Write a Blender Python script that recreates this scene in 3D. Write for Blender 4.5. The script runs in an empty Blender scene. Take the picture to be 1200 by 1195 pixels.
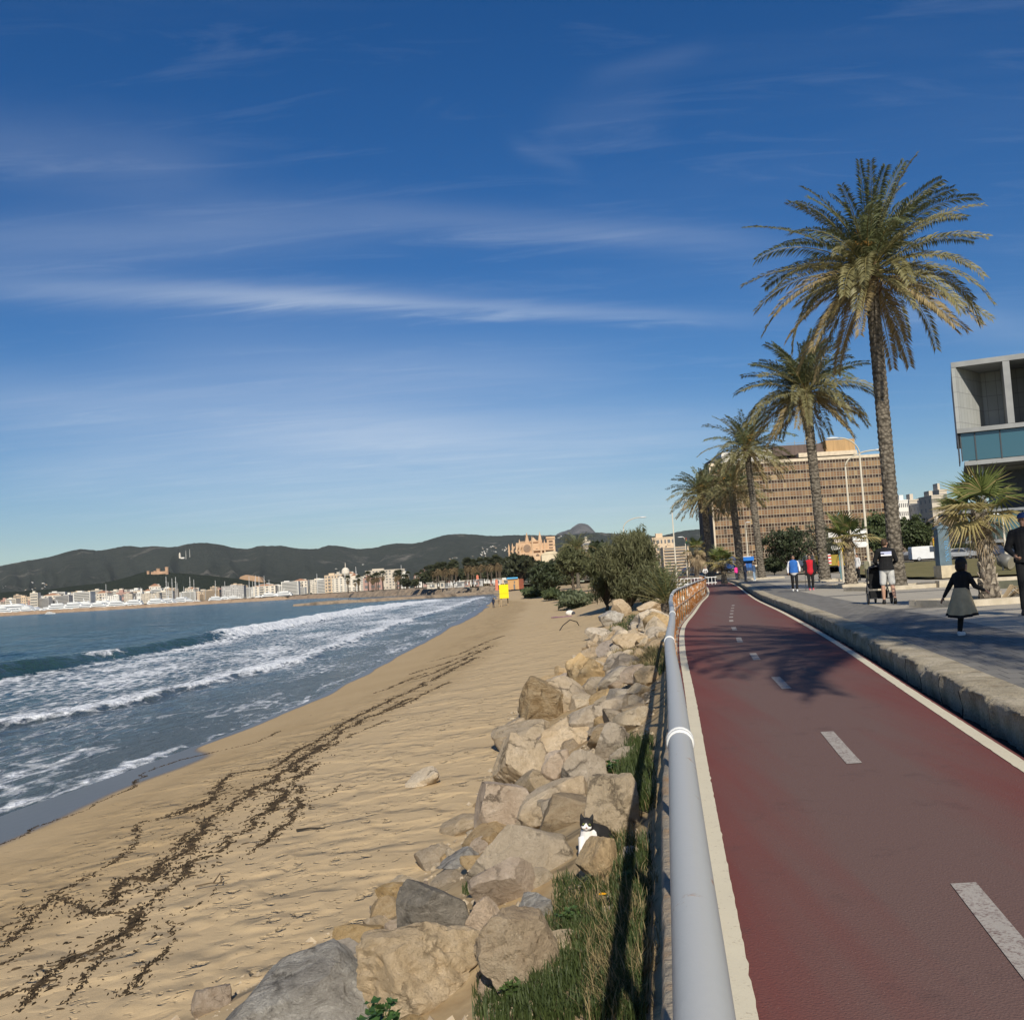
import bpy, math, random
from math import sin, cos, pi, sqrt, exp, atan2, radians, tan
from mathutils import Vector, Matrix, noise, Quaternion
RNG = random.Random(11)
S = bpy.context.scene
C = S.collection
V = Vector

# ------------------------------------------------------------------ camera
CAMZ = 1.4
FOC, ROLL = 1150.0, 0.058
PITCH = math.atan((717 - 0.058 * 600 - 597.5) * cos(ROLL) / FOC)

def ray(px, py):
    u, v = px - 600, 597.5 - py
    c, s = cos(ROLL), sin(ROLL)
    a, b = (u * c + v * s) / FOC, (-u * s + v * c) / FOC
    cp, sp = cos(PITCH), sin(PITCH)
    return V((a, cp - b * sp, sp + b * cp))

def PY(px, py, Y):                      # world point at depth Y seen at a photo pixel
    d = ray(px, py)
    return V((0, 0, CAMZ)) + d * (Y / d.y)

def PZ(px, py, z):                      # world point at height z
    d = ray(px, py)
    return V((0, 0, CAMZ)) + d * ((z - CAMZ) / d.z)

def GX(px, Y, z):                       # world point of column px at depth Y and height z
    py = 650.0
    for _ in range(8):
        p = PY(px, py, Y)
        py -= (z - p.z) * FOC / Y
    p = PY(px, py, Y)
    return V((p.x, Y, z))

cam = bpy.data.cameras.new("camera")
camo = bpy.data.objects.new("camera", cam)
C.objects.link(camo)
cam.sensor_fit = 'HORIZONTAL'
cam.sensor_width = 36.0
cam.lens = 36.0 * FOC / 1200.0
cam.clip_start = 0.05
cam.clip_end = 40000
fwd = V((0, cos(PITCH), sin(PITCH)))
up0 = V((0, -sin(PITCH), cos(PITCH)))
rt0 = V((1, 0, 0))
rt = rt0 * cos(ROLL) - up0 * sin(ROLL)
up = rt0 * sin(ROLL) + up0 * cos(ROLL)
m = Matrix((rt, up, -fwd)).transposed().to_4x4()
m.translation = V((0, 0, CAMZ))
camo.matrix_world = m
S.camera = camo

# ------------------------------------------------------------------ helpers
class MB:
    def __init__(s):
        s.v = []; s.f = []; s.m = []
    def add(s, vs, fs, mi=0):
        o = len(s.v)
        s.v.extend([tuple(p) for p in vs])
        for f in fs:
            s.f.append(tuple(i + o for i in f)); s.m.append(mi)
    def box(s, c, size, rz=0.0, mi=0, top=(1, 1), R=None):
        hx, hy, hz = size[0] / 2, size[1] / 2, size[2] / 2
        pts = []
        for z in (-1, 1):
            k = top if z > 0 else (1, 1)
            for x, y in ((-1, -1), (1, -1), (1, 1), (-1, 1)):
                p = V((x * hx * k[0], y * hy * k[1], z * hz))
                if R is not None: p = R @ p
                elif rz: p = V((p.x * cos(rz) - p.y * sin(rz), p.x * sin(rz) + p.y * cos(rz), p.z))
                pts.append(p + V(c))
        s.add(pts, [(3, 2, 1, 0), (4, 5, 6, 7), (0, 1, 5, 4), (1, 2, 6, 5), (2, 3, 7, 6), (3, 0, 4, 7)], mi)
    def bar(s, a, b, w, h, mi=0):       # square bar from a to b
        a, b = V(a), V(b)
        d = b - a; L = d.length
        q = d.to_track_quat('Z', 'Y').to_matrix()
        s.box((a + b) / 2, (w, h, L), mi=mi, R=q)
    def tube(s, pts, rad, n=8, mi=0, cap=True, sq=1.0):
        pts = [V(p) for p in pts]
        if not hasattr(rad, '__len__'): rad = [rad] * len(pts)
        rings = []; prev = None
        for i, p in enumerate(pts):
            t = (pts[min(i + 1, len(pts) - 1)] - pts[max(i - 1, 0)])
            if t.length < 1e-9: t = V((0, 0, 1))
            t.normalize()
            if prev is None:
                a = V((1, 0, 0)) if abs(t.x) < .9 else V((0, 1, 0))
                prev = (a - t * a.dot(t)).normalized()
            else:
                prev = prev - t * prev.dot(t)
                prev = prev.normalized() if prev.length > 1e-6 else t.orthogonal().normalized()
            bn = t.cross(prev)
            rings.append([p + (prev * cos(2 * pi * k / n) + bn * sin(2 * pi * k / n) * sq) * rad[i] for k in range(n)])
        vs = [q for r in rings for q in r]; fs = []
        for i in range(len(pts) - 1):
            for k in range(n):
                fs.append((i * n + k, i * n + (k + 1) % n, (i + 1) * n + (k + 1) % n, (i + 1) * n + k))
        if cap:
            fs.append(tuple(range(n - 1, -1, -1)))
            fs.append(tuple((len(pts) - 1) * n + k for k in range(n)))
        s.add(vs, fs, mi)
    def ell(s, c, r, R=None, nu=14, nv=10, mi=0):
        vs = []; fs = []
        for j in range(nv + 1):
            th = pi * j / nv
            for i in range(nu):
                ph = 2 * pi * i / nu
                p = V((r[0] * sin(th) * cos(ph), r[1] * sin(th) * sin(ph), r[2] * cos(th)))
                if R is not None: p = R @ p
                vs.append(p + V(c))
        for j in range(nv):
            for i in range(nu):
                fs.append((j * nu + i, (j + 1) * nu + i, (j + 1) * nu + (i + 1) % nu, j * nu + (i + 1) % nu))
        s.add(vs, fs, mi)
    def prism(s, poly, y0, y1, mi=0, axis='y', M4=None):   # polygon in (x,z) extruded along y
        n = len(poly)
        def mk(p, y):
            q = V((p[0], y, p[1])) if axis == 'y' else (V((y, p[0], p[1])) if axis == 'x' else V((p[0], p[1], y)))
            return M4 @ q if M4 else q
        vs = [mk(p, y0) for p in poly] + [mk(p, y1) for p in poly]
        fs = [tuple(range(n)), tuple(range(2 * n - 1, n - 1, -1))]
        for i in range(n):
            j = (i + 1) % n
            fs.append((i, i + n, j + n, j))
        s.add(vs, fs, mi)
    def build(s, name, mat, parent=None, smooth=False, loc=None, fixn=False):
        me = bpy.data.meshes.new(name)
        me.from_pydata(s.v, [], s.f)
        mats = mat if isinstance(mat, (list, tuple)) else [mat]
        for q in mats: me.materials.append(q)
        if len(mats) > 1: me.polygons.foreach_set('material_index', s.m)
        if smooth: me.polygons.foreach_set('use_smooth', [True] * len(me.polygons))
        if fixn:
            import bmesh
            b = bmesh.new(); b.from_mesh(me); bmesh.ops.recalc_face_normals(b, faces=b.faces); b.to_mesh(me); b.free()
        me.update()
        o = bpy.data.objects.new(name, me)
        C.objects.link(o)
        if parent is not None: o.parent = parent
        if loc is not None: o.location = loc
        return o

def tag(o, label=None, cat=None, group=None, kind=None):
    if label: o['label'] = label
    if cat: o['category'] = cat
    if group: o['group'] = group
    if kind: o['kind'] = kind
    return o

def thing(name, label, cat, loc=(0, 0, 0), rz=0.0, group=None):
    o = bpy.data.objects.new(name, None)
    o.empty_display_size = .3
    C.objects.link(o); o.location = loc; o.rotation_euler = (0, 0, rz)
    return tag(o, label, cat, group)

def kids(o): return [c for c in bpy.data.objects if c.parent == o]

def dup(root, loc, rz=0.0, sc=1.0, label=None, group=None, children=None):
    r = root.copy(); C.objects.link(r); r.location = loc; r.rotation_euler = (0, 0, rz)
    r.scale = (sc, sc, sc) if not hasattr(sc, '__len__') else sc
    if label: r['label'] = label
    if group: r['group'] = group
    for ch in (children if children is not None else list(root.children)):
        c = ch.copy(); C.objects.link(c); c.parent = r
        for g in list(ch.children):
            d = g.copy(); C.objects.link(d); d.parent = c
    return r

# ------------------------------------------------------------------ materials
def nn(nt, t, **kw):
    n = nt.nodes.new(t)
    for k, v in kw.items(): setattr(n, k, v)
    return n

def base_mat(name):
    m = bpy.data.materials.new(name); m.use_nodes = True
    nt = m.node_tree
    return m, nt, nt.nodes['Principled BSDF']

def noise_node(nt, vec, scale, detail=4, rough=.55, dist=0.0):
    n = nn(nt, 'ShaderNodeTexNoise'); n.inputs['Scale'].default_value = scale
    n.inputs['Detail'].default_value = detail; n.inputs['Roughness'].default_value = rough
    n.inputs['Distortion'].default_value = dist
    if vec is not None: nt.links.new(vec, n.inputs['Vector'])
    return n

def ramp(nt, fac, stops):
    r = nn(nt, 'ShaderNodeValToRGB'); e = r.color_ramp.elements
    while len(e) < len(stops): e.new(.5)
    for i, (p, c) in enumerate(stops):
        e[i].position = p; e[i].color = (c[0], c[1], c[2], 1)
    nt.links.new(fac, r.inputs[0]); return r

def mixc(nt, fac, a, b, mode='MIX'):
    x = nn(nt, 'ShaderNodeMix', data_type='RGBA', blend_type=mode)
    L = nt.links
    if isinstance(fac, (int, float)): x.inputs[0].default_value = fac
    else: L.new(fac, x.inputs[0])
    for i, q in ((6, a), (7, b)):
        if isinstance(q, tuple): x.inputs[i].default_value = (q[0], q[1], q[2], 1)
        else: L.new(q, x.inputs[i])
    return x.outputs[2]

def mth(nt, op, a, b=None, c=None, clamp=False):
    x = nn(nt, 'ShaderNodeMath', operation=op); x.use_clamp = clamp
    for i, q in enumerate((a, b, c)):
        if q is None: continue
        if isinstance(q, (int, float)): x.inputs[i].default_value = q
        else: nt.links.new(q, x.inputs[i])
    return x.outputs[0]

def bump(nt, h, strength=.3, dist=.02, prev=None):
    b = nn(nt, 'ShaderNodeBump'); b.inputs['Strength'].default_value = strength
    b.inputs['Distance'].default_value = dist
    nt.links.new(h, b.inputs['Height'])
    if prev is not None: nt.links.new(prev, b.inputs['Normal'])
    return b.outputs[0]

def mul(c, k): return tuple(min(1, x * k) for x in c)

def M(name, col, rough=.8, var=.2, scale=3.0, bmp=0.0, bscale=30.0, bdist=.01, spec=.3, metal=0.0, col2=None, c3=None, objrand=0.0, coord='Object', stretch=None):
    m, nt, p = base_mat(name)
    L = nt.links
    tc = nn(nt, 'ShaderNodeTexCoord')
    vec = tc.outputs[coord]
    if stretch:
        mp = nn(nt, 'ShaderNodeMapping'); mp.inputs['Scale'].default_value = stretch
        L.new(vec, mp.inputs[0]); vec = mp.outputs[0]
    n = noise_node(nt, vec, scale)
    a, b = (mul(col, 1 - var), mul(col, 1 + var)) if col2 is None else (col, col2)
    stops = [(.35, a), (.65, b)]
    if c3: stops = [(.3, a), (.5, b), (.7, c3)]
    out = ramp(nt, n.outputs[0], stops).outputs[0]
    if objrand:
        oi = nn(nt, 'ShaderNodeObjectInfo')
        hs = nn(nt, 'ShaderNodeHueSaturation')
        L.new(mth(nt, 'MULTIPLY_ADD', oi.outputs['Random'], 2 * objrand, 1 - objrand), hs.inputs['Value'])
        L.new(out, hs.inputs['Color']); out = hs.outputs[0]
    L.new(out, p.inputs['Base Color'])
    p.inputs['Roughness'].default_value = rough
    p.inputs['Specular IOR Level'].default_value = spec
    p.inputs['Metallic'].default_value = metal
    if bmp:
        nb = noise_node(nt, vec, bscale, 6)
        L.new(bump(nt, nb.outputs[0], bmp, bdist), p.inputs['Normal'])
    return m

def leafmat(name, a, b, rough=.5, trans=.25, objrand=.15, scale=1.2):
    m, nt, p = base_mat(name); L = nt.links
    tc = nn(nt, 'ShaderNodeTexCoord'); geo = nn(nt, 'ShaderNodeNewGeometry')
    n = noise_node(nt, tc.outputs['Object'], scale, 3)
    f = mth(nt, 'MULTIPLY_ADD', geo.outputs['Random Per Island'], .6, mth(nt, 'MULTIPLY', n.outputs[0], .5), clamp=True)
    out = mixc(nt, f, a, b)
    if objrand:
        oi = nn(nt, 'ShaderNodeObjectInfo'); hs = nn(nt, 'ShaderNodeHueSaturation')
        L.new(mth(nt, 'MULTIPLY_ADD', oi.outputs['Random'], 2 * objrand, 1 - objrand), hs.inputs['Value'])
        L.new(out, hs.inputs['Color']); out = hs.outputs[0]
    L.new(out, p.inputs['Base Color']); p.inputs['Roughness'].default_value = rough
    p.inputs['Specular IOR Level'].default_value = .35
    if trans:
        t = nn(nt, 'ShaderNodeBsdfTranslucent'); L.new(out, t.inputs[0])
        x = nn(nt, 'ShaderNodeMixShader'); x.inputs[0].default_value = trans
        L.new(p.outputs[0], x.inputs[1]); L.new(t.outputs[0], x.inputs[2])
        L.new(x.outputs[0], nt.nodes['Material Output'].inputs[0])
    return m

def cubic(tab):
    xs = [t[0] for t in tab]; ys = [t[1] for t in tab]; n = len(xs)
    sl = [(ys[i + 1] - ys[i]) / (xs[i + 1] - xs[i]) for i in range(n - 1)]
    tg = [sl[0]]
    for i in range(1, n - 1):
        if sl[i - 1] * sl[i] <= 0: tg.append(0.0)
        else:
            w0, w1 = xs[i + 1] - xs[i], xs[i] - xs[i - 1]
            tg.append((sl[i - 1] * w0 + sl[i] * w1) / (w0 + w1))
    tg.append(sl[-1])
    def f(x):
        if x <= xs[0]: return ys[0] + (x - xs[0]) * tg[0]
        if x >= xs[-1]: return ys[-1] + (x - xs[-1]) * tg[-1]
        lo = 0
        while xs[lo + 1] < x: lo += 1
        h = xs[lo + 1] - xs[lo]; t = (x - xs[lo]) / h
        return (ys[lo] * (1 + 2 * t) * (1 - t) ** 2 + h * tg[lo] * t * (1 - t) ** 2 + ys[lo + 1] * t * t * (3 - 2 * t) + h * tg[lo + 1] * t * t * (t - 1))
    return f

def sm(a, b, x):
    t = max(0, min(1, (x - a) / (b - a))); return t * t * (3 - 2 * t)

def nz(x, y, z=0.0): return noise.noise(V((x, y, z)))
def fbm(x, y, z=0.0, o=4):
    a, s, f = .5, 0, 1
    for _ in range(o):
        s += a * nz(x * f, y * f, z + f); a *= .5; f *= 2.1
    return s

# ------------------------------------------------------------------ light and sky
SUN_EL, SUN_AZ = radians(36), radians(3.0)   # sun behind the camera, a little to the right; shadows run forward
sd = V((sin(SUN_AZ) * cos(SUN_EL), -cos(SUN_AZ) * cos(SUN_EL), sin(SUN_EL)))
sl = bpy.data.lights.new("sun", 'SUN'); sl.energy = 4.95; sl.angle = radians(.53); sl.color = (1, .93, .80)
so = bpy.data.objects.new("sun", sl); C.objects.link(so)
so.rotation_euler = sd.to_track_quat('Z', 'Y').to_euler()
w = bpy.data.worlds.new("World"); S.world = w; w.use_nodes = True
nt = w.node_tree; L = nt.links
bg = nt.nodes['Background']
sky = nn(nt, 'ShaderNodeTexSky', sky_type='NISHITA'); sky.sun_disc = False
sky.sun_elevation = SUN_EL; sky.sun_rotation = pi - SUN_AZ
sky.altitude = 0; sky.air_density = 1.0; sky.dust_density = 0.3; sky.ozone_density = 4.0
tc = nn(nt, 'ShaderNodeTexCoord'); sp = nn(nt, 'ShaderNodeSeparateXYZ'); L.new(tc.outputs['Generated'], sp.inputs[0])
dv = nn(nt, 'ShaderNodeCombineXYZ')
ym = mth(nt, 'MAXIMUM', sp.outputs[1], .05)
zz = mth(nt, 'ADD', mth(nt, 'MAXIMUM', sp.outputs[2], 0), .12)
az = mth(nt, 'DIVIDE', sp.outputs[0], ym); el = mth(nt, 'DIVIDE', sp.outputs[2], ym)
L.new(mth(nt, 'DIVIDE', sp.outputs[0], zz), dv.inputs[0]); L.new(mth(nt, 'DIVIDE', sp.outputs[1], zz), dv.inputs[1])
mp = nn(nt, 'ShaderNodeMapping'); mp.inputs['Scale'].default_value = (.45, 1.6, 1); mp.inputs['Rotation'].default_value = (0, 0, .12)
L.new(dv.outputs[0], mp.inputs[0])
n1 = noise_node(nt, mp.outputs[0], 1.1, 8, .6, .6)
mp2 = nn(nt, 'ShaderNodeMapping'); mp2.inputs['Scale'].default_value = (.9, 4.5, 1); mp2.inputs['Rotation'].default_value = (0, 0, .2)
L.new(dv.outputs[0], mp2.inputs[0])
n2 = noise_node(nt, mp2.outputs[0], 2.2, 8, .65, .8)
broad = mth(nt, 'MULTIPLY', mth(nt, 'SUBTRACT', n1.outputs[0], .50, clamp=True), .14)
fine = mth(nt, 'MULTIPLY', mth(nt, 'SUBTRACT', n2.outputs[0], .53, clamp=True), .26)
veil = mth(nt, 'MULTIPLY', mth(nt, 'ADD', broad, fine), 1.0)
def streak(px1, py1, px2, py2, width, amp):
    a, b = ray(px1, py1), ray(px2, py2)
    a1, e1, a2, e2 = a.x / a.y, a.z / a.y, b.x / b.y, b.z / b.y
    k = (e2 - e1) / (a2 - a1)
    line = mth(nt, 'MULTIPLY_ADD', az, k, e1 - k * a1)
    wob = mth(nt, 'MULTIPLY', mth(nt, 'SUBTRACT', n2.outputs[0], .5), .03)
    d = mth(nt, 'DIVIDE', mth(nt, 'ADD', mth(nt, 'SUBTRACT', el, line), wob), width)
    g = mth(nt, 'POWER', 2.718, mth(nt, 'MULTIPLY', mth(nt, 'MULTIPLY', d, d), -1))
    mid, hw = (a1 + a2) / 2, abs(a2 - a1) / 2
    q = mth(nt, 'DIVIDE', mth(nt, 'SUBTRACT', az, mid), hw)
    e = mth(nt, 'POWER', 2.718, mth(nt, 'MULTIPLY', mth(nt, 'POWER', mth(nt, 'ABSOLUTE', q), 4), -1))
    return mth(nt, 'MULTIPLY', mth(nt, 'MULTIPLY', g, e), mth(nt, 'MULTIPLY', mth(nt, 'ADD', n2.outputs[0], n1.outputs[0]), amp))
st = [streak(200, 345, 860, 374, .010, .19), streak(-50, 335, 500, 352, .016, .16), streak(420, 255, 900, 285, .018, .11),
      streak(640, 150, 780, 120, .024, .035), streak(690, 95, 830, 60, .012, .04), streak(-100, 160, 260, 200, .035, .07), streak(600, 170, 680, 200, .012, .04),
      streak(150, 420, 720, 440, .035, .14), streak(0, 560, 760, 545, .035, .24), streak(-100, 470, 560, 500, .035, .22), streak(300, 520, 900, 500, .03, .18), streak(200, 600, 1000, 585, .025, .16), streak(-100, 300, 450, 260, .03, .12), streak(900, 330, 1250, 400, .02, .10)]
for q in st: veil = mth(nt, 'ADD', veil, q)
veil = mth(nt, 'MINIMUM', veil, .6)
hs = nn(nt, 'ShaderNodeHueSaturation'); hs.inputs['Hue'].default_value = .509; hs.inputs['Saturation'].default_value = 1.35; hs.inputs['Value'].default_value = 1.0
L.new(sky.outputs[0], hs.inputs['Color'])
gm = nn(nt, 'ShaderNodeGamma'); gm.inputs[1].default_value = 1.0; L.new(hs.outputs[0], gm.inputs[0])
L.new(mixc(nt, veil, gm.outputs[0], (9.0, 9.9, 11.0)), bg.inputs[0])
bg.inputs[1].default_value = .080
S.view_settings.view_transform = 'Standard'; S.view_settings.look = 'None'
S.view_settings.exposure = 0; S.view_settings.gamma = 1

# ------------------------------------------------------------------ the lie of the land
xL = cubic([(-6, -.77), (0, .18), (3.16, .67), (5.86, 1.09), (10.9, 1.89), (18.2, 3.03), (25.2, 4.24), (33.7, 6.05), (45.7, 8.6), (52.4, 10.1), (75, 14.6), (110, 20.8), (150, 27), (200, 34), (330, 52)])
xR = cubic([(-6, .6), (0, 1.83), (6.5, 3.2), (9.8, 3.9), (16.8, 5.4), (28.9, 7.8), (43.5, 10.5), (54, 12.6), (75, 16.9), (104, 22.6), (150, 30), (200, 37), (330, 55)])
xF_near = cubic([(-2, -.31), (0, 0), (1.02, .163), (1.61, .252), (2.65, .411), (4.08, .626), (6.51, .985), (9, 1.395), (12, 1.885)])
def xF(Y):
    if Y >= 12: return xL(Y) - .19
    if Y > 9: k = (Y - 9) / 3; return xF_near(Y) * (1 - k) + (xL(Y) - .19) * k
    return xF_near(Y)            # fence line
toeE = cubic([(-6, 4.2), (5, 3.9), (7.3, 3.6), (9.6, 2.85), (13.3, 2.75), (16.2, 2.9), (23.5, 3.7), (37.6, 4.4), (60, 8), (93, 13), (160, 22), (200, 36), (330, 55)])
shore = cubic([(-10, -12.5), (0, -12.0), (17, -10.6), (20, -10.4), (22.3, -9.95), (25.2, -9.5), (31, -8.7), (37, -8.15), (52.6, -7.75), (106, -7.1), (228, -6.2), (330, -5)])
SEA = -2.6
def beach_z(X, Y):
    e = xF(Y) - X; et = toeE(Y)
    if e <= .12: return -.05
    if e < et:
        t = (e - .12) / (et - .12)
        if Y < 55:
            z = -.16 - 1.44 * (t ** .85)
        else:
            k = sm(55, 80, Y)
            z1 = -.16 - 1.44 * (t ** .85)
            z2 = -.12 - 1.48 * (t ** 2.2)
            z = z1 * (1 - k) + z2 * k
        z += .10 * fbm(X * 1.1, Y * 1.1, 3) * min(1, (e - .12) * 3)
        return z
    xt = xF(Y) - et; xs = shore(Y)
    t = (xt - X) / (xt - xs)
    if t < 1:
        z = -1.6 - 1.0 * (.55 * t + .45 * t * t)
        z += .03 * fbm(X * .35, Y * .2, 7) * (1 - t) * sm(0, .1, t)
        dry = (1 - sm(.45, .75, t)) * sm(0, .05, t)
        if Y < 60: z += .012 * nz(X * 2.6, Y * 2.6, 1) * dry + .014 * nz(X * 6, Y * 6, 2) * dry
        z -= .05 * exp(-((t - .72) / .03) ** 2) * 0
        return z
    return SEA - (X - xs) * -.055 if False else SEA - (xs - X) * .06

def land_hit(px, py, f=beach_z):
    d = ray(px, py); o = V((0, 0, CAMZ)); t = 1.0
    prev = t
    while t < 400:
        p = o + d * t
        if p.z < f(p.x, p.y):
            a, b = prev, t
            for _ in range(24):
                mm = (a + b) / 2; q = o + d * mm
                if q.z < f(q.x, q.y): b = mm
                else: a = mm
            return o + d * b
        prev = t; t *= 1.01
    return o + d * 400

def side_z(X, Y):                        # promenade level
    d = X - (xR(Y) + .75)
    return .192 + .11 * sm(0, 2.5, d) * (1 - sm(17, 27, Y)) + .004
def lawn_z(X, Y): return .25 + .72 * sm(48, 130, Y)
def in_z(X, Y): return lawn_z(X, Y) if Y > 50 else side_z(X, Y)
# ================================================================== SETTING
def grid_mesh(name, rows, mat, smooth=True, attrs=None, uv=None):
    n = len(rows[0]); vs = [p for r in rows for p in r]
    fs = []
    for i in range(len(rows) - 1):
        for k in range(n - 1):
            fs.append((i * n + k, i * n + k + 1, (i + 1) * n + k + 1, (i + 1) * n + k))
    me = bpy.data.meshes.new(name); me.from_pydata(vs, [], fs)
    me.materials.append(mat)
    if smooth: me.polygons.foreach_set('use_smooth', [True] * len(fs))
    for an, vals in (attrs or {}).items():
        a = me.attributes.new(an, 'FLOAT', 'POINT'); a.data.foreach_set('value', vals)
    if uv:
        u = me.uv_layers.new(name='UVMap'); flat = []
        for l in me.loops: flat.extend(uv[l.vertex_index])
        u.data.foreach_set('uv', flat)
    me.update()
    o = bpy.data.objects.new(name, me); C.objects.link(o); o['kind'] = 'structure'
    return o

def attr(nt, name):
    a = nn(nt, 'ShaderNodeAttribute'); a.attribute_name = name; return a.outputs['Fac']

def geo_steps(a, b, k, lo):
    out = [a]
    while out[-1] < b: out.append(out[-1] + max(lo, out[-1] * k))
    return out

# ---- beach and embankment
def sand_material():
    m, nt, p = base_mat('sand'); L = nt.links
    tc = nn(nt, 'ShaderNodeTexCoord'); vec = tc.outputs['Object']
    wet = attr(nt, 'wet'); soil = attr(nt, 'soil'); dry = attr(nt, 'dry')
    big = noise_node(nt, vec, .35, 4); mid = noise_node(nt, vec, 3.0, 5); fine = noise_node(nt, vec, 160, 3)
    c = ramp(nt, big.outputs[0], [(.3, (.365, .262, .142)), (.7, (.425, .313, .178))]).outputs[0]
    c = mixc(nt, mth(nt, 'MULTIPLY', mth(nt, 'SUBTRACT', mid.outputs[0], .5, clamp=True), 1.6), c, (.33, .235, .115))
    c = mixc(nt, dry, c, mixc(nt, mid.outputs[0], (.455, .338, .197), (.53, .405, .247)))
    c = mixc(nt, .35, c, ramp(nt, fine.outputs[0], [(.25, (.28, .19, .09)), (.75, (.75, .56, .32))]).outputs[0])
    sc = ramp(nt, mid.outputs[0], [(.3, (.30, .205, .105)), (.52, (.42, .31, .175)), (.7, (.13, .10, .06))]).outputs[0]
    c = mixc(nt, soil, c, sc)
    # damp streaky staining of the strand line
    mpp = nn(nt, 'ShaderNodeMapping'); mpp.inputs['Scale'].default_value = (1.2, .22, 1); L.new(vec, mpp.inputs[0])
    stn = noise_node(nt, mpp.outputs[0], 1.0, 5, .6, .4)
    stain = mth(nt, 'MULTIPLY', attr(nt, 'stain'), mth(nt, 'MULTIPLY', mth(nt, 'SUBTRACT', stn.outputs[0], .42, clamp=True), 2.2), clamp=True)
    c = mixc(nt, stain, c, (.30, .215, .115))
    c = mixc(nt, wet, c, (.125, .108, .092))
    L.new(c, p.inputs['Base Color'])
    r = mth(nt, 'MULTIPLY_ADD', wet, -.58, .88); L.new(r, p.inputs['Roughness'])
    L.new(mth(nt, 'MULTIPLY_ADD', wet, .25, .1), p.inputs['Specular IOR Level'])
    # trampled surface: shallow prints and ripples, stronger where the sand is dry
    vo = nn(nt, 'ShaderNodeTexVoronoi'); vo.feature = 'SMOOTH_F1'; vo.inputs['Scale'].default_value = 3.4
    vo.inputs['Smoothness'].default_value = .4
    dn = noise_node(nt, vec, 4, 4)
    vadd = nn(nt, 'ShaderNodeVectorMath', operation='ADD'); vs_ = nn(nt, 'ShaderNodeVectorMath', operation='SCALE')
    L.new(dn.outputs['Color'], vs_.inputs[0]); vs_.inputs['Scale'].default_value = .35
    L.new(vec, vadd.inputs[0]); L.new(vs_.outputs[0], vadd.inputs[1]); L.new(vadd.outputs[0], vo.inputs['Vector'])
    pit = mth(nt, 'MULTIPLY', mth(nt, 'SUBTRACT', vo.outputs['Distance'], .10, clamp=True), 5.5, clamp=True)
    pm = noise_node(nt, vec, .9, 2)
    pit = mth(nt, 'MULTIPLY', pit, mth(nt, 'MULTIPLY_ADD', mth(nt, 'SUBTRACT', pm.outputs[0], .44, clamp=True), 7, .12, clamp=True))
    trample = mth(nt, 'MULTIPLY', pit, mth(nt, 'MAXIMUM', mth(nt, 'MULTIPLY', dry, .8), mth(nt, 'MULTIPLY', attr(nt, 'tramp'), 1.0)))
    nb = bump(nt, trample, 1.0, .075)
    vo2 = nn(nt, 'ShaderNodeTexVoronoi'); vo2.inputs['Scale'].default_value = 7.5; L.new(vadd.outputs[0], vo2.inputs['Vector'])
    pit2 = mth(nt, 'MULTIPLY', mth(nt, 'SUBTRACT', vo2.outputs['Distance'], .08, clamp=True), 4.5, clamp=True)
    pm2 = noise_node(nt, vec, .6, 3)
    pit2 = mth(nt, 'MULTIPLY', pit2, mth(nt, 'MULTIPLY', mth(nt, 'SUBTRACT', pm2.outputs[0], .47, clamp=True), 7, clamp=True))
    nb = bump(nt, mth(nt, 'MULTIPLY', pit2, mth(nt, 'MAXIMUM', mth(nt, 'MULTIPLY', dry, .7), attr(nt, 'tramp'))), 1.0, .035, nb)
    nb = bump(nt, mid.outputs[0], .18, .05, nb)
    lump = noise_node(nt, vec, 11, 5)
    ls = mth(nt, 'MULTIPLY', lump.outputs[0], mth(nt, 'SUBTRACT', 1.0, wet))
    nb = bump(nt, ls, .22, .03, nb)
    nb = bump(nt, mth(nt, 'MULTIPLY', fine.outputs[0], mth(nt, 'SUBTRACT', 1.0, wet)), .25, .006, nb)
    L.new(nb, p.inputs['Normal'])
    return m

rows = []; wet = []; soil = []; dry = []; stain = []; tramp = []
Ys = geo_steps(1.0, 345, .011, .055)
cols = [.0, .06, .115, .125] + [.2 + .1 * i for i in range(42)]
x_ = cols[-1]
offs = []
while x_ < 30: x_ += .22 if x_ < 14 else .4; offs.append(x_)
for Y in Ys:
    f = xF(Y); xs = shore(Y); et = toeE(Y); xt = f - et
    r = []
    N1 = 46; N2 = 130; N3 = 12
    es = [0, .06, .118, .122] + [.122 + (et - .122) * (i + 1) / N1 for i in range(N1)]
    xsn = [f - e for e in es] + [xt + (xs - xt) * (i + 1) / N2 for i in range(N2)] + [xs - 14 * (i + 1) / N3 for i in range(N3)]
    for X in xsn:
        z = beach_z(X, Y); r.append((X, Y, z))
        e = f - X; d = X - xs; t = (xt - X) / (xt - xs)
        wob = .35 * nz(Y * .25, X * .2, 4) + .1 * nz(Y * 1.1, X, 9)
        w1 = (2.5 if Y < 23 else 2.5 - 1.9 * sm(23, 27, Y)) * (1 - .0 * sm(60, 200, Y)) + (1.9 * sm(60, 120, Y)) * (.6 + .8 * nz(Y * .06, 3.1))
        wet.append(1 - sm(w1 * .82, w1, d + wob * .6))
        soil.append((1 - sm(.55, 1.0, e / et)) * sm(.1, .2, e) * (1.0 if Y < 50 else .35))
        ew = nz(Y * .22, 5.5) * .05
        dry.append((1 - sm(.34, .46, t + ew)) * (1 - soil[-1]))
        stain.append(exp(-((t - .58 + ew) / .18) ** 2))
        tramp.append(.9 * exp(-((t - .52 + ew) / .14) ** 2))
    rows.append(r)
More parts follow.
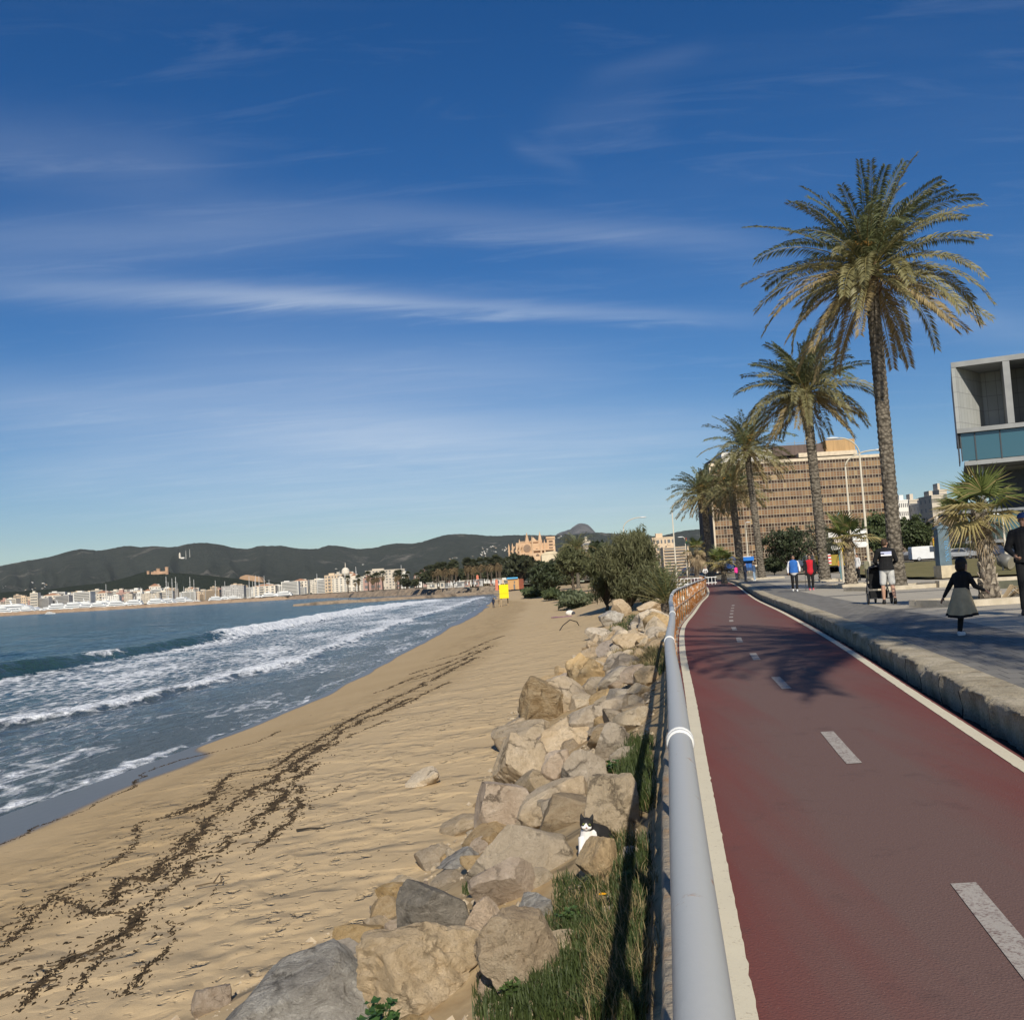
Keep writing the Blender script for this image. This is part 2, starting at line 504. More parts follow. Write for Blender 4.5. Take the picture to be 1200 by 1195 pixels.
beach = grid_mesh('beach', rows, sand_material(), attrs={'wet': wet, 'soil': soil, 'dry': dry, 'stain': stain, 'tramp': tramp})

# ---- sea
def sea_material():
    m, nt, p = base_mat('sea_water'); L = nt.links
    tc = nn(nt, 'ShaderNodeTexCoord'); vec = tc.outputs['Object']
    foam = attr(nt, 'foam'); shal = attr(nt, 'shallow'); crest = attr(nt, 'crest')
    mp = nn(nt, 'ShaderNodeMapping'); mp.inputs['Scale'].default_value = (1.0, .42, 1); L.new(vec, mp.inputs[0])
    warp = noise_node(nt, mp.outputs[0], .8, 3)
    va = nn(nt, 'ShaderNodeVectorMath', operation='SCALE'); L.new(warp.outputs['Color'], va.inputs[0]); va.inputs['Scale'].default_value = 1.1
    vb = nn(nt, 'ShaderNodeVectorMath', operation='ADD'); L.new(mp.outputs[0], vb.inputs[0]); L.new(va.outputs[0], vb.inputs[1])
    f1 = noise_node(nt, vb.outputs[0], 2.6, 8, .68, .5)
    vo = nn(nt, 'ShaderNodeTexVoronoi'); vo.feature = 'DISTANCE_TO_EDGE'; vo.inputs['Scale'].default_value = 1.7; L.new(vb.outputs[0], vo.inputs['Vector'])
    lace = mth(nt, 'SUBTRACT', 1.0, mth(nt, 'MULTIPLY', vo.outputs['Distance'], 2.6), clamp=True)
    big = noise_node(nt, mp.outputs[0], .22, 3)
    n = mth(nt, 'ADD', mth(nt, 'MULTIPLY', f1.outputs[0], .72), mth(nt, 'MULTIPLY', lace, .26))
    n = mth(nt, 'ADD', n, mth(nt, 'MULTIPLY', mth(nt, 'SUBTRACT', big.outputs[0], .5), .5))
    thr = mth(nt, 'SUBTRACT', 1.0, mth(nt, 'MULTIPLY', foam, .80))
    mask = mth(nt, 'MULTIPLY', mth(nt, 'SUBTRACT', n, thr), 5.0, clamp=True)
    mask = mth(nt, 'MULTIPLY', mask, mth(nt, 'MULTIPLY', foam, 6, clamp=True))
    b2 = noise_node(nt, vec, .05, 3)
    deep = ramp(nt, b2.outputs[0], [(.35, (.006, .034, .050)), (.65, (.014, .060, .074))]).outputs[0]
    c = mixc(nt, shal, deep, (.085, .100, .105))
    c = mixc(nt, crest, c, (.028, .065, .055))
    c = mixc(nt, mask, c, (.84, .86, .87))
    L.new(c, p.inputs['Base Color'])
    L.new(mth(nt, 'MULTIPLY_ADD', mask, .65, .14), p.inputs['Roughness'])
    p.inputs['IOR'].default_value = 1.33
    L.new(mth(nt, 'MULTIPLY_ADD', mask, -.30, .42), p.inputs['Specular IOR Level'])
    # wind waves: several scales, crests run along the shore
    mw = nn(nt, 'ShaderNodeMapping'); mw.inputs['Scale'].default_value = (1, .45, 1); mw.inputs['Rotation'].default_value = (0, 0, .35); L.new(vec, mw.inputs[0])
    w1 = noise_node(nt, mw.outputs[0], .28, 3, .5); w2 = noise_node(nt, mw.outputs[0], 1.3, 4, .6); w3 = noise_node(nt, vec, 7, 4, .6)
    far = attr(nt, 'farw')
    nb = bump(nt, mth(nt, 'MULTIPLY', w1.outputs[0], far), 1.0, 2.6)
    nb = bump(nt, w2.outputs[0], 1.0, .75, nb)
    nb = bump(nt, w3.outputs[0], .9, .085, nb)
    nb = bump(nt, mth(nt, 'MULTIPLY', mask, f1.outputs[0]), .8, .10, nb)
    L.new(nb, p.inputs['Normal'])
    return m

dwave = cubic([(10, 26), (60, 24.2), (94, 22.8), (130, 23.0), (273, 20), (330, 19), (1500, 19)])
dbore = cubic([(8, 12.5), (30, 11.0), (36, 9.6), (38.6, 8.6), (44, 7.2), (54, 6.3), (74, 6.1), (105, 6.4), (208, 5.3), (330, 4.5), (1500, 4.5)])
def sea_at(d, Y):
    """height above still water, foam, crest"""
    j = 1.1 * nz(Y * .05, 1.3) + .35 * nz(Y * .3, 4.4)
    dw = dwave(min(Y, 330)) + j
    A = .98 * (1 - sm(200, 330, Y)) * (.85 + .25 * nz(Y * .045, 8.1))
    x = d - dw
    brk = sm(84, 104, Y + 6 * nz(Y * .1, 2)) * (1 - sm(285, 330, Y))
    sigf = 1.05 + .6 * brk; sigb = 3.4
    h = A * exp(-(x / (sigf if x < 0 else sigb)) ** 2)
    # second swell behind
    h += .28 * exp(-((d - dw - 17 - 2 * nz(Y * .03, 3)) / 3.5) ** 2) * (.6 + .6 * nz(Y * .06, 6)) * (1 - sm(300, 400, Y))
    h += .18 * exp(-((d - dw - 36 - 3 * nz(Y * .02, 5)) / 4.5) ** 2) * (1 - sm(300, 400, Y))
    h += .16 * fbm(d * .16, Y * .07, 1.7, 3) * sm(12, 40, d) + (.09 * fbm(d * .9, Y * .45, 4.7, 3) + .05 * nz(d * 1.9, Y * 1.1, 8)) * sm(1, 6, d)
    jb = 1.0 * nz(Y * .11, 11.3) + .4 * nz(Y * .45, 2.4)
    db = dbore(min(Y, 330)) + jb
    xb = d - db
    hb = (.20 + .08 * nz(Y * .2, 7)) * (exp(-(xb / .28) ** 2) if xb < 0 else exp(-(xb / 2.2) ** 2)) * (1 - sm(240, 330, Y))
    h += hb
    fo = 0.0
    if xb > -.3 and d < dw - .8:
        u = (d - db) / max(1, dw - db)
        fo = .26 * exp(-max(0, xb) / 1.1) + .67 + .15 * nz(d * .35, Y * .06, 9) + .05 * nz(d * 1.1, Y * .3, 4) + .10 * sm(.5, 1, u) if xb > -.1 else .72
        fo *= 1 - sm(dw - 2.0, dw - .9, d) * (1 - brk) * .75
    elif d <= db - .3:
        fo = .52 + .10 * exp(-(db - d) / 3.5) + .20 * nz(d * .5, Y * .12, 3)
        for k, off in enumerate((2.6, 5.2)):
            q = d - (db - off + .8 * nz(Y * .16, 20 + k)); fo = max(fo, .66 * exp(-(q / .22) ** 2) * (.6 + .7 * nz(Y * .12, 30 + k)))
    streaks = 0
    cr = 0.0
    if d >= dw - 1.9 and d < dw + 6:
        cr = sm(-1.9, -.9, x) * (1 - sm(.8, 3.5, x)) * (1 - brk)
        patch = sm(.12, .40, nz(Y * .075, 40.2)) * (1 - sm(.2, .9, x)) * sm(-1.8, -.3, x)
        fo = max(fo, .80 * patch * (1 - brk), (1.12 * brk) * (1 - sm(.2, 2.2, x)), .34 * (1 - sm(-1.0, .4, x)) * (1 - brk))
        if brk > 0 and x < 2.2:
            h += brk * .42 * (fbm(d * .7, Y * .5, 5, 4) + .15) * (1 - sm(.3, 2.4, x))
    edge = .55 + .35 * nz(Y * .5, 3.3)
    ew = sm(24, 31, Y); fo = max(fo, (.76 * (1 - ew) + ew * (.62 + .5 * nz(Y * .17, 9.9))) * exp(-((d - .35 + .2 * ew) / (edge * 1.5 * (1 - ew) + .22 * ew)) ** 2))
    if Y > 300: fo *= 1 - sm(300, 330, Y)
    # white caps are rare further out
    return h, max(0.0, min(1.3, fo)), cr

def sea_d(Y): return shore(min(Y, 345))
Ys2 = geo_steps(11.0, 1150, .0105, .16)
ds = [-.8, -.4, -.15, 0, .1, .2, .3, .42, .55, .7, .9, 1.1, 1.35]
while ds[-1] < 38: ds.append(ds[-1] + .27)
while ds[-1] < 2400: ds.append(ds[-1] + max(.6, (ds[-1] - 38) * .05 + .6))
rows = []; foam = []; shal = []; crest = []; farw = []
for Y in Ys2:
    r = []; xs = sea_d(Y) if Y < 345 else sea_d(345) 
    for d in ds:
        h, fo, cr = sea_at(max(0, d), Y) if d < 120 else (.16 * fbm(d * .03, Y * .02, 1.7, 3), 0, 0)
        h *= sm(-.3, 2.5, d)
        wob = .55 * nz(Y * .13, .2, 4) + .3 * nz(Y * .45, .7, 5)
        r.append((xs - d + wob * (1 - sm(2, 8, d)), Y, SEA + .012 + h))
        foam.append(fo); crest.append(cr)
        shal.append((1 - sm(6, 22, d)) * .8 * (1 - sm(330, 420, Y))); farw.append(sm(14, 60, d) * .55 + .08)
    rows.append(r)
sea = grid_mesh('sea', [r[::-1] for r in rows], sea_material(), attrs={})
n_ = len(ds)
def rev(a): return [a[i * n_ + (n_ - 1 - k)] for i in range(len(rows)) for k in range(n_)]
for an, vals in (('foam', foam), ('shallow', shal), ('crest', crest), ('farw', farw)):
    a = sea.data.attributes.new(an, 'FLOAT', 'POINT'); a.data.foreach_set('value', rev(vals))

# ---- cycle path
def path_material():
    m, nt, p = base_mat('red_asphalt'); L = nt.links
    tc = nn(nt, 'ShaderNodeTexCoord'); vec = tc.outputs['Object']
    uvn = nn(nt, 'ShaderNodeUVMap'); sx = nn(nt, 'ShaderNodeSeparateXYZ'); L.new(uvn.outputs[0], sx.inputs[0])
    big = noise_node(nt, vec, .8, 4); grain = noise_node(nt, vec, 120, 3); gr2 = nn(nt, 'ShaderNodeTexVoronoi'); gr2.inputs['Scale'].default_value = 95; L.new(vec, gr2.inputs['Vector'])
    red = mixc(nt, big.outputs[0], (.150, .044, .036), (.185, .060, .048))
    worn = mixc(nt, grain.outputs[0], (.112, .062, .052), (.190, .118, .097))
    # wear: the middle of each lane is polished grey, the edges keep their red
    u = sx.outputs[0]
    wv = mth(nt, 'SUBTRACT', 1.0, mth(nt, 'ABSOLUTE', mth(nt, 'MULTIPLY_ADD', u, 2, -1)))
    mp = nn(nt, 'ShaderNodeMapping'); mp.inputs['Scale'].default_value = (2.2, .12, 1); mp.inputs['Rotation'].default_value = (0, 0, .16); L.new(vec, mp.inputs[0])
    sn = noise_node(nt, mp.outputs[0], 1.6, 5)
    wf = mth(nt, 'MULTIPLY', mth(nt, 'ADD', mth(nt, 'MULTIPLY', wv, 1.6), mth(nt, 'MULTIPLY', mth(nt, 'SUBTRACT', sn.outputs[0], .55), 1.5)), .95, clamp=True)
    c = mixc(nt, wf, red, worn)
    spk = mth(nt, 'MULTIPLY', mth(nt, 'SUBTRACT', .22, gr2.outputs['Distance'], clamp=True), 4)
    spn = noise_node(nt, vec, 60, 2)
    spk = mth(nt, 'MULTIPLY', spk, mth(nt, 'MULTIPLY', mth(nt, 'SUBTRACT', spn.outputs[0], .56, clamp=True), 9, clamp=True))
    c = mixc(nt, mth(nt, 'MULTIPLY', spk, .85), c, (.50, .43, .37))
    st = noise_node(nt, vec, 2.2, 6, .7)
    c = mixc(nt, mth(nt, 'MULTIPLY', mth(nt, 'SUBTRACT', st.outputs[0], .57, clamp=True), 3.0), c, (.075, .045, .04))
    L.new(c, p.inputs['Base Color']); p.inputs['Roughness'].default_value = .82; p.inputs['Specular IOR Level'].default_value = .3
    nb = bump(nt, grain.outputs[0], .5, .006); nb = bump(nt, gr2.outputs['Distance'], .35, .006, nb)
    L.new(nb, p.inputs['Normal']); return m
def strip(name, fa, fb, za, zb, mat, Ys, n=8, kind=True, uvv=True):
    rows = []; uv = []
    for Y in Ys:
        a, b = fa(Y), fb(Y); r = []
        for i in range(n + 1):
            t = i / n; r.append((a + (b - a) * t, Y, za + (zb - za) * t)); uv.append((t, Y))
        rows.append(r)
    return grid_mesh(name, rows, mat, uv=uv)
Yp = geo_steps(.2, 330, .02, .25)
strip('cycle_path', lambda Y: xF(Y) + .053, lambda Y: xR(Y) + .13, 0, 0, path_material(), Yp)
paint = M('road_paint', (.60, .54, .41), .8, .1, 4, .4, 90, .006, col2=(.72, .66, .52))
def paint_mat(name, col, worn, amt):
    m, nt, p = base_mat(name); L = nt.links
    tc = nn(nt, 'ShaderNodeTexCoord'); vec = tc.outputs['Object']
    n = noise_node(nt, vec, 70, 4, .7); b = noise_node(nt, vec, 3, 5, .6); cr = noise_node(nt, vec, 14, 6, .75)
    f = mth(nt, 'MULTIPLY', mth(nt, 'SUBTRACT', mth(nt, 'ADD', mth(nt, 'MULTIPLY', n.outputs[0], .6), mth(nt, 'MULTIPLY', cr.outputs[0], .5)), amt), 7, clamp=True)
    c = mixc(nt, b.outputs[0], mul(col, .88), mul(col, 1.1))
    L.new(mixc(nt, f, c, worn), p.inputs['Base Color']); p.inputs['Roughness'].default_value = .8
    L.new(bump(nt, n.outputs[0], .4, .004), p.inputs['Normal']); return m
line_m = paint_mat('line_paint', (.66, .59, .43), (.24, .17, .11), .62)
dash_m = paint_mat('dash_paint', (.40, .36, .31), (.16, .10, .085), .53)
o = strip('path_edge_line', lambda Y: xL(Y) - .105 + .006 * nz(Y * 9, 1), lambda Y: xL(Y) + .004 + .008 * nz(Y * 11, 5), .004, .004, line_m, geo_steps(.2, 100, .012, .05), 2)
o = strip('path_edge_line', lambda Y: xR(Y) - .01 + .006 * nz(Y * 9, 11), lambda Y: xR(Y) + .10 + .008 * nz(Y * 11, 15), .004, .004, line_m, geo_steps(.2, 120, .012, .05), 2)
mb = MB()
xC = cubic([(0, 1.02), (3.2, 1.62), (5.5, 2.06), (7, 2.29), (8.37, 2.53), (11.4, 3.03), (12.7, 3.24), (15.2, 3.62), (16.4, 3.84), (19, 4.23), (20.3, 4.49), (26, 5.6), (35, 7.6), (48, 10.6)])
dashes = [(3.0, 4.33), (6.98, 8.35), (11.38, 12.68), (15.15, 16.4), (18.95, 20.3), (22.8, 24.1), (26.6, 27.6), (28.8, 29.6), (31, 31.8), (33.2, 34), (35.5, 36.3), (38, 39)]
for a, b in dashes:
    n = 4
    for i in range(n):
        y0, y1 = a + (b - a) * i / n, a + (b - a) * (i + 1) / n
        mb.add([(xC(y0) - .055, y0, .004), (xC(y0) + .055, y0, .004), (xC(y1) + .055, y1, .004), (xC(y1) - .055, y1, .004)], [(0, 1, 2, 3)])
tag(mb.build('lane_dashes', dash_m), kind='structure')
# gutter channel and kerb
strip('gutter', lambda Y: xR(Y) + .125, lambda Y: xR(Y) + .42, -.11, -.11, M('gutter_shade', (.03, .026, .02), .95, .3, 8), Yp, 2)  # near-black colour paints the shadow of the kerb gap into the channel
def kerb_material():
    m, nt, p = base_mat('kerb_stone'); L = nt.links
    tc = nn(nt, 'ShaderNodeTexCoord'); vec = tc.outputs['Object']
    uvn = nn(nt, 'ShaderNodeUVMap'); sx = nn(nt, 'ShaderNodeSeparateXYZ'); L.new(uvn.outputs[0], sx.inputs[0])
    n = noise_node(nt, vec, 3, 6, .65); f = noise_node(nt, vec, 40, 5, .65)
    c = ramp(nt, n.outputs[0], [(.3, (.30, .24, .15)), (.52, (.50, .42, .285)), (.72, (.64, .55, .40))]).outputs[0]
    c = mixc(nt, mth(nt, 'MULTIPLY', mth(nt, 'SUBTRACT', f.outputs[0], .52, clamp=True), 3.5, clamp=True), c, (.16, .13, .09))
    jt = mth(nt, 'FRACT', mth(nt, 'DIVIDE', sx.outputs[1], .98))
    jm = mth(nt, 'LESS_THAN', mth(nt, 'ABSOLUTE', mth(nt, 'SUBTRACT', jt, .5)), .007)
    c = mixc(nt, jm, c, (.07, .055, .04))
    L.new(c, p.inputs['Base Color']); p.inputs['Roughness'].default_value = .9
    nb = bump(nt, n.outputs[0], .9, .06); nb = bump(nt, f.outputs[0], 1.0, .03, nb)
    nb = bump(nt, mth(nt, 'SUBTRACT', 1.0, jm), .8, .01, nb)
    L.new(nb, p.inputs['Normal']); return m
rows = []; uv = []
prof = [(.345, -.14), (.335, .0), (.33, .09), (.33, .165), (.336, .180), (.352, .193), (.42, .199), (.56, .200), (.68, .200), (.76, .198)]
for Y in geo_steps(.2, 150, .006, .03):
    r = []
    for i, (dx, z) in enumerate(prof):
        k = .026 * nz(Y * 2.3, i * .5, 3) + .020 * nz(Y * 7, i * .9, 7) + .012 * nz(Y * 17, i * 1.5, 9); chip = (max(0, nz(Y * 1.1, 2.2) - .22) * .16 + max(0, nz(Y * 4.1, 6.2) - .3) * .08) if 2 < i < 7 else 0
        jy = abs((Y / .98) % 1 - .5); k -= .03 * exp(-(jy / .05) ** 2) if i < 8 else 0
        r.append((xR(Y) + dx + k * (1.2 if i < 7 else .1) + chip, Y, z + (k * .5 if 1 < i < 8 else 0) - chip * .4)); uv.append((i / 9, Y))
    rows.append(r)
grid_mesh('kerb', rows, kerb_material(), uv=uv)
# promenade paving
def paving_material():
    m, nt, p = base_mat('promenade_paving'); L = nt.links
    tc = nn(nt, 'ShaderNodeTexCoord'); vec = tc.outputs['Object']
    uvn = nn(nt, 'ShaderNodeUVMap'); sx = nn(nt, 'ShaderNodeSeparateXYZ'); L.new(uvn.outputs[0], sx.inputs[0])
    u, v = sx.outputs[0], sx.outputs[1]
    cell = nn(nt, 'ShaderNodeCombineXYZ'); L.new(u, cell.inputs[0]); L.new(v, cell.inputs[1])
    def bricks(w, h, mortar, off=.5):
        b = nn(nt, 'ShaderNodeTexBrick'); b.offset = off; b.inputs['Scale'].default_value = 1
        b.inputs['Brick Width'].default_value = w; b.inputs['Row Height'].default_value = h; b.inputs['Mortar Size'].default_value = mortar
        b.inputs['Color1'].default_value = (0, 0, 0, 1); b.inputs['Color2'].default_value = (1, 1, 1, 1); b.inputs['Mortar'].default_value = (.5, .5, .5, 1)
        L.new(cell.outputs[0], b.inputs['Vector']); return b
    bs = bricks(.2, .4, .006); bl = bricks(1.5, 1.5, .010, 0.0)
    n = noise_node(nt, vec, 1.2, 6, .6); f = noise_node(nt, vec, 45, 4, .6)
    dark = mixc(nt, bs.outputs['Color'], (.165, .152, .128), (.235, .218, .185))
    dark = mixc(nt, bs.outputs['Fac'], dark, (.05, .045, .04))
    lite = mixc(nt, n.outputs[0], (.40, .35, .265), (.50, .445, .345))
    lite = mixc(nt, mth(nt, 'MULTIPLY', bl.outputs['Color'], .18), lite, (.30, .27, .22))
    lite = mixc(nt, bl.outputs['Fac'], lite, (.14, .12, .10))
    # strips of dark setts: along the kerb and across every 12 m
    s1 = mth(nt, 'LESS_THAN', u, 1.5)
    cross = mth(nt, 'LESS_THAN', mth(nt, 'FRACT', mth(nt, 'DIVIDE', mth(nt, 'ADD', v, 3.0), 13.0)), .09)
    sel = mth(nt, 'MAXIMUM', s1, cross)
    c = mixc(nt, sel, lite, dark)
    c = mixc(nt, mth(nt, 'MULTIPLY', mth(nt, 'SUBTRACT', f.outputs[0], .5, clamp=True), 1.8), c, mul((.12, .11, .09), 1))
    c = mixc(nt, mth(nt, 'MULTIPLY', mth(nt, 'SUBTRACT', n.outputs[0], .55, clamp=True), 1.8), c, (.17, .15, .12))
    L.new(c, p.inputs['Base Color']); p.inputs['Roughness'].default_value = .8
    hh = mth(nt, 'MAXIMUM', mth(nt, 'MULTIPLY', bs.outputs['Fac'], sel), mth(nt, 'MULTIPLY', bl.outputs['Fac'], mth(nt, 'SUBTRACT', 1.0, sel)))
    nb = bump(nt, mth(nt, 'SUBTRACT', 1.0, hh), .5, .006); nb = bump(nt, f.outputs[0], .4, .008, nb)
    L.new(nb, p.inputs['Normal']); return m
rows = []; uv = []
dsw = [0, .3, .6, .9, 1.2, 1.5, 1.8, 2.2, 2.6, 3.2, 4, 6, 9, 13, 18, 26, 40, 60]
for Y in geo_steps(.2, 152, .02, .3):
    r = []
    for d in dsw:
        X = xR(Y) + .755 + d
        r.append((X, Y, side_z(X, Y))); uv.append((d, Y))
    rows.append(r)
grid_mesh('promenade', rows, paving_material(), uv=uv)
# lawn, road, inland ground
lawn_m = M('lawn_turf', (.10, .10, .032), .95, .3, .6, .6, 14, .05, col2=(.20, .165, .065), c3=(.13, .12, .045))
def poly_sheet(name, near, x1, y1, zf, mat, ny=24):
    rows = []; n = len(near)
    for j in range(ny + 1):
        t = j / ny
        r = []
        for i, (x, y) in enumerate(near):
            Y = y + (y1 - y) * t; X = x + (x1[i] - x) * t
            r.append((X, Y, zf(X, Y)))
        rows.append(r)
    return grid_mesh(name, rows, mat)
poly_sheet('lawn', [(27.2, 82), (24.6, 66), (23.0, 55), (26, 51.2), (34, 48), (46, 46), (75, 44)], [44, 48, 54, 62, 76, 95, 140], 127, lambda x, y: lawn_z(x, y) + .05, lawn_m)
asph = M('asphalt', (.05, .05, .052), .9, .2, 2, .4, 80, .005)
poly_sheet('road', [(36, 128.5), (60, 128.2), (110, 128), (240, 128)], [40, 66, 118, 245], 150, lambda x, y: lawn_z(x, y) + .02, asph, 6)
ground_m = M('dry_ground', (.16, .135, .085), .95, .3, .02, .5, 2, .2, col2=(.25, .21, .145), c3=(.09, .095, .045))
def ground_z(X, Y): return -.12 + 1.0 * sm(60, 140, Y) * sm(0, 8, X - xR(min(Y, 330)) - 12) + 1.2 * sm(300, 420, Y)
rows = []
for Y in geo_steps(.3, 9000, .06, 3):
    x0 = xR(Y) + 1.0 if Y < 300 else (xR(300) + 1.0)
    if Y > 330: x0 = cubic([(330, 60), (400, -3), (450, -12), (520, -38), (700, -110), (900, -190), (1000, -300), (1090, -480), (1150, -1500), (9000, -9000)])(Y)
    r = [(x0 + q, Y, ground_z(x0 + q, Y)) for q in (0, 4, 10, 20, 40, 80, 160, 400, 1000, 3000, 9000, 16000)]
    rows.append(r)
grid_mesh('ground', rows, ground_m)
# rocky bank along the near harbour shore (front of the land beyond the beach)
bank_m = M('bank_stone', (.17, .125, .085), .95, .3, .25, 1.0, .8, .6, col2=(.30, .23, .16), c3=(.10, .08, .06))
mb = MB()
def bank(name, pts, h, wdt, mat, label, cat, seed=0):
    rr = random.Random(seed); rows = []
    line = []
    for i in range(len(pts) - 1):
        a, b = V((*pts[i], 0)), V((*pts[i + 1], 0)); n = max(2, int((b - a).length / 2.5))
        for k in range(n): line.append(a.lerp(b, k / n))
    line.append(V((*pts[-1], 0)))
    mb = MB(); prof = [(-1.0, -1.2), (-.75, -.1), (-.5, .4), (-.3, .8), (-.1, 1.0), (.2, 1.0), (.45, .75), (.7, .2), (1.0, -1.2)]
    vs = []; fs = []; n = len(prof)
    for i, q in enumerate(line):
        t = (line[min(i + 1, len(line) - 1)] - line[max(0, i - 1)]).normalized(); s = V((t.y, -t.x, 0))
        e = min(1, (min(i, len(line) - 1 - i) + .5) / 4)
        for k, (u, z) in enumerate(prof):
            jt = V((rr.uniform(-1, 1), rr.uniform(-1, 1), rr.uniform(-1, 1))) * .16 * h
            vs.append(q + s * (u * wdt * (.6 + .4 * e)) + V((0, 0, SEA + (z * h * (.4 + .6 * e) if z > 0 else z))) + jt)
    for i in range(len(line) - 1):
        for k in range(n - 1): fs.append((i * n + k, i * n + k + 1, (i + 1) * n + k + 1, (i + 1) * n + k))
    mb.add(vs, fs); return tag(mb.build(name, mat), label, cat)
bank('rock_groyne', [(-80, 352), (-60, 351), (-34, 356), (-14, 372), (4, 385)], 1.1, 2.6, bank_m, 'low brown rock groyne just above the water, nearest to the breaking wave', 'groyne', 1)
bank('rock_bank', [(-136, 760), (-100, 640), (-62, 560), (-40, 515), (-28, 478)], 3.4, 8, bank_m, 'dark brown rocky bank below the shore palms, where the breakwater meets the land', 'rock bank', 2)
bank('rock_bank', [(-36, 500), (-16, 440), (0, 408), (40, 398), (75, 380)], 2.7, 7, M('pale_bank', (.24, .185, .13), .95, .3, .4, 1, .8, .6, col2=(.36, .29, .21)), 'pale boulder bank at the end of the beach, below the row of fan palms', 'rock bank', 3)
bank('breakwater', [(-640, 925), (-480, 932), (-310, 955), (-215, 935), (-150, 800), (-128, 752)], 3.2, 6, M('mole_stone', (.27, .19, .125), .95, .25, .1, .5, .6, .5, col2=(.36, .26, .175)), 'long low brown harbour breakwater between the bay and the marina', 'breakwater', 4)

# ---- hills
def hill_material(name, green, green2, rock, thr, sc):
    m, nt, p = base_mat(name); L = nt.links
    tc = nn(nt, 'ShaderNodeTexCoord'); vec = tc.outputs['Object']
    n = noise_node(nt, vec, .0035 * sc, 6, .6); f = noise_node(nt, vec, .03 * sc, 6, .65); r = noise_node(nt, vec, .0045 * sc, 9, .74, .3)
    f2 = noise_node(nt, vec, .11 * sc, 4, .7); ff = mth(nt, 'MULTIPLY_ADD', mth(nt, 'SUBTRACT', f2.outputs[0], .5), 1.3, f.outputs[0], clamp=True)
    c = mixc(nt, ff, green, green2)
    c = mixc(nt, mth(nt, 'MULTIPLY', mth(nt, 'SUBTRACT', r.outputs[0], thr, clamp=True), 9, clamp=True), c, rock)
    c = mixc(nt, mth(nt, 'MULTIPLY', mth(nt, 'SUBTRACT', n.outputs[0], .5, clamp=True), 1.5), c, mul(green, .6))
    L.new(c, p.inputs['Base Color']); p.inputs['Roughness'].default_value = 1; p.inputs['Specular IOR Level'].default_value = 0
    nb = bump(nt, ff, 1.0, 22 / sc)
    L.new(nb, p.inputs['Normal']); return m
def hill(name, prof, D0, D1, mat, rough, seed, x0=-220, x1=1420, step=5, nt_=16):
    f = cubic(prof); rows = []
    for j in range(nt_ + 6):
        t = j / (nt_ - 1); r = []
        px = x0
        while px <= x1:
            pyr = f(px) + .55 * nz(px * .33, seed) + .35 * nz(px * .9, seed + 2); Y1 = D1 * (1 + .10 * nz(px * .008, seed)); Y0 = D0
            top = PY(px, pyr, Y1)
            if t <= 1:
                Y = Y0 + (Y1 - Y0) * t; k = t ** 1.15
                g = (abs(nz(px * .02, t * 1.6, seed)) + .5 * abs(nz(px * .05, t * 3, seed + 3))) * rough
                z = top.z * k - g * top.z * sin(pi * min(1, t)) * .9 + rough * top.z * .10 * fbm(px * .09, t * 7, seed, 3) * sin(pi * min(1, t))
            else:
                Y = Y1 * (1 + (t - 1) * .5); z = top.z * (1 - (t - 1) * 1.6)
            X = top.x / Y1 * Y
            r.append((X, Y, max(-3, z) if t > 0 else -3)); px += step
        rows.append(r)
    o = grid_mesh(name, rows, mat)
    n = len(rows[0]); fs = [(i * n + k, i * n + k + 1, (i + 1) * n + k + 1, (i + 1) * n + k) for i in range(len(rows) - 1) for k in range(n - 1)]
    HILLS.append(BVHTree.FromPolygons([V(p) for q in rows for p in q], fs)); return o
from mathutils.bvhtree import BVHTree
HILLS = []
def hill_hit(px, py):
    d = ray(px, py).normalized(); best = None
    for b in HILLS:
        h = b.ray_cast(V((0, 0, CAMZ)), d)
        if h[0] is not None and (best is None or h[3] < best[1]): best = (h[0], h[3])
    return best[0] if best else PY(px, py, 3000)
skyl = [(-250, 668), (-100, 671), (0, 663), (30, 657), (60, 652), (80, 646), (95, 643.5), (115, 645), (150, 639.5), (165, 641), (180, 640), (200, 641), (222, 637), (240, 636), (258, 638), (275, 642), (290, 643), (305, 639.5), (330, 639.5), (345, 642), (370, 643), (386, 639), (400, 640), (420, 643), (436, 642), (460, 637), (490, 636), (510, 630), (522, 627), (540, 625.5), (580, 628), (600, 627), (640, 627), (680, 625.5), (700, 624), (740, 627), (770, 628), (800, 622), (830, 619), (900, 612), (1000, 596), (1060, 588), (1084, 583), (1100, 586), (1200, 590), (1430, 590)]
hill('hills', skyl, 2600, 4600, hill_material('hill_scrub', (.062, .078, .064), (.125, .132, .108), (.34, .31, .26), .565, 1.0), .42, 3.3, nt_=30, step=2.5)  # scrub greens lightened so the colour carries part of the distance haze
hill('hills', [(-250, 700), (0, 694), (60, 690), (90, 686), (120, 683), (150, 676), (172, 670), (200, 671), (240, 674), (290, 679), (340, 684), (400, 688), (480, 684), (560, 672), (640, 666), (700, 668), (900, 672), (1430, 665)], 2050, 2500, hill_material('wood_scrub', (.030, .042, .028), (.075, .086, .058), (.2, .17, .13), .70, 1.6), .18, 9.1, nt_=14)
hill('mountain', [(-250, 760), (600, 660), (630, 645), (645, 632), (655, 624.5), (668, 620), (676, 614.5), (682, 613), (690, 615.5), (696, 622), (705, 630), (730, 650), (1430, 760)], 7000, 9500, hill_material('peak_rock', (.13, .125, .12), (.20, .19, .175), (.28, .26, .24), .5, .7), .2, 5.7, x0=560, x1=800, step=3)
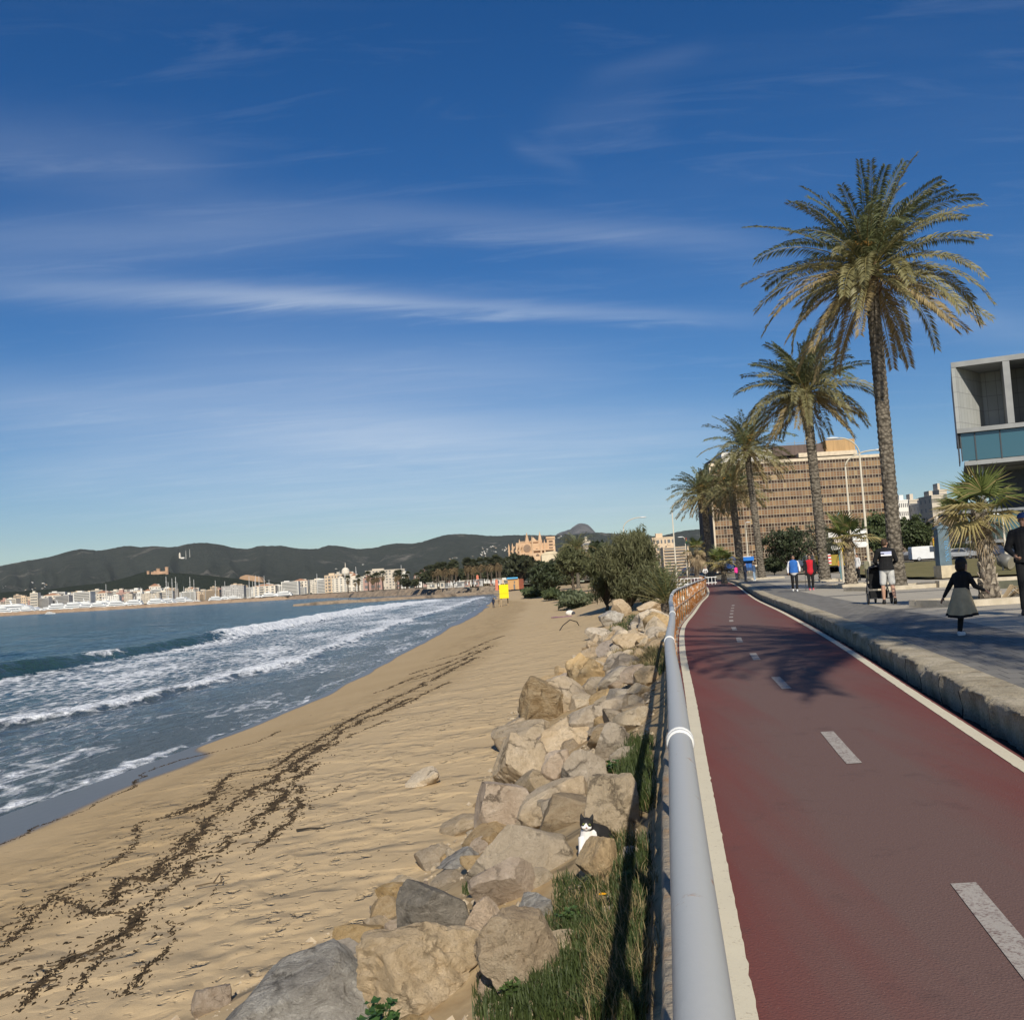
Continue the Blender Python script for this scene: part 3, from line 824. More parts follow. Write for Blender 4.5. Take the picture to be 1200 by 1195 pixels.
# ================================================================== RAILING AND SEAWALL
steel = M('galvanised_paint', (.42, .45, .47), .42, .05, 3, .15, 60, .004, .5, 0.0, col2=(.50, .53, .55))
def rusty_mat(name, col, amt):
    m, nt, p = base_mat(name); L = nt.links
    tc = nn(nt, 'ShaderNodeTexCoord'); vec = tc.outputs['Object']
    n = noise_node(nt, vec, 5, 6, .7); f = noise_node(nt, vec, 30, 5, .7)
    k = mth(nt, 'MULTIPLY', mth(nt, 'SUBTRACT', mth(nt, 'ADD', mth(nt, 'MULTIPLY', n.outputs[0], .7), mth(nt, 'MULTIPLY', f.outputs[0], .3)), amt), 14, clamp=True)
    rust = mixc(nt, f.outputs[0], (.20, .065, .015), (.48, .20, .045))
    L.new(mixc(nt, k, col, rust), p.inputs['Base Color']); L.new(mth(nt, 'MULTIPLY_ADD', k, .4, .45), p.inputs['Roughness'])
    L.new(bump(nt, mth(nt, 'ADD', k, mth(nt, 'MULTIPLY', f.outputs[0], .6)), .4, .003), p.inputs['Normal']); return m
rail_m = rusty_mat('rail_paint', (.475, .472, .44), .600)
ring_m = rusty_mat('ring_paint', (.70, .69, .65), .58)
post_m = rusty_mat('post_paint', (.62, .56, .46), .46)
bal_m = rusty_mat('baluster_paint', (.66, .60, .50), .41)
RZ, RR = .95, .0315
rail = thing('guard_railing', 'grey tubular steel railing with white joint rings and rusty orange posts beside the cycle path', 'railing', (xF(2), 2, 0))
ro = V((xF(2), 2, 0))
def rp(Y, z, off=0): return V((xF(Y) + off, Y, z)) - ro
END = 118
mb = MB(); ys = [-1.5] + geo_steps(.3, END, .02, .18)
mb.tube([rp(y, RZ) for y in ys], RR, 20); top = mb.build('top_rail', rail_m, rail, True)
mb = MB(); mb.tube([rp(y, .50) for y in ys], .024, 10); mb.build('lower_rail', post_m, rail, True)
joints = [2.66, 6.55, 10.8, 15.3, 19.7, 24, 28.3, 32.6, 37, 41.4, 46, 50.5, 55, 60, 65, 70, 76, 82, 88, 96, 104, 112]
for i, y in enumerate(joints):
    mb = MB()
    for dy in (-.022, .022):
        a = rp(y + dy - .011, RZ); b = rp(y + dy + .011, RZ)
        mb.tube([a, a.lerp(b, .2), a.lerp(b, .8), b], [RR + .002, RR + .0055, RR + .0055, RR + .002], 20)
    mb.tube([rp(y - .02, RZ), rp(y + .02, RZ)], RR + .0022, 20)
    mb.build('joint_ring', ring_m, top, True)
y = 1.2
while y < END:
    mb = MB(); mb.tube([rp(y, -.04), rp(y, RZ - .02)], .024, 10); mb.box(rp(y, .006), (.12, .12, .012)); mb.build('post', post_m if y < 8 else bal_m, rail, True); y += 1.44 if y < 50 else 2.2
conc = M('old_concrete', (.20, .175, .14), .95, .25, 3, .8, 25, .02, col2=(.33, .28, .21), c3=(.36, .22, .11))
rows = []
for Y in geo_steps(.2, 120, .012, .06):
    k = .012 * nz(Y * 2.4, 1) + .008 * nz(Y * 8, 2)
    x = xF(Y)
    rows.append([(x - .155 - k * .5, Y, -.75), (x - .135 - k, Y, -.35), (x - .118 - k, Y, -.02 + k * .3), (x - .105 - k, Y, .008), (x - .05, Y, .010), (x + .02, Y, .010), (x + .05, Y, .010), (x + .055, Y, .001)])
o = grid_mesh('seawall_edge', rows, conc); del o['kind']
tag(o, 'weathered concrete wall edge carrying the steel railing, left of the white line', 'wall edge')

# ================================================================== BOULDERS
def rock_mat(name, a, b, c, crack=.35, streak=None, bstr=.75):
    m, nt, p = base_mat(name); L = nt.links
    tc = nn(nt, 'ShaderNodeTexCoord'); oi = nn(nt, 'ShaderNodeObjectInfo')
    off = nn(nt, 'ShaderNodeVectorMath', operation='ADD'); L.new(tc.outputs['Object'], off.inputs[0])
    cx = nn(nt, 'ShaderNodeCombineXYZ'); L.new(mth(nt, 'MULTIPLY', oi.outputs['Random'], 40), cx.inputs[0]); L.new(cx.outputs[0], off.inputs[1])
    vec = off.outputs[0]
    n = noise_node(nt, vec, 3.2, 8, .66, .4); f = noise_node(nt, vec, 17, 9, .74, .3); g = noise_node(nt, vec, 75, 5, .75)
    wv = nn(nt, 'ShaderNodeVectorMath', operation='MULTIPLY_ADD'); L.new(f.outputs['Color'], wv.inputs[0]); wv.inputs[1].default_value = (.16, .16, .16); L.new(vec, wv.inputs[2])
    vo = nn(nt, 'ShaderNodeTexVoronoi'); vo.feature = 'DISTANCE_TO_EDGE'; vo.inputs['Scale'].default_value = 2.6; L.new(wv.outputs[0], vo.inputs['Vector'])
    crk = mth(nt, 'SUBTRACT', 1.0, mth(nt, 'MULTIPLY', vo.outputs['Distance'], 26), clamp=True)
    crm_ = noise_node(nt, vec, 2.2, 3); crk = mth(nt, 'MULTIPLY', crk, mth(nt, 'MULTIPLY', mth(nt, 'SUBTRACT', crm_.outputs[0], .50, clamp=True), 8, clamp=True))
    pt = nn(nt, 'ShaderNodeTexVoronoi'); pt.inputs['Scale'].default_value = 38; L.new(wv.outputs[0], pt.inputs['Vector'])
    pits = mth(nt, 'MULTIPLY', mth(nt, 'SUBTRACT', .30, pt.outputs['Distance'], clamp=True), mth(nt, 'MULTIPLY', mth(nt, 'SUBTRACT', n.outputs[0], .5, clamp=True), 14, clamp=True))
    col = ramp(nt, n.outputs[0], [(.28, a), (.5, b), (.72, c)]).outputs[0]
    col = mixc(nt, mth(nt, 'MULTIPLY', mth(nt, 'SUBTRACT', f.outputs[0], .52, clamp=True), 3.0, clamp=True), col, mul(a, .62))
    col = mixc(nt, mth(nt, 'MULTIPLY', mth(nt, 'SUBTRACT', .43, f.outputs[0], clamp=True), 4.5, clamp=True), col, mul(c, 1.25))
    col = mixc(nt, mth(nt, 'MULTIPLY', crk, .75), col, mul(a, .3)); col = mixc(nt, mth(nt, 'MULTIPLY', pits, 2.2, clamp=True), col, mul(a, .45))
    gs = noise_node(nt, vec, 1.1, 6, .7); col = mixc(nt, mth(nt, 'MULTIPLY', mth(nt, 'SUBTRACT', gs.outputs[0], .54, clamp=True), 2.0, clamp=True), col, (.27, .235, .19))
    hgt = mth(nt, 'ADD', mth(nt, 'MULTIPLY', f.outputs[0], .75), mth(nt, 'MULTIPLY', g.outputs[0], .25))
    hgt = mth(nt, 'SUBTRACT', hgt, mth(nt, 'ADD', mth(nt, 'MULTIPLY', crk, .8), mth(nt, 'MULTIPLY', pits, 1.2)))
    if streak:
        mp = nn(nt, 'ShaderNodeMapping'); mp.inputs['Scale'].default_value = streak; mp.inputs['Rotation'].default_value = (.3, .2, .4); L.new(vec, mp.inputs[0])
        s = noise_node(nt, mp.outputs[0], 2.2, 6, .7, 1.2)
        col = mixc(nt, mth(nt, 'MULTIPLY', mth(nt, 'SUBTRACT', s.outputs[0], .50, clamp=True), 3.5, clamp=True), col, mul(a, .55))
        col = mixc(nt, mth(nt, 'MULTIPLY', mth(nt, 'SUBTRACT', .45, s.outputs[0], clamp=True), 4, clamp=True), col, mul(c, 1.3))
        hgt = mth(nt, 'ADD', hgt, mth(nt, 'MULTIPLY', s.outputs[0], .9))
    hs = nn(nt, 'ShaderNodeHueSaturation'); L.new(mth(nt, 'MULTIPLY_ADD', oi.outputs['Random'], .30, .86), hs.inputs['Value'])
    L.new(mth(nt, 'MULTIPLY_ADD', oi.outputs['Random'], .35, .82), hs.inputs['Saturation']); L.new(col, hs.inputs['Color'])
    L.new(hs.outputs[0], p.inputs['Base Color']); p.inputs['Roughness'].default_value = .92; p.inputs['Specular IOR Level'].default_value = .2
    nb = bump(nt, n.outputs[0], .6, .09); nb = bump(nt, hgt, bstr, .05, nb); nb = bump(nt, g.outputs[0], .6, .008, nb)
    L.new(nb, p.inputs['Normal']); return m
RK = {
    'tan': rock_mat('tan_limestone', (.36, .27, .17), (.52, .41, .28), (.63, .52, .38)),
    'pale': rock_mat('pale_limestone', (.43, .34, .235), (.58, .48, .35), (.68, .585, .45)),
    'orange': rock_mat('orange_limestone', (.38, .26, .14), (.52, .38, .22), (.60, .47, .30)),
    'grey': rock_mat('grey_veined_stone', (.25, .228, .195), (.39, .36, .315), (.56, .53, .47), streak=(2, 7, 4), bstr=.9),
    'dark': rock_mat('dark_grey_stone', (.13, .118, .10), (.21, .19, .16), (.30, .27, .23), streak=(2, 4, 6)),
    'brown': rock_mat('brown_grey_stone', (.33, .262, .18), (.46, .375, .27), (.55, .46, .35)),
    'pink': rock_mat('pinkish_stone', (.40, .30, .21), (.52, .41, .305), (.61, .50, .385)),
    'strat': rock_mat('layered_brown_stone', (.22, .135, .055), (.40, .29, .16), (.5, .4, .26), streak=(1.5, 14, 14), bstr=1.0),
}
import bmesh
def rock_mesh(seed, cuts=9, sub=4, rough=.10, cutr=(.46, .86), lumps=.30):
    r = random.Random(seed)
    b = bmesh.new(); bmesh.ops.create_icosphere(b, subdivisions=sub, radius=1)
    pl = []
    for _ in range(cuts + 5):
        d = V((r.gauss(0, 1), r.gauss(0, 1), r.gauss(0, .8))).normalized(); pl.append((d, r.uniform(*cutr)))
    o = V((r.uniform(0, 90), r.uniform(0, 90), r.uniform(0, 90)))
    for v in b.verts:
        p = v.co * (1 + lumps * noise.noise(v.co * 1.1 + o))
        for d, h in pl:
            q = p.dot(d)
            if q > h: p = p - d * (q - h) * .97
        n = p.normalized()
        rid = abs(noise.noise(p * 2.6 + o))
        p += n * (rough * (.6 * noise.noise(p * 2.2 + o) + .35 * noise.noise(p * 5.5 + o) + .2 * noise.noise(p * 12 + o)) - rough * .55 * max(0, .14 - rid) * 5)
        v.co = p
    mn = V((min(v.co[i] for v in b.verts) for i in range(3))); mx = V((max(v.co[i] for v in b.verts) for i in range(3)))
    for v in b.verts: v.co = V(((v.co[i] - (mn[i] + mx[i]) / 2) * 2 / (mx[i] - mn[i]) for i in range(3)))
    b.normal_update()
    for f in b.faces: f.smooth = True
    for e in b.edges:
        if len(e.link_faces) == 2 and e.calc_face_angle(0) > .42: e.smooth = False
    me = bpy.data.meshes.new('boulder'); b.to_mesh(me); b.free()
    return me
def to_px(p):
    d = V(p) - V((0, 0, CAMZ)); x, y, z = d.dot(rt), d.dot(up), d.dot(fwd)
    return 600 + FOC * x / z, 597.5 - FOC * y / z
def place_rock(name, me, mat, loc, size, rot, label, group=None):
    me2 = me if (me.materials and me.materials[0] == mat) else me.copy()
    if not me2.materials: me2.materials.append(mat)
    elif me2.materials[0] != mat: me2.materials[0] = mat
    o = bpy.data.objects.new(name, me2); C.objects.link(o)
    o.location = loc; o.scale = size; o.rotation_euler = rot
    return tag(o, label, 'rock', group)
# outline in the photo (left, top, right, bottom) gives bearing and size; the depth comes from the bank itself
def px_rock(x0, y0, x1, y1, kind, label, seed, depth=1.0, lift=0.0, roll=0.0, tilt=0.0, yaw=0.0, push=0.0, cuts=9, rough=.10, sub=4, name='boulder'):
    cx = (x0 + x1) / 2; base = land_hit(cx, y0 * .25 + y1 * .75)
    D = base.y + push
    mid = PY(cx, (y0 + y1) / 2, D)
    wd = (PY(x1, (y0 + y1) / 2, D) - PY(x0, (y0 + y1) / 2, D)).length / 2
    ht = (PY(cx, y0, D) - PY(cx, y1, D)).length / 2
    dep = wd * depth
    # seen from above at a slope: visible height = vertical size + foreshortened depth
    a = math.atan2(CAMZ - mid.z, D)
    hz = max(.35 * ht, (ht * ht - (dep * sin(a)) ** 2)) ** .5 if ht > dep * sin(a) else ht * .55
    hz = max(hz, .45 * ht) / max(.75, cos(a))
    mid.z += lift
    me = rock_mesh(seed, cuts, sub, rough)
    E = mathutils_euler((tilt, roll, yaw)); co = [v.co.copy() for v in me.vertices]
    for _ in range(7):                     # settle size and seat so that the stone fills its outline
        q = [to_px(mid + E @ V((c.x * wd, c.y * dep, c.z * hz))) for c in co[::7]]
        ax0, ax1, ay0, ay1 = min(a[0] for a in q), max(a[0] for a in q), min(a[1] for a in q), max(a[1] for a in q)
        k = (x1 - x0) / (ax1 - ax0); wd *= k; dep = max(wd * depth * .6, min(dep * k, wd * depth))
        kk = (y1 - y0) / (ay1 - ay0); hz = max(.22 * wd, min(1.6 * wd, hz * (1 + (kk - 1) * 1.1)))
        mpp = mid.y / FOC
        mid.x += ((x0 + x1) - (ax0 + ax1)) / 2 * mpp; mid.z -= ((y0 + 0) - (ay0 + 0)) * mpp * .8
    me.transform(Matrix.Diagonal((wd, dep, hz, 1)))
    return place_rock(name, me, RK[kind], mid, (1, 1, 1), (tilt, roll, yaw), label)
from mathutils import Euler
def mathutils_euler(r): return Euler(r).to_matrix()
px_rock(196, 1104, 450, 1300, 'grey', 'long grey veined boulder nearest the camera, at the foot of the bank on the sand', 21, .55, roll=-.30, cuts=12, rough=.06, sub=5)
px_rock(362, 1100, 446, 1150, 'pale', 'pale cream boulder peeking out behind the long grey one', 5, .8, rough=.05)
px_rock(464, 1030, 552, 1118, 'dark', 'dark grey angular boulder standing on end above the sand', 31, .7, roll=.15, cuts=14, rough=.05, sub=5)
px_rock(418, 1080, 566, 1200, 'tan', 'broad rough tan boulder between the dark angular and the long grey one', 47, .8, cuts=6, rough=.14, sub=5)
px_rock(545, 966, 684, 1052, 'brown', 'large smooth domed boulder left of the cat', 52, .75, roll=.10, cuts=8, rough=.05, sub=5)
px_rock(548, 1004, 640, 1070, 'pink', 'pale boulder with a broken brown corner, leaning on the large domed one', 63, .8, roll=.2, cuts=14, rough=.06)
px_rock(556, 1062, 664, 1180, 'orange', 'orange-tan crumbly boulder next to the green grass', 74, .8, cuts=5, rough=.13, sub=5)
px_rock(545, 1050, 604, 1116, 'pink', 'small pinkish boulder behind the orange crumbly one', 85, .8)
px_rock(560, 1120, 606, 1176, 'pink', 'small rounded stone embedded in the bank at the edge of the grass', 86, .8)
px_rock(604, 1045, 652, 1082, 'grey', 'grey block behind the orange crumbly boulder', 87, .8, cuts=14)
px_rock(606, 908, 690, 976, 'tan', 'flat-topped tan boulder with a dark crevice beneath, up-left of the cat', 96, .8, roll=-.25, cuts=12, rough=.05, sub=5)
px_rock(556, 915, 632, 990, 'pink', 'sloping pinkish slab under the flat-topped tan boulder', 107, .7, roll=-.5, cuts=12, rough=.06)
px_rock(578, 858, 644, 938, 'brown', 'rounded grey-brown boulder overhanging the sand', 118, .8, roll=.1, cuts=8, rough=.08, sub=5)
px_rock(608, 792, 664, 866, 'strat', 'boulder end with ragged brown layers facing the beach', 129, .55, roll=.2, cuts=10, rough=.08, sub=5)
px_rock(622, 792, 694, 846, 'brown', 'biggest grey-topped boulder on the crest of the rock bank', 130, .9, roll=-.15, cuts=10, rough=.05, sub=5)
px_rock(666, 812, 748, 862, 'tan', 'long tilted tan slab to the right of the biggest grey-topped boulder', 141, .7, roll=-.3, cuts=13, rough=.05, sub=5)
px_rock(632, 838, 698, 890, 'tan', 'tan boulder wedged beneath the tilted slab', 152, .8, rough=.09)
px_rock(634, 878, 672, 925, 'pink', 'pink and cream boulder between the rounded and the pointed ones', 153, .8, rough=.09)
px_rock(656, 878, 716, 946, 'tan', 'pointed tan boulder with a smooth sloping face', 164, .7, roll=.3, cuts=13, rough=.04, sub=5)
px_rock(694, 846, 746, 898, 'brown', 'rounded grey boulder touching the railing shadow', 175, .8, cuts=8, rough=.07)
px_rock(684, 905, 752, 1000, 'brown', 'tilted brown slab behind the cat, crossed by the railing shadow', 186, .7, roll=.5, cuts=12, rough=.06, sub=5)
catrock = px_rock(675, 979, 727, 1046, 'orange', 'round orange-tan boulder in front of the cat', 197, .8, cuts=5, rough=.08, sub=5)
px_rock(728, 990, 748, 1016, 'pale', 'small pale stone to the right of the cat', 199, .8)
px_rock(662, 768, 716, 824, 'orange', 'rough yellowish boulder up the bank behind the biggest grey-topped one', 208, .8, rough=.15)
px_rock(706, 764, 746, 800, 'brown', 'grey-brown boulder in the rubble above the tilted slab', 219, .8)
px_rock(742, 780, 774, 812, 'orange', 'tan boulder at the railing foot above the rubble', 220, .8)
px_rock(716, 738, 756, 764, 'pale', 'pale flat boulder beside the dry grass patch', 231, .8)
px_rock(748, 714, 786, 746, 'pale', 'large pale boulder on the crest just left of the railing bend', 242, .9, rough=.08)
px_rock(746, 700, 784, 722, 'tan', 'tan boulder below the young date palm', 253, .8, rough=.08)
px_rock(716, 702, 740, 728, 'orange', 'tan boulder at the foot of the tamarisk thicket', 264, .8, rough=.1)
px_rock(702, 715, 730, 738, 'grey', 'grey boulder on the sand by the tamarisk thicket', 275, .9)
px_rock(740, 696, 756, 708, 'pale', 'small cream boulder under the tamarisk thicket', 286, .9)
px_rock(714, 738, 742, 760, 'tan', 'tan boulder in the middle of the far rock bank', 287, .9)
# half buried stones on the sand
px_rock(476, 898, 516, 926, 'pale', 'whitish stone half buried in the open sand', 301, .8, roll=-.2)
px_rock(496, 986, 526, 1004, 'brown', 'flat brown stone barely showing through the sand', 302, .9)
px_rock(510, 992, 566, 1020, 'grey', 'low grey stone half buried where sand meets the rocks', 303, .8, roll=-.2)
px_rock(436, 1064, 452, 1080, 'dark', 'small dark stone lying on the sand by the angular boulder', 304, .9)
px_rock(568, 915, 584, 932, 'dark', 'small dark stone at the foot of the rounded grey-brown boulder', 305, .9)
px_rock(680, 770, 692, 782, 'brown', 'small brown stone on the sand left of the rough yellowish boulder', 306, .9)
# the rest of the bank: rubble between the named boulders
protos = [rock_mesh(500 + i, 9 + i % 4, 3, .09) for i in range(10)]
rb = random.Random(77)
kinds = ['tan', 'tan', 'brown', 'pale', 'orange', 'pink', 'pale', 'orange']
pm = {}
for Y0, Y1, n, s0, s1, grp, lab in ((4.5, 9, 42, .05, .17, 'rubble among the near boulders', 'small stone lodged in the rubble between the near boulders'),
                           (8.5, 16, 54, .08, .30, 'stones filling the middle of the rock bank', 'tan stone packed between the larger boulders of the bank'),
                           (16, 30, 58, .14, .42, 'stones of the rock bank beyond the biggest boulder', 'limestone boulder in the far stretch of the rock bank'),
                           (30, 48, 46, .22, .62, 'boulders of the far rock bank below the railing bend', 'pale boulder on the bank below the railing bend')):
    for i in range(n):
        Y = rb.uniform(Y0, Y1); et = toeE(Y); u = rb.random()
        e = .45 + (et * 1.02 - .45) * (u ** .8); X = xF(Y) - e
        s = s0 + (s1 - s0) * rb.random() ** 2
        if e - s < .2: continue
        k = rb.choice(kinds); pi_ = rb.randrange(10)
        if (pi_, k) not in pm:
            q = protos[pi_].copy(); q.materials.clear(); q.materials.append(RK[k]); pm[(pi_, k)] = q
        place_rock('boulder' if s > .2 else 'stone', pm[(pi_, k)], RK[k], (X, Y, beach_z(X, Y) + s * .18), (s * rb.uniform(.9, 1.4), s * rb.uniform(.8, 1.2), s * rb.uniform(.55, .9)),
                   (rb.uniform(-.4, .4), rb.uniform(-.4, .4), rb.uniform(0, 6.3)), lab, grp)

# gravel and chips washed between the boulders
mb = MB(); rv = random.Random(41)
for i in range(5200):
    Y = 4.2 + 22 * rv.random() ** 1.7; et = toeE(Y); e = .3 + (et * 1.08 - .3) * rv.random(); X = xF(Y) - e
    if nz(X * 1.6, Y * 1.6, 5) < -.12: continue
    z = beach_z(X, Y); q = (.006 + .028 * rv.random() ** 3) * (1 + .05 * Y); vs = []
    for d in ((1, 0, 0), (0, 1, 0), (-1, 0, 0), (0, -1, 0), (.1, .1, .8), (-.3, .2, -.4)): vs.append((X + q * (d[0] + rv.uniform(-.4, .4)), Y + q * (d[1] + rv.uniform(-.4, .4)), z + q * (.1 + d[2] + rv.uniform(-.2, .2))))
    mb.add(vs, [(0, 1, 4), (1, 2, 4), (2, 3, 4), (3, 0, 4), (1, 0, 5), (2, 1, 5), (3, 2, 5), (0, 3, 5)])
tag(mb.build('gravel', M('gravel_stone', (.26, .20, .13), .95, .3, 7, col2=(.50, .41, .29))), 'loose gravel and stone chips between the boulders', 'gravel', kind='stuff')

# ================================================================== CAT
def remesh(o, voxel, smooth=4, dec=None):
    md = o.modifiers.new('r', 'REMESH'); md.mode = 'VOXEL'; md.voxel_size = voxel; md.use_smooth_shade = True
    if smooth:
        s2 = o.modifiers.new('s', 'SMOOTH'); s2.iterations = smooth; s2.factor = .5
    dg = bpy.context.evaluated_depsgraph_get(); dg.update()
    me = bpy.data.meshes.new_from_object(o.evaluated_get(dg))
    o.modifiers.clear(); old = o.data
    mats = [q for q in old.materials]
    o.data = me
    me.materials.clear()
    for q in mats: me.materials.append(q)
    me.polygons.foreach_set('use_smooth', [True] * len(me.polygons))
    bpy.data.meshes.remove(old)
    return o
cp = PY(684, 966, 6.75); gz = beach_z(cp.x, cp.y)
D = cp.y
cat = thing('cat', 'black and white cat looking up from among the boulders', 'cat', (cp.x, D + .03, cp.z - .205))
def fur_mat():
    m, nt, p = base_mat('cat_fur'); L = nt.links
    tc = nn(nt, 'ShaderNodeTexCoord'); sx = nn(nt, 'ShaderNodeSeparateXYZ'); L.new(tc.outputs['Object'], sx.inputs[0])
    n = noise_node(nt, tc.outputs['Object'], 30, 3)
    w_ = mth(nt, 'MULTIPLY', mth(nt, 'SUBTRACT', n.outputs[0], .5), .02)
    x, y, z = sx.outputs
    # white bib and chest in front, white blaze between the eyes, white muzzle; black everywhere else
    bib = mth(nt, 'MULTIPLY', mth(nt, 'LESS_THAN', mth(nt, 'ADD', y, w_), -.028), mth(nt, 'LESS_THAN', mth(nt, 'ADD', z, w_), .175))
    blz = mth(nt, 'LESS_THAN', mth(nt, 'ADD', mth(nt, 'ABSOLUTE', mth(nt, 'ADD', x, .004)), mth(nt, 'MULTIPLY', mth(nt, 'SUBTRACT', z, .206), .75)), .017)
    muz = mth(nt, 'MULTIPLY', mth(nt, 'LESS_THAN', z, .206), mth(nt, 'LESS_THAN', mth(nt, 'ABSOLUTE', x), .034))
    face = mth(nt, 'MULTIPLY', mth(nt, 'LESS_THAN', y, -.055), mth(nt, 'MULTIPLY', mth(nt, 'MAXIMUM', blz, muz), mth(nt, 'LESS_THAN', z, .236)))
    f = mth(nt, 'MAXIMUM', bib, face)
    L.new(mixc(nt, f, (.012, .011, .011), (.80, .77, .73)), p.inputs['Base Color']); p.inputs['Roughness'].default_value = .75
    fn = noise_node(nt, tc.outputs['Object'], 160, 3); L.new(bump(nt, fn.outputs[0], .5, .004), p.inputs['Normal']); return m
mb = MB()
mb.ell((0, -.035, .212), (.047, .046, .042))                     # head
mb.ell((-.017, -.073, .198), (.018, .017, .014)); mb.ell((.017, -.073, .198), (.018, .017, .014)); mb.ell((0, -.066, .186), (.016, .016, .012))
for s in (-1, 1):
    mb.tube([(s * .030, -.03, .235), (s * .036, -.032, .262), (s * .040, -.03, .282)], [.019, .012, .003], 8, sq=.55)
mb.tube([(0, -.03, .205), (.004, -.02, .16), (.01, -.005, .11), (.02, .02, .05)], [.034, .043, .058, .066], 14)
mb.tube([(.004, -.02, .14), (.05, .03, .14), (.11, .07, .115), (.16, .10, .07)], [.045, .066, .070, .05], 14)
mb.ell((.15, .09, .06), (.07, .065, .065))
for s in (-1, 1):
    mb.tube([(s * .026, -.03, .12), (s * .028, -.05, .06), (s * .03, -.06, .0)], [.027, .020, .017], 10); mb.ell((s * .03, -.075, -.002), (.018, .026, .013))
    mb.tube([(.15 + s * .03, .08, .05), (.13 + s * .05, .04, .01)], [.035, .02], 10)
mb.tube([(.2, .12, .04), (.25, .10, .02), (.24, .03, .0)], [.02, .016, .01], 8)
body = mb.build('body', fur_mat(), cat); remesh(body, .0045, 3)
eye_m = M('cat_eye', (.35, .38, .10), .1, .1, 5, spec=.8); pup = M('black_gloss', (.01, .01, .01), .15, .1, 5, spec=.6)
for s in (-1, 1):
    mb = MB(); mb.ell((s * .019, -.0735, .2165), (.0085, .006, .0075), nu=10, nv=8); e = mb.build('eye', eye_m, cat, True)
    mb = MB(); mb.ell((s * .019, -.0788, .2165), (.003, .002, .0055), nu=8, nv=6); mb.build('pupil', pup, e, True)
mb = MB(); mb.ell((0, -.0905, .2005), (.006, .004, .0045), nu=8, nv=6); mb.build('nose', M('cat_nose', (.55, .28, .25), .5, .1, 5), cat, True)
cat.rotation_euler = (0, .10, -.06)

# ================================================================== PLANTS ON THE BANK
grass_g = leafmat('green_blade', (.032, .052, .014), (.088, .115, .034), .55, .25, 0, 2)
grass_d = leafmat('dry_blade', (.17, .125, .055), (.33, .26, .13), .8, .2, 0, 2)
olive_l = leafmat('olive_leaf', (.060, .072, .035), (.135, .145, .075), .6, .2, .1)
def blades(mb, X, Y, z, n, h, spread, rr, w=.006, lean=.5, mi=0):
    for _ in range(n):
        a = rr.uniform(0, 6.283); d = spread * sqrt(rr.random()); x, y = X + d * cos(a), Y + d * sin(a)
        b = rr.uniform(0, 6.283); hh = h * rr.uniform(.5, 1.15); l = hh * lean * rr.uniform(.2, 1.3)
        px_, py_ = -sin(b) * w / 2, cos(b) * w / 2
        q1 = (x + cos(b) * l * .35, y + sin(b) * l * .35, z + hh * .6); q2 = (x + cos(b) * l, y + sin(b) * l, z + hh)
        mb.add([(x - px_, y - py_, z - .01), (x + px_, y + py_, z - .01), (q1[0] + px_ * .8, q1[1] + py_ * .8, q1[2]), (q1[0] - px_ * .8, q1[1] - py_ * .8, q1[2]), q2],
               [(0, 1, 2, 3), (3, 2, 4)], mi)
rg = random.Random(5)
mb = MB()
def patch(px0, py0, px1, py1, n, h, spread, per, w, mi, lean=.5, wild=None):
    for _ in range(n):
        px = rg.uniform(px0, px1); py = rg.uniform(py0, py1)
        if wild and not wild(px, py): continue
        p = land_hit(px, py)
        if xF(p.y) - p.x < .16: continue
        blades(mb, p.x, p.y, p.z, per, h, spread, rg, w, lean, mi)
inpoly1 = lambda x, y: x > 560 + max(0, 1150 - y) * .95
patch(560, 1085, 752, 1200, 620, .085, .035, 13, .0055, 0, .6, inpoly1)
patch(650, 1030, 720, 1100, 130, .075, .035, 11, .0055, 0, .6)
patch(722, 985, 758, 1120, 300, .085, .04, 13, .006, 0, .5)
patch(725, 868, 764, 950, 220, .12, .06, 12, .008, 0, .5)
patch(690, 1060, 755, 1195, 110, .10, .05, 9, .005, 1, 1.0)
patch(650, 1050, 700, 1140, 60, .06, .05, 8, .005, 1, 1.0)
patch(700, 900, 765, 1180, 130, .10, .06, 8, .006, 1, .9)
patch(722, 765, 778, 792, 220, .22, .16, 14, .014, 1, .8)
patch(722, 765, 778, 792, 140, .20, .16, 12, .014, 0, .7)
patch(702, 738, 728, 752, 60, .12, .2, 12, .02, 0, .8)
patch(718, 722, 750, 752, 110, .25, .25, 12, .02, 0, .8)
patch(760, 690, 792, 706, 90, .45, .4, 14, .03, 1, .7)
patch(596, 938, 616, 964, 26, .08, .05, 14, .007, 0, .5)
patch(545, 1036, 562, 1048, 14, .07, .04, 14, .006, 0, .5)
tag(mb.build('grass', [grass_g, grass_d]), 'green and dry grass growing on the bank between boulders and railing', 'grass', kind='stuff')

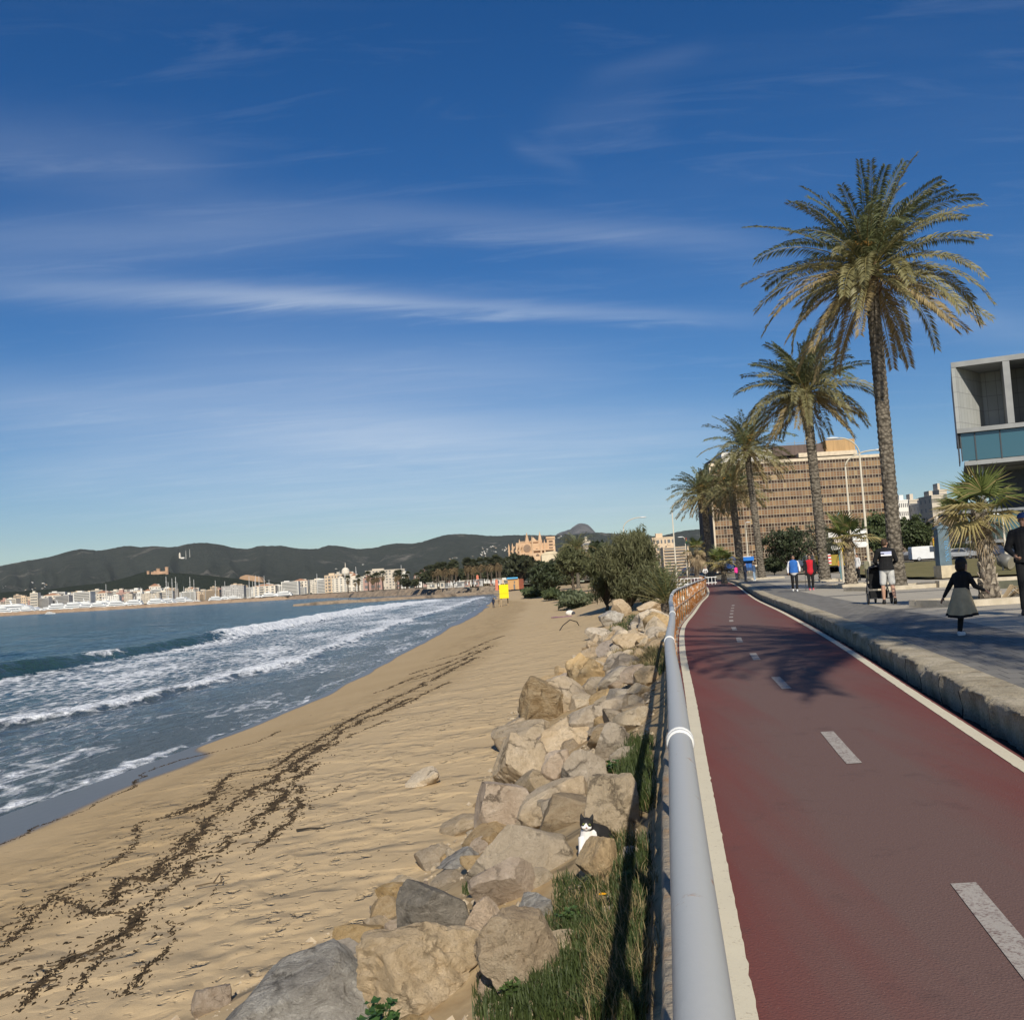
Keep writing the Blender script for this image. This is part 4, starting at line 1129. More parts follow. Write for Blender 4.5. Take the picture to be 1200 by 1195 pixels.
mg0 = leafmat('fresh_leaf', (.045, .085, .022), (.11, .17, .05), .5, .25, 0, 6)
def weed(name, label, px, py, h, n, leaf, mat, seed, cat_='plant'):
    r = random.Random(seed); p = land_hit(px, py)
    o = thing(name, label, cat_, p); stem = MB(); lv = MB()
    for i in range(n):
        a = r.uniform(0, 6.283); l = r.uniform(.2, .9) * h; tip = V((cos(a) * l * .8, sin(a) * l * .8, h * r.uniform(.5, 1)))
        stem.tube([(0, 0, -.02), tip * .5 + V((0, 0, h * .12)), tip], [.004 * h * 6, .003 * h * 6, .001], 5)
        for k in range(5):
            t = .35 + .65 * k / 4; c = V((0, 0, 0)).lerp(tip, t) + V((r.uniform(-1, 1), r.uniform(-1, 1), r.uniform(-.3, .6))) * leaf * .5
            d = V((r.uniform(-1, 1), r.uniform(-1, 1), r.uniform(-.2, .5))).normalized(); s = d.cross(V((0, 0, 1))).normalized()
            L_ = leaf * r.uniform(.7, 1.3); u = V((0, 0, .15 * L_))
            lv.add([c, c + d * L_ * .35 + s * L_ * .34 - u * .3, c + d * L_ * .7 + s * L_ * .40 + u, c + d * L_ * .8 + s * L_ * .12, c + d * L_, c + d * L_ * .8 - s * L_ * .12, c + d * L_ * .7 - s * L_ * .40 + u, c + d * L_ * .35 - s * L_ * .34 - u * .3], [(0, 1, 2, 3, 4, 5, 6, 7)])
    stem.build('stem', M('weed_stem', (.09, .11, .03), .7, .2, 9), o); lv.build('foliage', mat, o); return o
dkleaf = leafmat('weed_leaf', (.03, .075, .018), (.075, .145, .04), .45, .25, 0, 8)
lw = weed('leafy_weed', 'dark green lobed weed sprouting at the bottom edge beside the long grey boulder', 448, 1188, .17, 16, .05, dkleaf, 3)
q = PY(447, 1225, lw.location.y - .95); lw.location = q
weed('leafy_weed', 'green weed in the wall shadow beside the pointed tan boulder', 716, 908, .14, 14, .05, dkleaf, 4)
weed('scrubby_weed', 'sparse olive weed under the yellow flowers', 680, 1050, .12, 16, .022, olive_l, 6)
weed('scrubby_weed', 'grey-green clump beside the boulders under the tamarisk', 742, 735, .5, 30, .10, leafmat('grey_leaf', (.09, .11, .09), (.16, .18, .15), .7, .2, 0), 7)
weed('scrubby_weed', 'small olive tuft on the orange-tan boulder in front of the cat', 704, 1004, .035, 8, .014, olive_l, 8)
for px, py, sd_, lab in ((604, 1172, 21, 'leafy green weed at the lower edge of the grass'), (640, 1130, 22, 'leafy green weed in the middle of the grass'), (668, 1086, 23, 'leafy green weed at the upper edge of the grass'), (738, 1040, 24, 'leafy green weed in the grass by the wall edge'), (742, 960, 25, 'leafy green weed in the shade behind the tilted slab')):
    weed('leafy_weed', lab, px, py, .085, 22, .030, mg0, sd_)
yel = M('yellow_petal', (.85, .42, .01), .6, .1, 20)
for px, py, lab in ((707, 1014, 'yellow flower nearer the cat'), (706, 1050, 'yellow flower lower down, above the green grass')):
    p = land_hit(px, py + 8); o = thing('yellow_flower', lab, 'flower', p)
    mb = MB(); mb.tube([(0, 0, -.01), (.004, 0, .045)], .0016, 5); mb.build('stem', grass_g, o)
    mb = MB()
    for k in range(13):
        a = k * 2 * pi / 13; mb.add([(.004, 0, .046), (.004 + .018 * cos(a - .18), .018 * sin(a - .18), .052), (.004 + .024 * cos(a), .024 * sin(a), .050), (.004 + .018 * cos(a + .18), .018 * sin(a + .18), .052)], [(0, 1, 2, 3)])
    mb.ell((.004, 0, .049), (.008, .008, .005), nu=8, nv=5); mb.build('bloom', yel, o)
# dry twigs
twig_m = M('dry_twig', (.12, .085, .05), .9, .2, 10)
def twig(label, px, py, pts, r, name='twig', f=None):
    p = land_hit(px, py); mb = MB()
    for q in pts: mb.tube([V(a) for a in q], [r * (1 - .6 * i / (len(q) - 1)) for i in range(len(q))], 5)
    o = mb.build(name, f or twig_m, loc=p); return tag(o, label, 'twig')
twig('bare branching twig lying on the sand among the seaweed lines', 252, 1040, [[(-.22, 0, .03), (-.05, .02, .05), (.12, .05, .03)], [(-.02, .02, .05), (.0, .20, .10), (-.05, .36, .05)], [(.06, .04, .04), (.03, .12, .09), (.08, .26, .04)]], .010)
twig('short black stick lying on the sand', 364, 973, [[(-.19, 0, .015), (0, .01, .03), (.19, .02, .02)]], .018, 'stick', M('wet_stick', (.035, .028, .02), .8, .2, 8))
twig('dry grey stems standing at the edge of the orange crumbly boulder', 640, 1106, [[(0, 0, 0), (.02, .01, .07), (.07, .0, .10)], [(0, 0, 0), (-.03, .02, .06), (-.07, .02, .075)], [(.02, .01, .05), (.03, .03, .09)]], .003, 'dry_stem')
# cable arch and the bag on the sand
p = land_hit(680, 736); a = land_hit(655, 739); b = land_hit(679, 733); 
mb = MB(); mb.tube([V((a.x, a.y, a.z - .05)) - p, V((a.x * .8 + b.x * .2, a.y * .8 + b.y * .2, a.z + .28)) - p, V((a.x * .45 + b.x * .55, a.y * .45 + b.y * .55, a.z + .55)) - p, V((a.x * .12 + b.x * .88, a.y * .12 + b.y * .88, a.z + .36)) - p, V((b.x, b.y, b.z - .05)) - p], .028, 7)
tag(mb.build('bent_hose', M('black_rubber', (.02, .02, .02), .6, .1, 5), loc=p, smooth=True), 'black hose or bent branch arching out of the sand', 'hose')
p = land_hit(659, 723); t_ = MB()
for i in range(9):
    for k in range(5): pass
rows_ = [[V((-.9 + .2 * i, -.35 + .175 * k, .05 + .05 * nz(i * .7, k * .9, 3))) for k in range(5)] for i in range(10)]
t_.add([q for r in rows_ for q in r] + [q - V((0, 0, .05)) for r in rows_ for q in r], [(i * 5 + k, (i + 1) * 5 + k, (i + 1) * 5 + k + 1, i * 5 + k + 1) for i in range(9) for k in range(4)] + [(i * 5 + 50, i * 5, (i) * 5 + 5, i * 5 + 55) for i in range(9)] + [(i * 5 + 54, i * 5 + 59, (i) * 5 + 9, i * 5 + 4) for i in range(9)])
tag(t_.build('beach_towel', M('mauve_cloth', (.33, .18, .24), .9, .2, 4), loc=p, smooth=True), 'mauve towel left on the sand', 'towel')
p = land_hit(668, 721); o = thing('beach_bag', 'white bag with dark straps beside the mauve towel', 'bag', p)
mb = MB(); mb.ell((0, 0, .2), (.36, .22, .24)); bb = mb.build('bag_body', M('white_canvas', (.7, .66, .6), .9, .1, 4), o, True)
mb = MB(); mb.tube([(-.2, 0, .38), (-.1, -.05, .55), (.1, -.05, .55), (.2, 0, .38)], .025, 6); mb.build('strap', pup, o, True)
mb = MB(); mb.ell((.25, -.1, .16), (.2, .14, .16)); mb.build('pocket', M('dark_cloth', (.05, .05, .06), .9, .2, 4), o, True)
for px, lab in ((685, 'short wooden post at the edge of the tamarisk thicket'), (673, 'leaning wooden post left of its pair by the dune plants')):
    p = land_hit(px, 709); mb = MB(); mb.tube([(0, 0, -.2), (.03, 0, .5), (.04, 0, .9)], [.09, .085, .08], 8); tag(mb.build('wooden_post', M('weathered_wood', (.30, .22, .13), .9, .2, 5), loc=p), lab, 'post')

# ================================================================== SEAWEED ON THE SAND
sw_lines = [
    [(0, 990), (40, 970), (95, 950), (150, 925), (170, 905), (212, 890), (300, 870), (330, 856)],
    [(0, 1110), (30, 1095), (38, 1070), (60, 1050), (120, 1020), (155, 995), (160, 972), (175, 962), (210, 955), (250, 935)],
    [(0, 1090), (25, 1075), (20, 1062)], [(62, 1052), (85, 1060), (110, 1072), (150, 1070), (172, 1068)],
    [(0, 1168), (40, 1155), (85, 1122), (120, 1110), (150, 1085), (170, 1068), (190, 1048), (215, 1025), (225, 1010), (255, 998), (280, 978), (295, 960), (330, 940), (335, 925), (322, 922)],
    [(128, 1060), (135, 1045), (140, 1030), (180, 1030), (195, 1015), (215, 1000), (225, 985), (240, 975), (245, 960), (268, 945), (300, 925), (330, 905), (360, 888), (380, 872)],
    [(180, 962), (215, 950), (240, 940), (262, 930), (280, 926)], [(240, 945), (258, 930), (250, 928), (280, 905), (320, 900), (345, 880), (370, 870), (400, 850)],
    [(202, 1000), (215, 985), (232, 972), (246, 968)], [(72, 1180), (100, 1150), (110, 1125), (140, 1105), (165, 1085)],
    [(0, 1190), (20, 1170), (45, 1150)], [(195, 1075), (210, 1085), (205, 1110), (185, 1125), (160, 1150), (150, 1165)],
    [(210, 1072), (240, 1055), (256, 1040)], [(295, 1000), (320, 980), (345, 955), (357, 930), (345, 915), (352, 908), (372, 895)],
    [(340, 905), (365, 885), (400, 858), (420, 845), (455, 832), (480, 818)], [(400, 850), (430, 833), (470, 815), (500, 800), (530, 785), (560, 770)],
    [(440, 838), (470, 828), (500, 812), (525, 800)], [(470, 800), (505, 790), (545, 772), (575, 757)], [(480, 790), (520, 778), (560, 762)],
    [(305, 922), (330, 915), (352, 905)], [(0, 1130), (20, 1122), (36, 1110)], [(380, 880), (410, 862), (450, 845)], [(505, 775), (540, 766), (570, 752), (590, 745)],
    [(440, 812), (470, 800), (500, 788)], [(360, 940), (390, 930), (400, 918)]]
wts = [.22, .75, .5, .8, 1.5, 1.7, .7, .9, .6, .6, .9, .6, .25, .8, .9, .9, .6, .7, .6, .5, .35, .4, .45, .35, .2]
rs = random.Random(9); mb = MB()
for ln, wt in zip(sw_lines, wts):
    for (x0, y0), (x1, y1) in zip(ln, ln[1:]):
        a, b = land_hit(x0, y0), land_hit(x1, y1); L_ = (b - a).length
        n = int(L_ * 270 * (.35 + wt) / (1 + .05 * a.y)) + 2
        for i in range(n):
            t = rs.random(); p = a.lerp(b, t)
            k = .28 + .9 * max(0, nz(p.x * 1.3 + 7, p.y * 1.3, wt) + .38)
            if rs.random() > k: continue
            wd = (.012 + .15 * wt * rs.random() ** 3.2) * (1 + .015 * p.y)
            X = p.x + rs.gauss(0, 1) * wd + .22 * nz(p.y * 1.3, p.x * 1.3, 2) + .06 * nz(p.y * 5, p.x * 5, 4); Y = p.y + rs.gauss(0, 1) * wd * 1.4
            s = rs.uniform(.004, .0135) * (1 + .055 * p.y) * (.7 + .3 * wt); z = beach_z(X, Y)
            dr = (b - a).normalized(); ang = atan2(dr.y, dr.x) + rs.gauss(0, .75)
            c, sn_ = cos(ang), sin(ang); l = s * rs.uniform(1, 3.0); w2 = s * rs.uniform(.15, .5); hh = .003 + .008 * rs.random() * min(1.4, wt + .3)
            q = [(-l, 0), (-l * .4, w2), (l * .5, w2 * .8), (l, 0), (l * .4, -w2), (-l * .5, -w2 * .8)]
            vs = [(X + u * c - v * sn_, Y + u * sn_ + v * c, z - .004) for u, v in q] + [(X + u * .7 * c - v * .6 * sn_, Y + u * .7 * sn_ + v * .6 * c, z + hh + rs.uniform(0, .006)) for u, v in q]
            mb.add(vs, [(6, 7, 8, 9, 10, 11)] + [(j, (j + 1) % 6, 6 + (j + 1) % 6, 6 + j) for j in range(6)])
# loose specks further up the beach
for _ in range(420):
    px, py = rs.uniform(0, 640), rs.uniform(760, 1195)
    if py < 1195 - .55 * px - 60 + 0 * py and rs.random() < .8: continue
    p = land_hit(px, py)
    if xF(p.y) - p.x < toeE(p.y) + .1 or p.z < SEA + .12: continue
    s = rs.uniform(.005, .013) * (1 + .03 * p.y); a = rs.uniform(0, 6.28); c, sn_ = cos(a) * s * 1.8, sin(a) * s * 1.8
    mb.add([(p.x - c, p.y - sn_, p.z), (p.x + sn_ * .25, p.y - c * .25, p.z), (p.x + c, p.y + sn_, p.z), (p.x - sn_ * .25, p.y + c * .25, p.z), (p.x, p.y, p.z + s * .5)], [(0, 1, 4), (1, 2, 4), (2, 3, 4), (3, 0, 4)])
tag(mb.build('seaweed', M('seaweed_dry', (.030, .022, .013), .9, .35, 6, col2=(.075, .052, .03))), 'dark dried seaweed washed up in wavering lines across the sand', 'seaweed', kind='stuff')
# ================================================================== PALMS
fr_green = leafmat('frond_green', (.066, .082, .034), (.170, .186, .085), .45, .18, .08, 1)
fr_olive = leafmat('frond_olive', (.125, .118, .048), (.27, .245, .115), .5, .18, .08, 1)
fr_dry = leafmat('frond_dry', (.18, .135, .062), (.34, .265, .13), .75, .15, .08, 1)
rach_m = M('frond_stalk', (.22, .19, .075), .5, .25, 3)
fruit_m = M('date_stalk', (.36, .19, .04), .6, .3, 6)
def trunk_mat(name, a, b, ring):
    m, nt, p = base_mat(name); L = nt.links
    tc = nn(nt, 'ShaderNodeTexCoord'); vec = tc.outputs['Object']; sx = nn(nt, 'ShaderNodeSeparateXYZ'); L.new(vec, sx.inputs[0])
    ang = mth(nt, 'ARCTAN2', sx.outputs[1], sx.outputs[0])
    n = noise_node(nt, vec, 3, 5); f = noise_node(nt, vec, 18, 5, .7)
    c = nn(nt, 'ShaderNodeCombineXYZ')
    wz = mth(nt, 'MULTIPLY_ADD', mth(nt, 'ADD', n.outputs[0], mth(nt, 'MULTIPLY', f.outputs[0], .35)), .9, mth(nt, 'MULTIPLY', sx.outputs[2], ring))
    L.new(mth(nt, 'MULTIPLY', mth(nt, 'COSINE', ang), 1.9), c.inputs[0]); L.new(mth(nt, 'MULTIPLY', mth(nt, 'SINE', ang), 1.9), c.inputs[1]); L.new(wz, c.inputs[2])
    br = nn(nt, 'ShaderNodeTexVoronoi'); br.inputs['Scale'].default_value = 1.0; L.new(c.outputs[0], br.inputs['Vector'])
    dkf = mth(nt, 'MULTIPLY', mth(nt, 'SUBTRACT', br.outputs['Distance'], .30, clamp=True), 2.0, clamp=True)
    vr = noise_node(nt, vec, .7, 3)
    col = mixc(nt, f.outputs[0], a, b); col = mixc(nt, dkf, col, mul(a, .30)); col = mixc(nt, mth(nt, 'MULTIPLY', vr.outputs[0], .5), col, mul(b, .8))
    L.new(col, p.inputs['Base Color']); p.inputs['Roughness'].default_value = .95; p.inputs['Specular IOR Level'].default_value = .1
    nb = bump(nt, mth(nt, 'SUBTRACT', mth(nt, 'MULTIPLY', f.outputs[0], .7), br.outputs['Distance']), 1.0, .09)
    L.new(nb, p.inputs['Normal']); return m
date_trunk = trunk_mat('date_trunk', (.12, .10, .08), (.30, .26, .20), 7.5)
fan_trunk = trunk_mat('fan_trunk', (.14, .11, .085), (.32, .27, .21), 9)
def frond(mb, st, base, az, el, Ln, droop, r, nl, lw, leaf, mi, roll=0.0):
    pts = []; n = 11; p = V(base); tw = r.uniform(-.25, .25)
    for i in range(n + 1):
        t = i / n; e = el - droop * t ** 1.35; a = az + tw * t
        pts.append(V(p)); p = p + V((cos(e) * cos(a), cos(e) * sin(a), sin(e))) * (Ln / n)
    st.tube(pts, [.032 * (1 - .93 * i / n) * (Ln / 4) ** .3 + .003 for i in range(n + 1)], 4, cap=False)
    def at(t):
        k = min(n - 1e-6, t * n); i = int(k); return pts[i].lerp(pts[i + 1], k - i), (pts[i + 1] - pts[i]).normalized()
    for k in range(nl):
        t = .13 + .87 * (k + r.random() * .5) / nl
        q, T = at(t); side = T.cross(V((0, 0, 1)))
        if side.length < .05: side = V((-sin(az), cos(az), 0))
        side.normalize(); N = side.cross(T).normalized()
        if roll: side, N = side * cos(roll) + N * sin(roll), N * cos(roll) - side * sin(roll)
        prof = min(1, .40 + t * 3.0) * (1.05 - .60 * max(0, t - .3) / .7)
        for s in (-1, 1):
            l = leaf * prof * r.uniform(.8, 1.15); fw = .50 + .55 * t
            d = (side * s + T * fw + N * r.uniform(.10, .55)).normalized()
            wv = (d.cross(N) + N * r.uniform(-.9, .9)).normalized()
            tip = q + d * l + V((0, 0, -l * .28)); mid = q + d * l * .5
            wd = lw * r.uniform(.8, 1.2)
            mb.add([q, mid + wv * wd / 2, tip, mid - wv * wd / 2], [(0, 1, 2, 3)], mi)
def date_palm(label, base, topp, R, seed, nf=64, trad=.33, nl=34, lw=.05, leaf=.52, group=None, dryk=.35, fruit=True, elmin=-.75):
    r = random.Random(seed); base = V(base); topp = V(topp); o = thing('date_palm', label, 'palm tree', base, 0, group)
    t = topp - base; mb = MB(); n = max(24, int(t.z / .125)); pts = []; rad = []
    for i in range(n + 1):
        k = i / n; q = V((t.x * (k ** 1.25), t.y * (k ** 1.25), t.z * k - (.15 if i == 0 else 0)))
        pts.append(q); f = 1.25 - .25 * min(1, k * 9) - .10 * k + (.16 if k > .95 else 0)
        rad.append(trad * f * (1 + .045 * (1 if i % 2 else -1)) * r.uniform(.98, 1.02))
    mb.tube(pts, rad, 16); mb.build('trunk', date_trunk, o)
    cr = MB(); st = MB()
    for i in range(nf):
        u = (i + r.random() * .8) / nf
        el = 1.45 - (1.45 - elmin) * u ** 1.02 + r.uniform(-.10, .10); az = i * 2.39996 + r.uniform(-.22, .22)
        dr = (.74 + .55 * (1 - abs(el) / 1.5)) * r.uniform(.75, 1.2) if el > -.2 else .55 * r.uniform(.6, 1.2)
        Ln = R * 1.08 * r.uniform(.88, 1.08) * (.80 + .2 * min(1, u * 3)) * (.92 if el < -.3 else 1)
        mi = 0 if u < .45 else (1 if u < .45 + .55 * (1 - dryk) else 2)
        if r.random() < .12: mi = min(2, mi + 1)
        b = t + V((cos(az) * trad * .5, sin(az) * trad * .5, -.1 + .45 * (1 - u)))
        frond(cr, st, b, az, el, Ln, dr, r, nl, lw, leaf, mi, r.uniform(-.8, .8))
    c_ = cr.build('crown', [fr_green, fr_olive, fr_dry], o); st.build('frond_stalks', rach_m, c_)
    mb = MB()
    for i in range(46):                                    # cut leaf bases under the crown
        a = i * 2.4; z = -.9 + 1.2 * i / 46; l = r.uniform(.2, .4)
        q = t + V((cos(a) * trad * .85, sin(a) * trad * .85, z)); mb.tube([q, q + V((cos(a) * l * .6, sin(a) * l * .6, l))], [.07, .03], 5)
    mb.build('leaf_bases', M('leaf_base', (.13, .085, .045), .9, .3, 5), o)
    if fruit:
        mb = MB()
        for i in range(9):
            a = r.uniform(0, 6.28); e = r.uniform(.5, 1.1); l = R * r.uniform(.22, .34)
            q = t + V((0, 0, .35)); k = q + V((cos(a) * cos(e) * l, sin(a) * cos(e) * l, sin(e) * l)); mb.tube([q, k], [.03, .02], 5)
            for _ in range(14):
                d = V((r.uniform(-1, 1), r.uniform(-1, 1), r.uniform(-.7, .8))) * .28; mb.tube([k, k + d], [.02, .016], 4)
        mb.build('fruit_stalks', fruit_m, o)
    return o
GP = 'date palms along the promenade'
b1 = GX(1053, 41.2, .22)
date_palm('tallest and nearest date palm, broad crown high above the promenade', b1, PY(1020, 322, 41.2), 4.85, 3, 86, .30, 92, .050, .66, GP, .30)
date_palm('second tallest date palm with a browner drooping crown, beside the walking couple', GX(967, 68, .22), PY(944, 462, 68), 4.5, 8, 72, .35, 66, .07, .72, GP, .30)
date_palm('middle date palm of the row, crown before the white roof end of the office', GX(893, 105, .22), PY(875, 528, 105), 4.9, 13, 66, .38, 34, .10, .85, GP, .25)
date_palm('dark-trunked date palm just left of the middle one', GX(869, 118, .22), PY(857, 572, 118), 4.6, 17, 58, .46, 32, .11, .85, GP, .3)
date_palm('leftmost date palm of the row, standing over the bend of the cycle path', GX(834, 126, .22), PY(824, 580, 126), 4.4, 23, 58, .45, 32, .11, .85, GP, .4)
# the palm whose shadow lies across the path: it stands behind the photographer's right shoulder
sb = V((7.3, .3, .3))
date_palm('date palm beside the photographer, known by its shadow on the path', sb, sb + V((-.2, .3, 11.6)), 5.2, 31, 64, .33, 36, .075, .75, None, .35)
# young date palm by the railing
o = thing('young_date_palm', 'young trunkless date palm with stiff arching fronds left of the railing bend', 'palm tree', GX(782, 46, -.25))
r = random.Random(4); cr = MB(); st = MB()
for i in range(46):
    u = i / 46; el = 1.4 - 1.15 * u + r.uniform(-.08, .08)
    frond(cr, st, (0, 0, .15 + .3 * (1 - u)), i * 2.4, el, r.uniform(1.5, 2.0), .35, r, 26, .04, .36, 0 if u < .75 else 1, 0)
c_ = cr.build('crown', [fr_green, fr_olive, fr_dry], o); st.build('frond_stalks', rach_m, c_)
mb = MB(); mb.tube([(0, 0, -.2), (0, 0, .2), (0, 0, .5)], [.28, .3, .12], 10); mb.build('trunk', fan_trunk, o)

# ---- fan palms
fan_green = leafmat('fan_green', (.075, .105, .028), (.19, .22, .065), .45, .25, .08, 1.5)
fan_edge = leafmat('fan_yellow', (.22, .19, .07), (.42, .34, .15), .6, .25, .08, 1.5)
fan_dead = leafmat('fan_dead', (.24, .17, .09), (.46, .36, .23), .8, .15, .08, 2)
def fan_leaf(mb, st, base, az, el, pet, rad, r, mi, arc=2.4, nb=26, droop=.25, split=.45):
    d = V((cos(el) * cos(az), cos(el) * sin(az), sin(el))); b = V(base); hub = b + d * pet
    hub.z -= pet * .08
    st.tube([b, b.lerp(hub, .5) + V((0, 0, .02)), hub], [.022, .014, .010], 4)
    side = d.cross(V((0, 0, 1))); side = side.normalized() if side.length > .05 else V((-sin(az), cos(az), 0)); N = side.cross(d).normalized()
    da = 2 * arc / nb
    for k in range(nb):
        a = -arc + da * (k + .5); l = rad * (1 - .28 * (abs(a) / arc) ** 2) * r.uniform(.92, 1.06)
        def dirv(q, f): return (d * cos(q) + side * sin(q)) + N * (.10 * abs(sin(q)) - 0)
        p1, p2 = hub + dirv(a - da / 2, 0) * l * split, hub + dirv(a + da / 2, 0) * l * split
        ridge = hub + dirv(a, 0) * l * split + N * l * split * da * .30
        drp = V((0, 0, -droop * l * (1 - split) * r.uniform(.4, 1.4)))
        tip = hub + dirv(a, 0) * l + drp
        m2 = mi
        if mi == 0 and r.random() < .16: m2 = 1
        mb.add([hub, p1, ridge, p2, tip], [(0, 1, 2), (0, 2, 3), (1, 4, 2), (2, 4, 3)], m2)
def fan_palm(label, base, H, trad, leafR, seed, nlive=16, ndead=40, boots=True, group=None, dead_len=.9, nb=26):
    r = random.Random(seed); o = thing('fan_palm', label, 'palm tree', base, r.uniform(0, 6), group)
    mb = MB(); n = max(14, int(H / .12)); lean = V((r.uniform(-.08, .08), r.uniform(-.08, .08), 0)) * H
    axis = lambda k: V((lean.x * k * k, lean.y * k * k, H * k))
    mb.tube([axis(i / n) - V((0, 0, .12 if i == 0 else 0)) for i in range(n + 1)], [trad * (1.28 - .5 * min(1, i / n * 2.5) + .12 * (i / n)) * (1 + .05 * (1 if i % 2 else -1)) for i in range(n + 1)], 14)
    tr = mb.build('trunk', fan_trunk, o)
    if boots:
        mb = MB(); nbt = int(H / .03)
        for i in range(nbt):                              # cut leaf bases in a spiral
            k = (i + .5) / nbt; a = i * 2.39996; q = axis(k); rd = trad * (1.28 - .5 * min(1, k * 2.5) + .12 * k) * .92
            u = V((cos(a), sin(a), 0)); s = V((-sin(a), cos(a), 0)); l = r.uniform(.12, .2); w_ = trad * r.uniform(.3, .44); out = r.uniform(.03, .075)
            b0 = q + u * rd
            mb.add([b0 - s * w_, b0 + s * w_, b0 + s * w_ * .45 + u * out + V((0, 0, l)), b0 - s * w_ * .45 + u * out + V((0, 0, l)), b0 + s * w_ * .4 + V((0, 0, l * .85)) - u * .02, b0 - s * w_ * .4 + V((0, 0, l * .85)) - u * .02],
                   [(0, 1, 2, 3), (3, 2, 4, 5), (0, 3, 5), (1, 4, 2)])
        mb.build('leaf_scars', M('palm_boot', (.26, .21, .155), .95, .35, 9, .6, 30, .01, col2=(.46, .40, .31)), tr)
    cr = MB(); st = MB(); top = axis(1)
    for i in range(nlive):
        u = i / nlive; el = 1.3 - 1.75 * u + r.uniform(-.2, .2)
        fan_leaf(cr, st, top + V((0, 0, .1 * (1 - u))), i * 2.4 + r.uniform(-.35, .35), el, leafR * r.uniform(.4, .8), leafR * r.uniform(.75, 1.05), r, 0 if u < .5 else 1, nb=nb, droop=r.uniform(.1, .5) + .5 * u, arc=r.uniform(1.9, 2.6))
    c_ = cr.build('crown', [fan_green, fan_edge], o); st.build('leaf_stalks', rach_m, c_)
    dd = MB(); st = MB()
    for i in range(ndead):
        u = i / ndead; el = -.35 - 1.0 * u + r.uniform(-.15, .15)
        fan_leaf(dd, st, top - V((0, 0, .05 + .40 * u * dead_len)), i * 2.4 + r.uniform(-.5, .5), el + r.uniform(-.25, .35), leafR * r.uniform(.15, .6) * dead_len, leafR * r.uniform(.35, .85) * dead_len, r, 0, arc=r.uniform(.4, 1.5), nb=15, droop=r.uniform(.3, 1.3), split=r.uniform(.25, .5))
    if ndead: dd.build('dead_fronds', fan_dead, o); st.build('dead_stalks', rach_m, o)
    return o
o = fan_palm('stout fan palm with pale diamond-scarred trunk and dead fronds behind the running girl', GX(1160, 23.9, .28), 2.15, .20, .95, 12, 15, 34, dead_len=.72)
o.rotation_euler = (0, 0, 1.2)
fan_palm('small fan palm with a rough swollen base left of the man with the stroller', GX(998, 49.2, .22), 2.4, .27, 1.1, 19, 14, 22, dead_len=.7)
fan_palm('short dark fan palm in front of the blue kiosk', GX(849, 92, .22), 1.9, .25, 1.25, 22, 16, 14, False)
fan_palm('dark thin palm under the traffic light beside the office corner', GX(817, 150, .6), 4.2, .35, 1.6, 27, 12, 46, False, dead_len=1.6)
fan_palm('dark-skirted fan palm between the date palm trunks and the van', GX(1113, 150, .9), 7.6, .45, 1.7, 29, 14, 46, False, dead_len=1.7)
# a few feathery dead fronds at the base of the near fan palm
twg = MB(); rr = random.Random(2); p = GX(1168, 23.6, .3)
for i in range(22):
    a = rr.uniform(-1.2, .6); l = rr.uniform(.25, .7); q = V((cos(a) * .25, sin(a) * .25 , 0))
    twg.tube([q + V((0, 0, .02)), q + V((cos(a) * l * .6, sin(a) * l * .6, l * .5)), q + V((cos(a) * l, sin(a) * l, l * rr.uniform(.1, .6)))], [.025, .018, .006], 4)
tag(twg.build('dead_frond_stubs', fan_dead, loc=p), 'broken dry frond stubs heaped at the foot of the stout fan palm', 'palm litter')

# ================================================================== BUSHES AND TREES
def leaf_cluster(mb, c, R, n, lf, r, up=.3, asp=.35, mi=0):
    for _ in range(n):
        d = V((r.gauss(0, 1), r.gauss(0, 1), r.gauss(0, 1))); d = d.normalized() * (r.random() ** .4)
        p = V((c[0] + d.x * R[0], c[1] + d.y * R[1], c[2] + d.z * R[2]))
        t = V((r.gauss(0, 1), r.gauss(0, 1), r.gauss(0, 1) + up * 3)).normalized(); s = t.orthogonal().normalized()
        s = (s * cos(r.uniform(0, 6.3)) + t.cross(s) * sin(r.uniform(0, 6.3))); l = lf * r.uniform(.6, 1.4); w_ = l * asp
        mb.add([p - t * l / 2, p + s * w_ / 2, p + t * l / 2, p - s * w_ / 2], [(0, 1, 2, 3)], mi)
bark = M('bark', (.09, .07, .05), .95, .3, 4, .8, 15, .03)
def tree(name, label, cat_, base, H, W, mat, seed, ncl=60, per=70, lf=.3, asp=.5, trunk_h=.35, up=.15, cs=.17, group=None, depth=1.0, flat=.9, lo=.15, wood=None):
    r = random.Random(seed); o = thing(name, label, cat_, base, 0, group)
    tr = MB(); th = H * trunk_h
    tr.tube([(0, 0, -.2), (.03 * H * r.uniform(-1, 1), 0, th * .6), (0, .02 * H, th)], [.035 * H, .026 * H, .022 * H], 8)
    cr = MB()
    for i in range(ncl):
        d = V((r.gauss(0, 1), r.gauss(0, 1), r.gauss(0, 1))).normalized() * (r.random() ** .38)
        c = V((d.x * W / 2 * .85, d.y * W / 2 * .85 * depth, th * (.9 if trunk_h > .1 else 1) + (H - th) * (.5 + .46 * d.z * flat)))
        k = cs * r.uniform(.6, 1.35)
        c.z = max(c.z, H * lo * r.uniform(.6, 1))
        leaf_cluster(cr, c, (W * k, W * k * depth, (H - th) * k * .95), per, lf, r, up, asp)
        if i % 4 == 0: tr.tube([(0, 0, th * .8), V((c.x * .5, c.y * .5, th * .6 + c.z * .4)), c], [.016 * H, .009 * H, .003 * H], 5)
    tr.build('trunk', wood or bark, o); cr.build('crown', mat, o); return o
tama = leafmat('tamarisk_leaf', (.070, .076, .032), (.150, .148, .070), .7, .2, .05, .5)
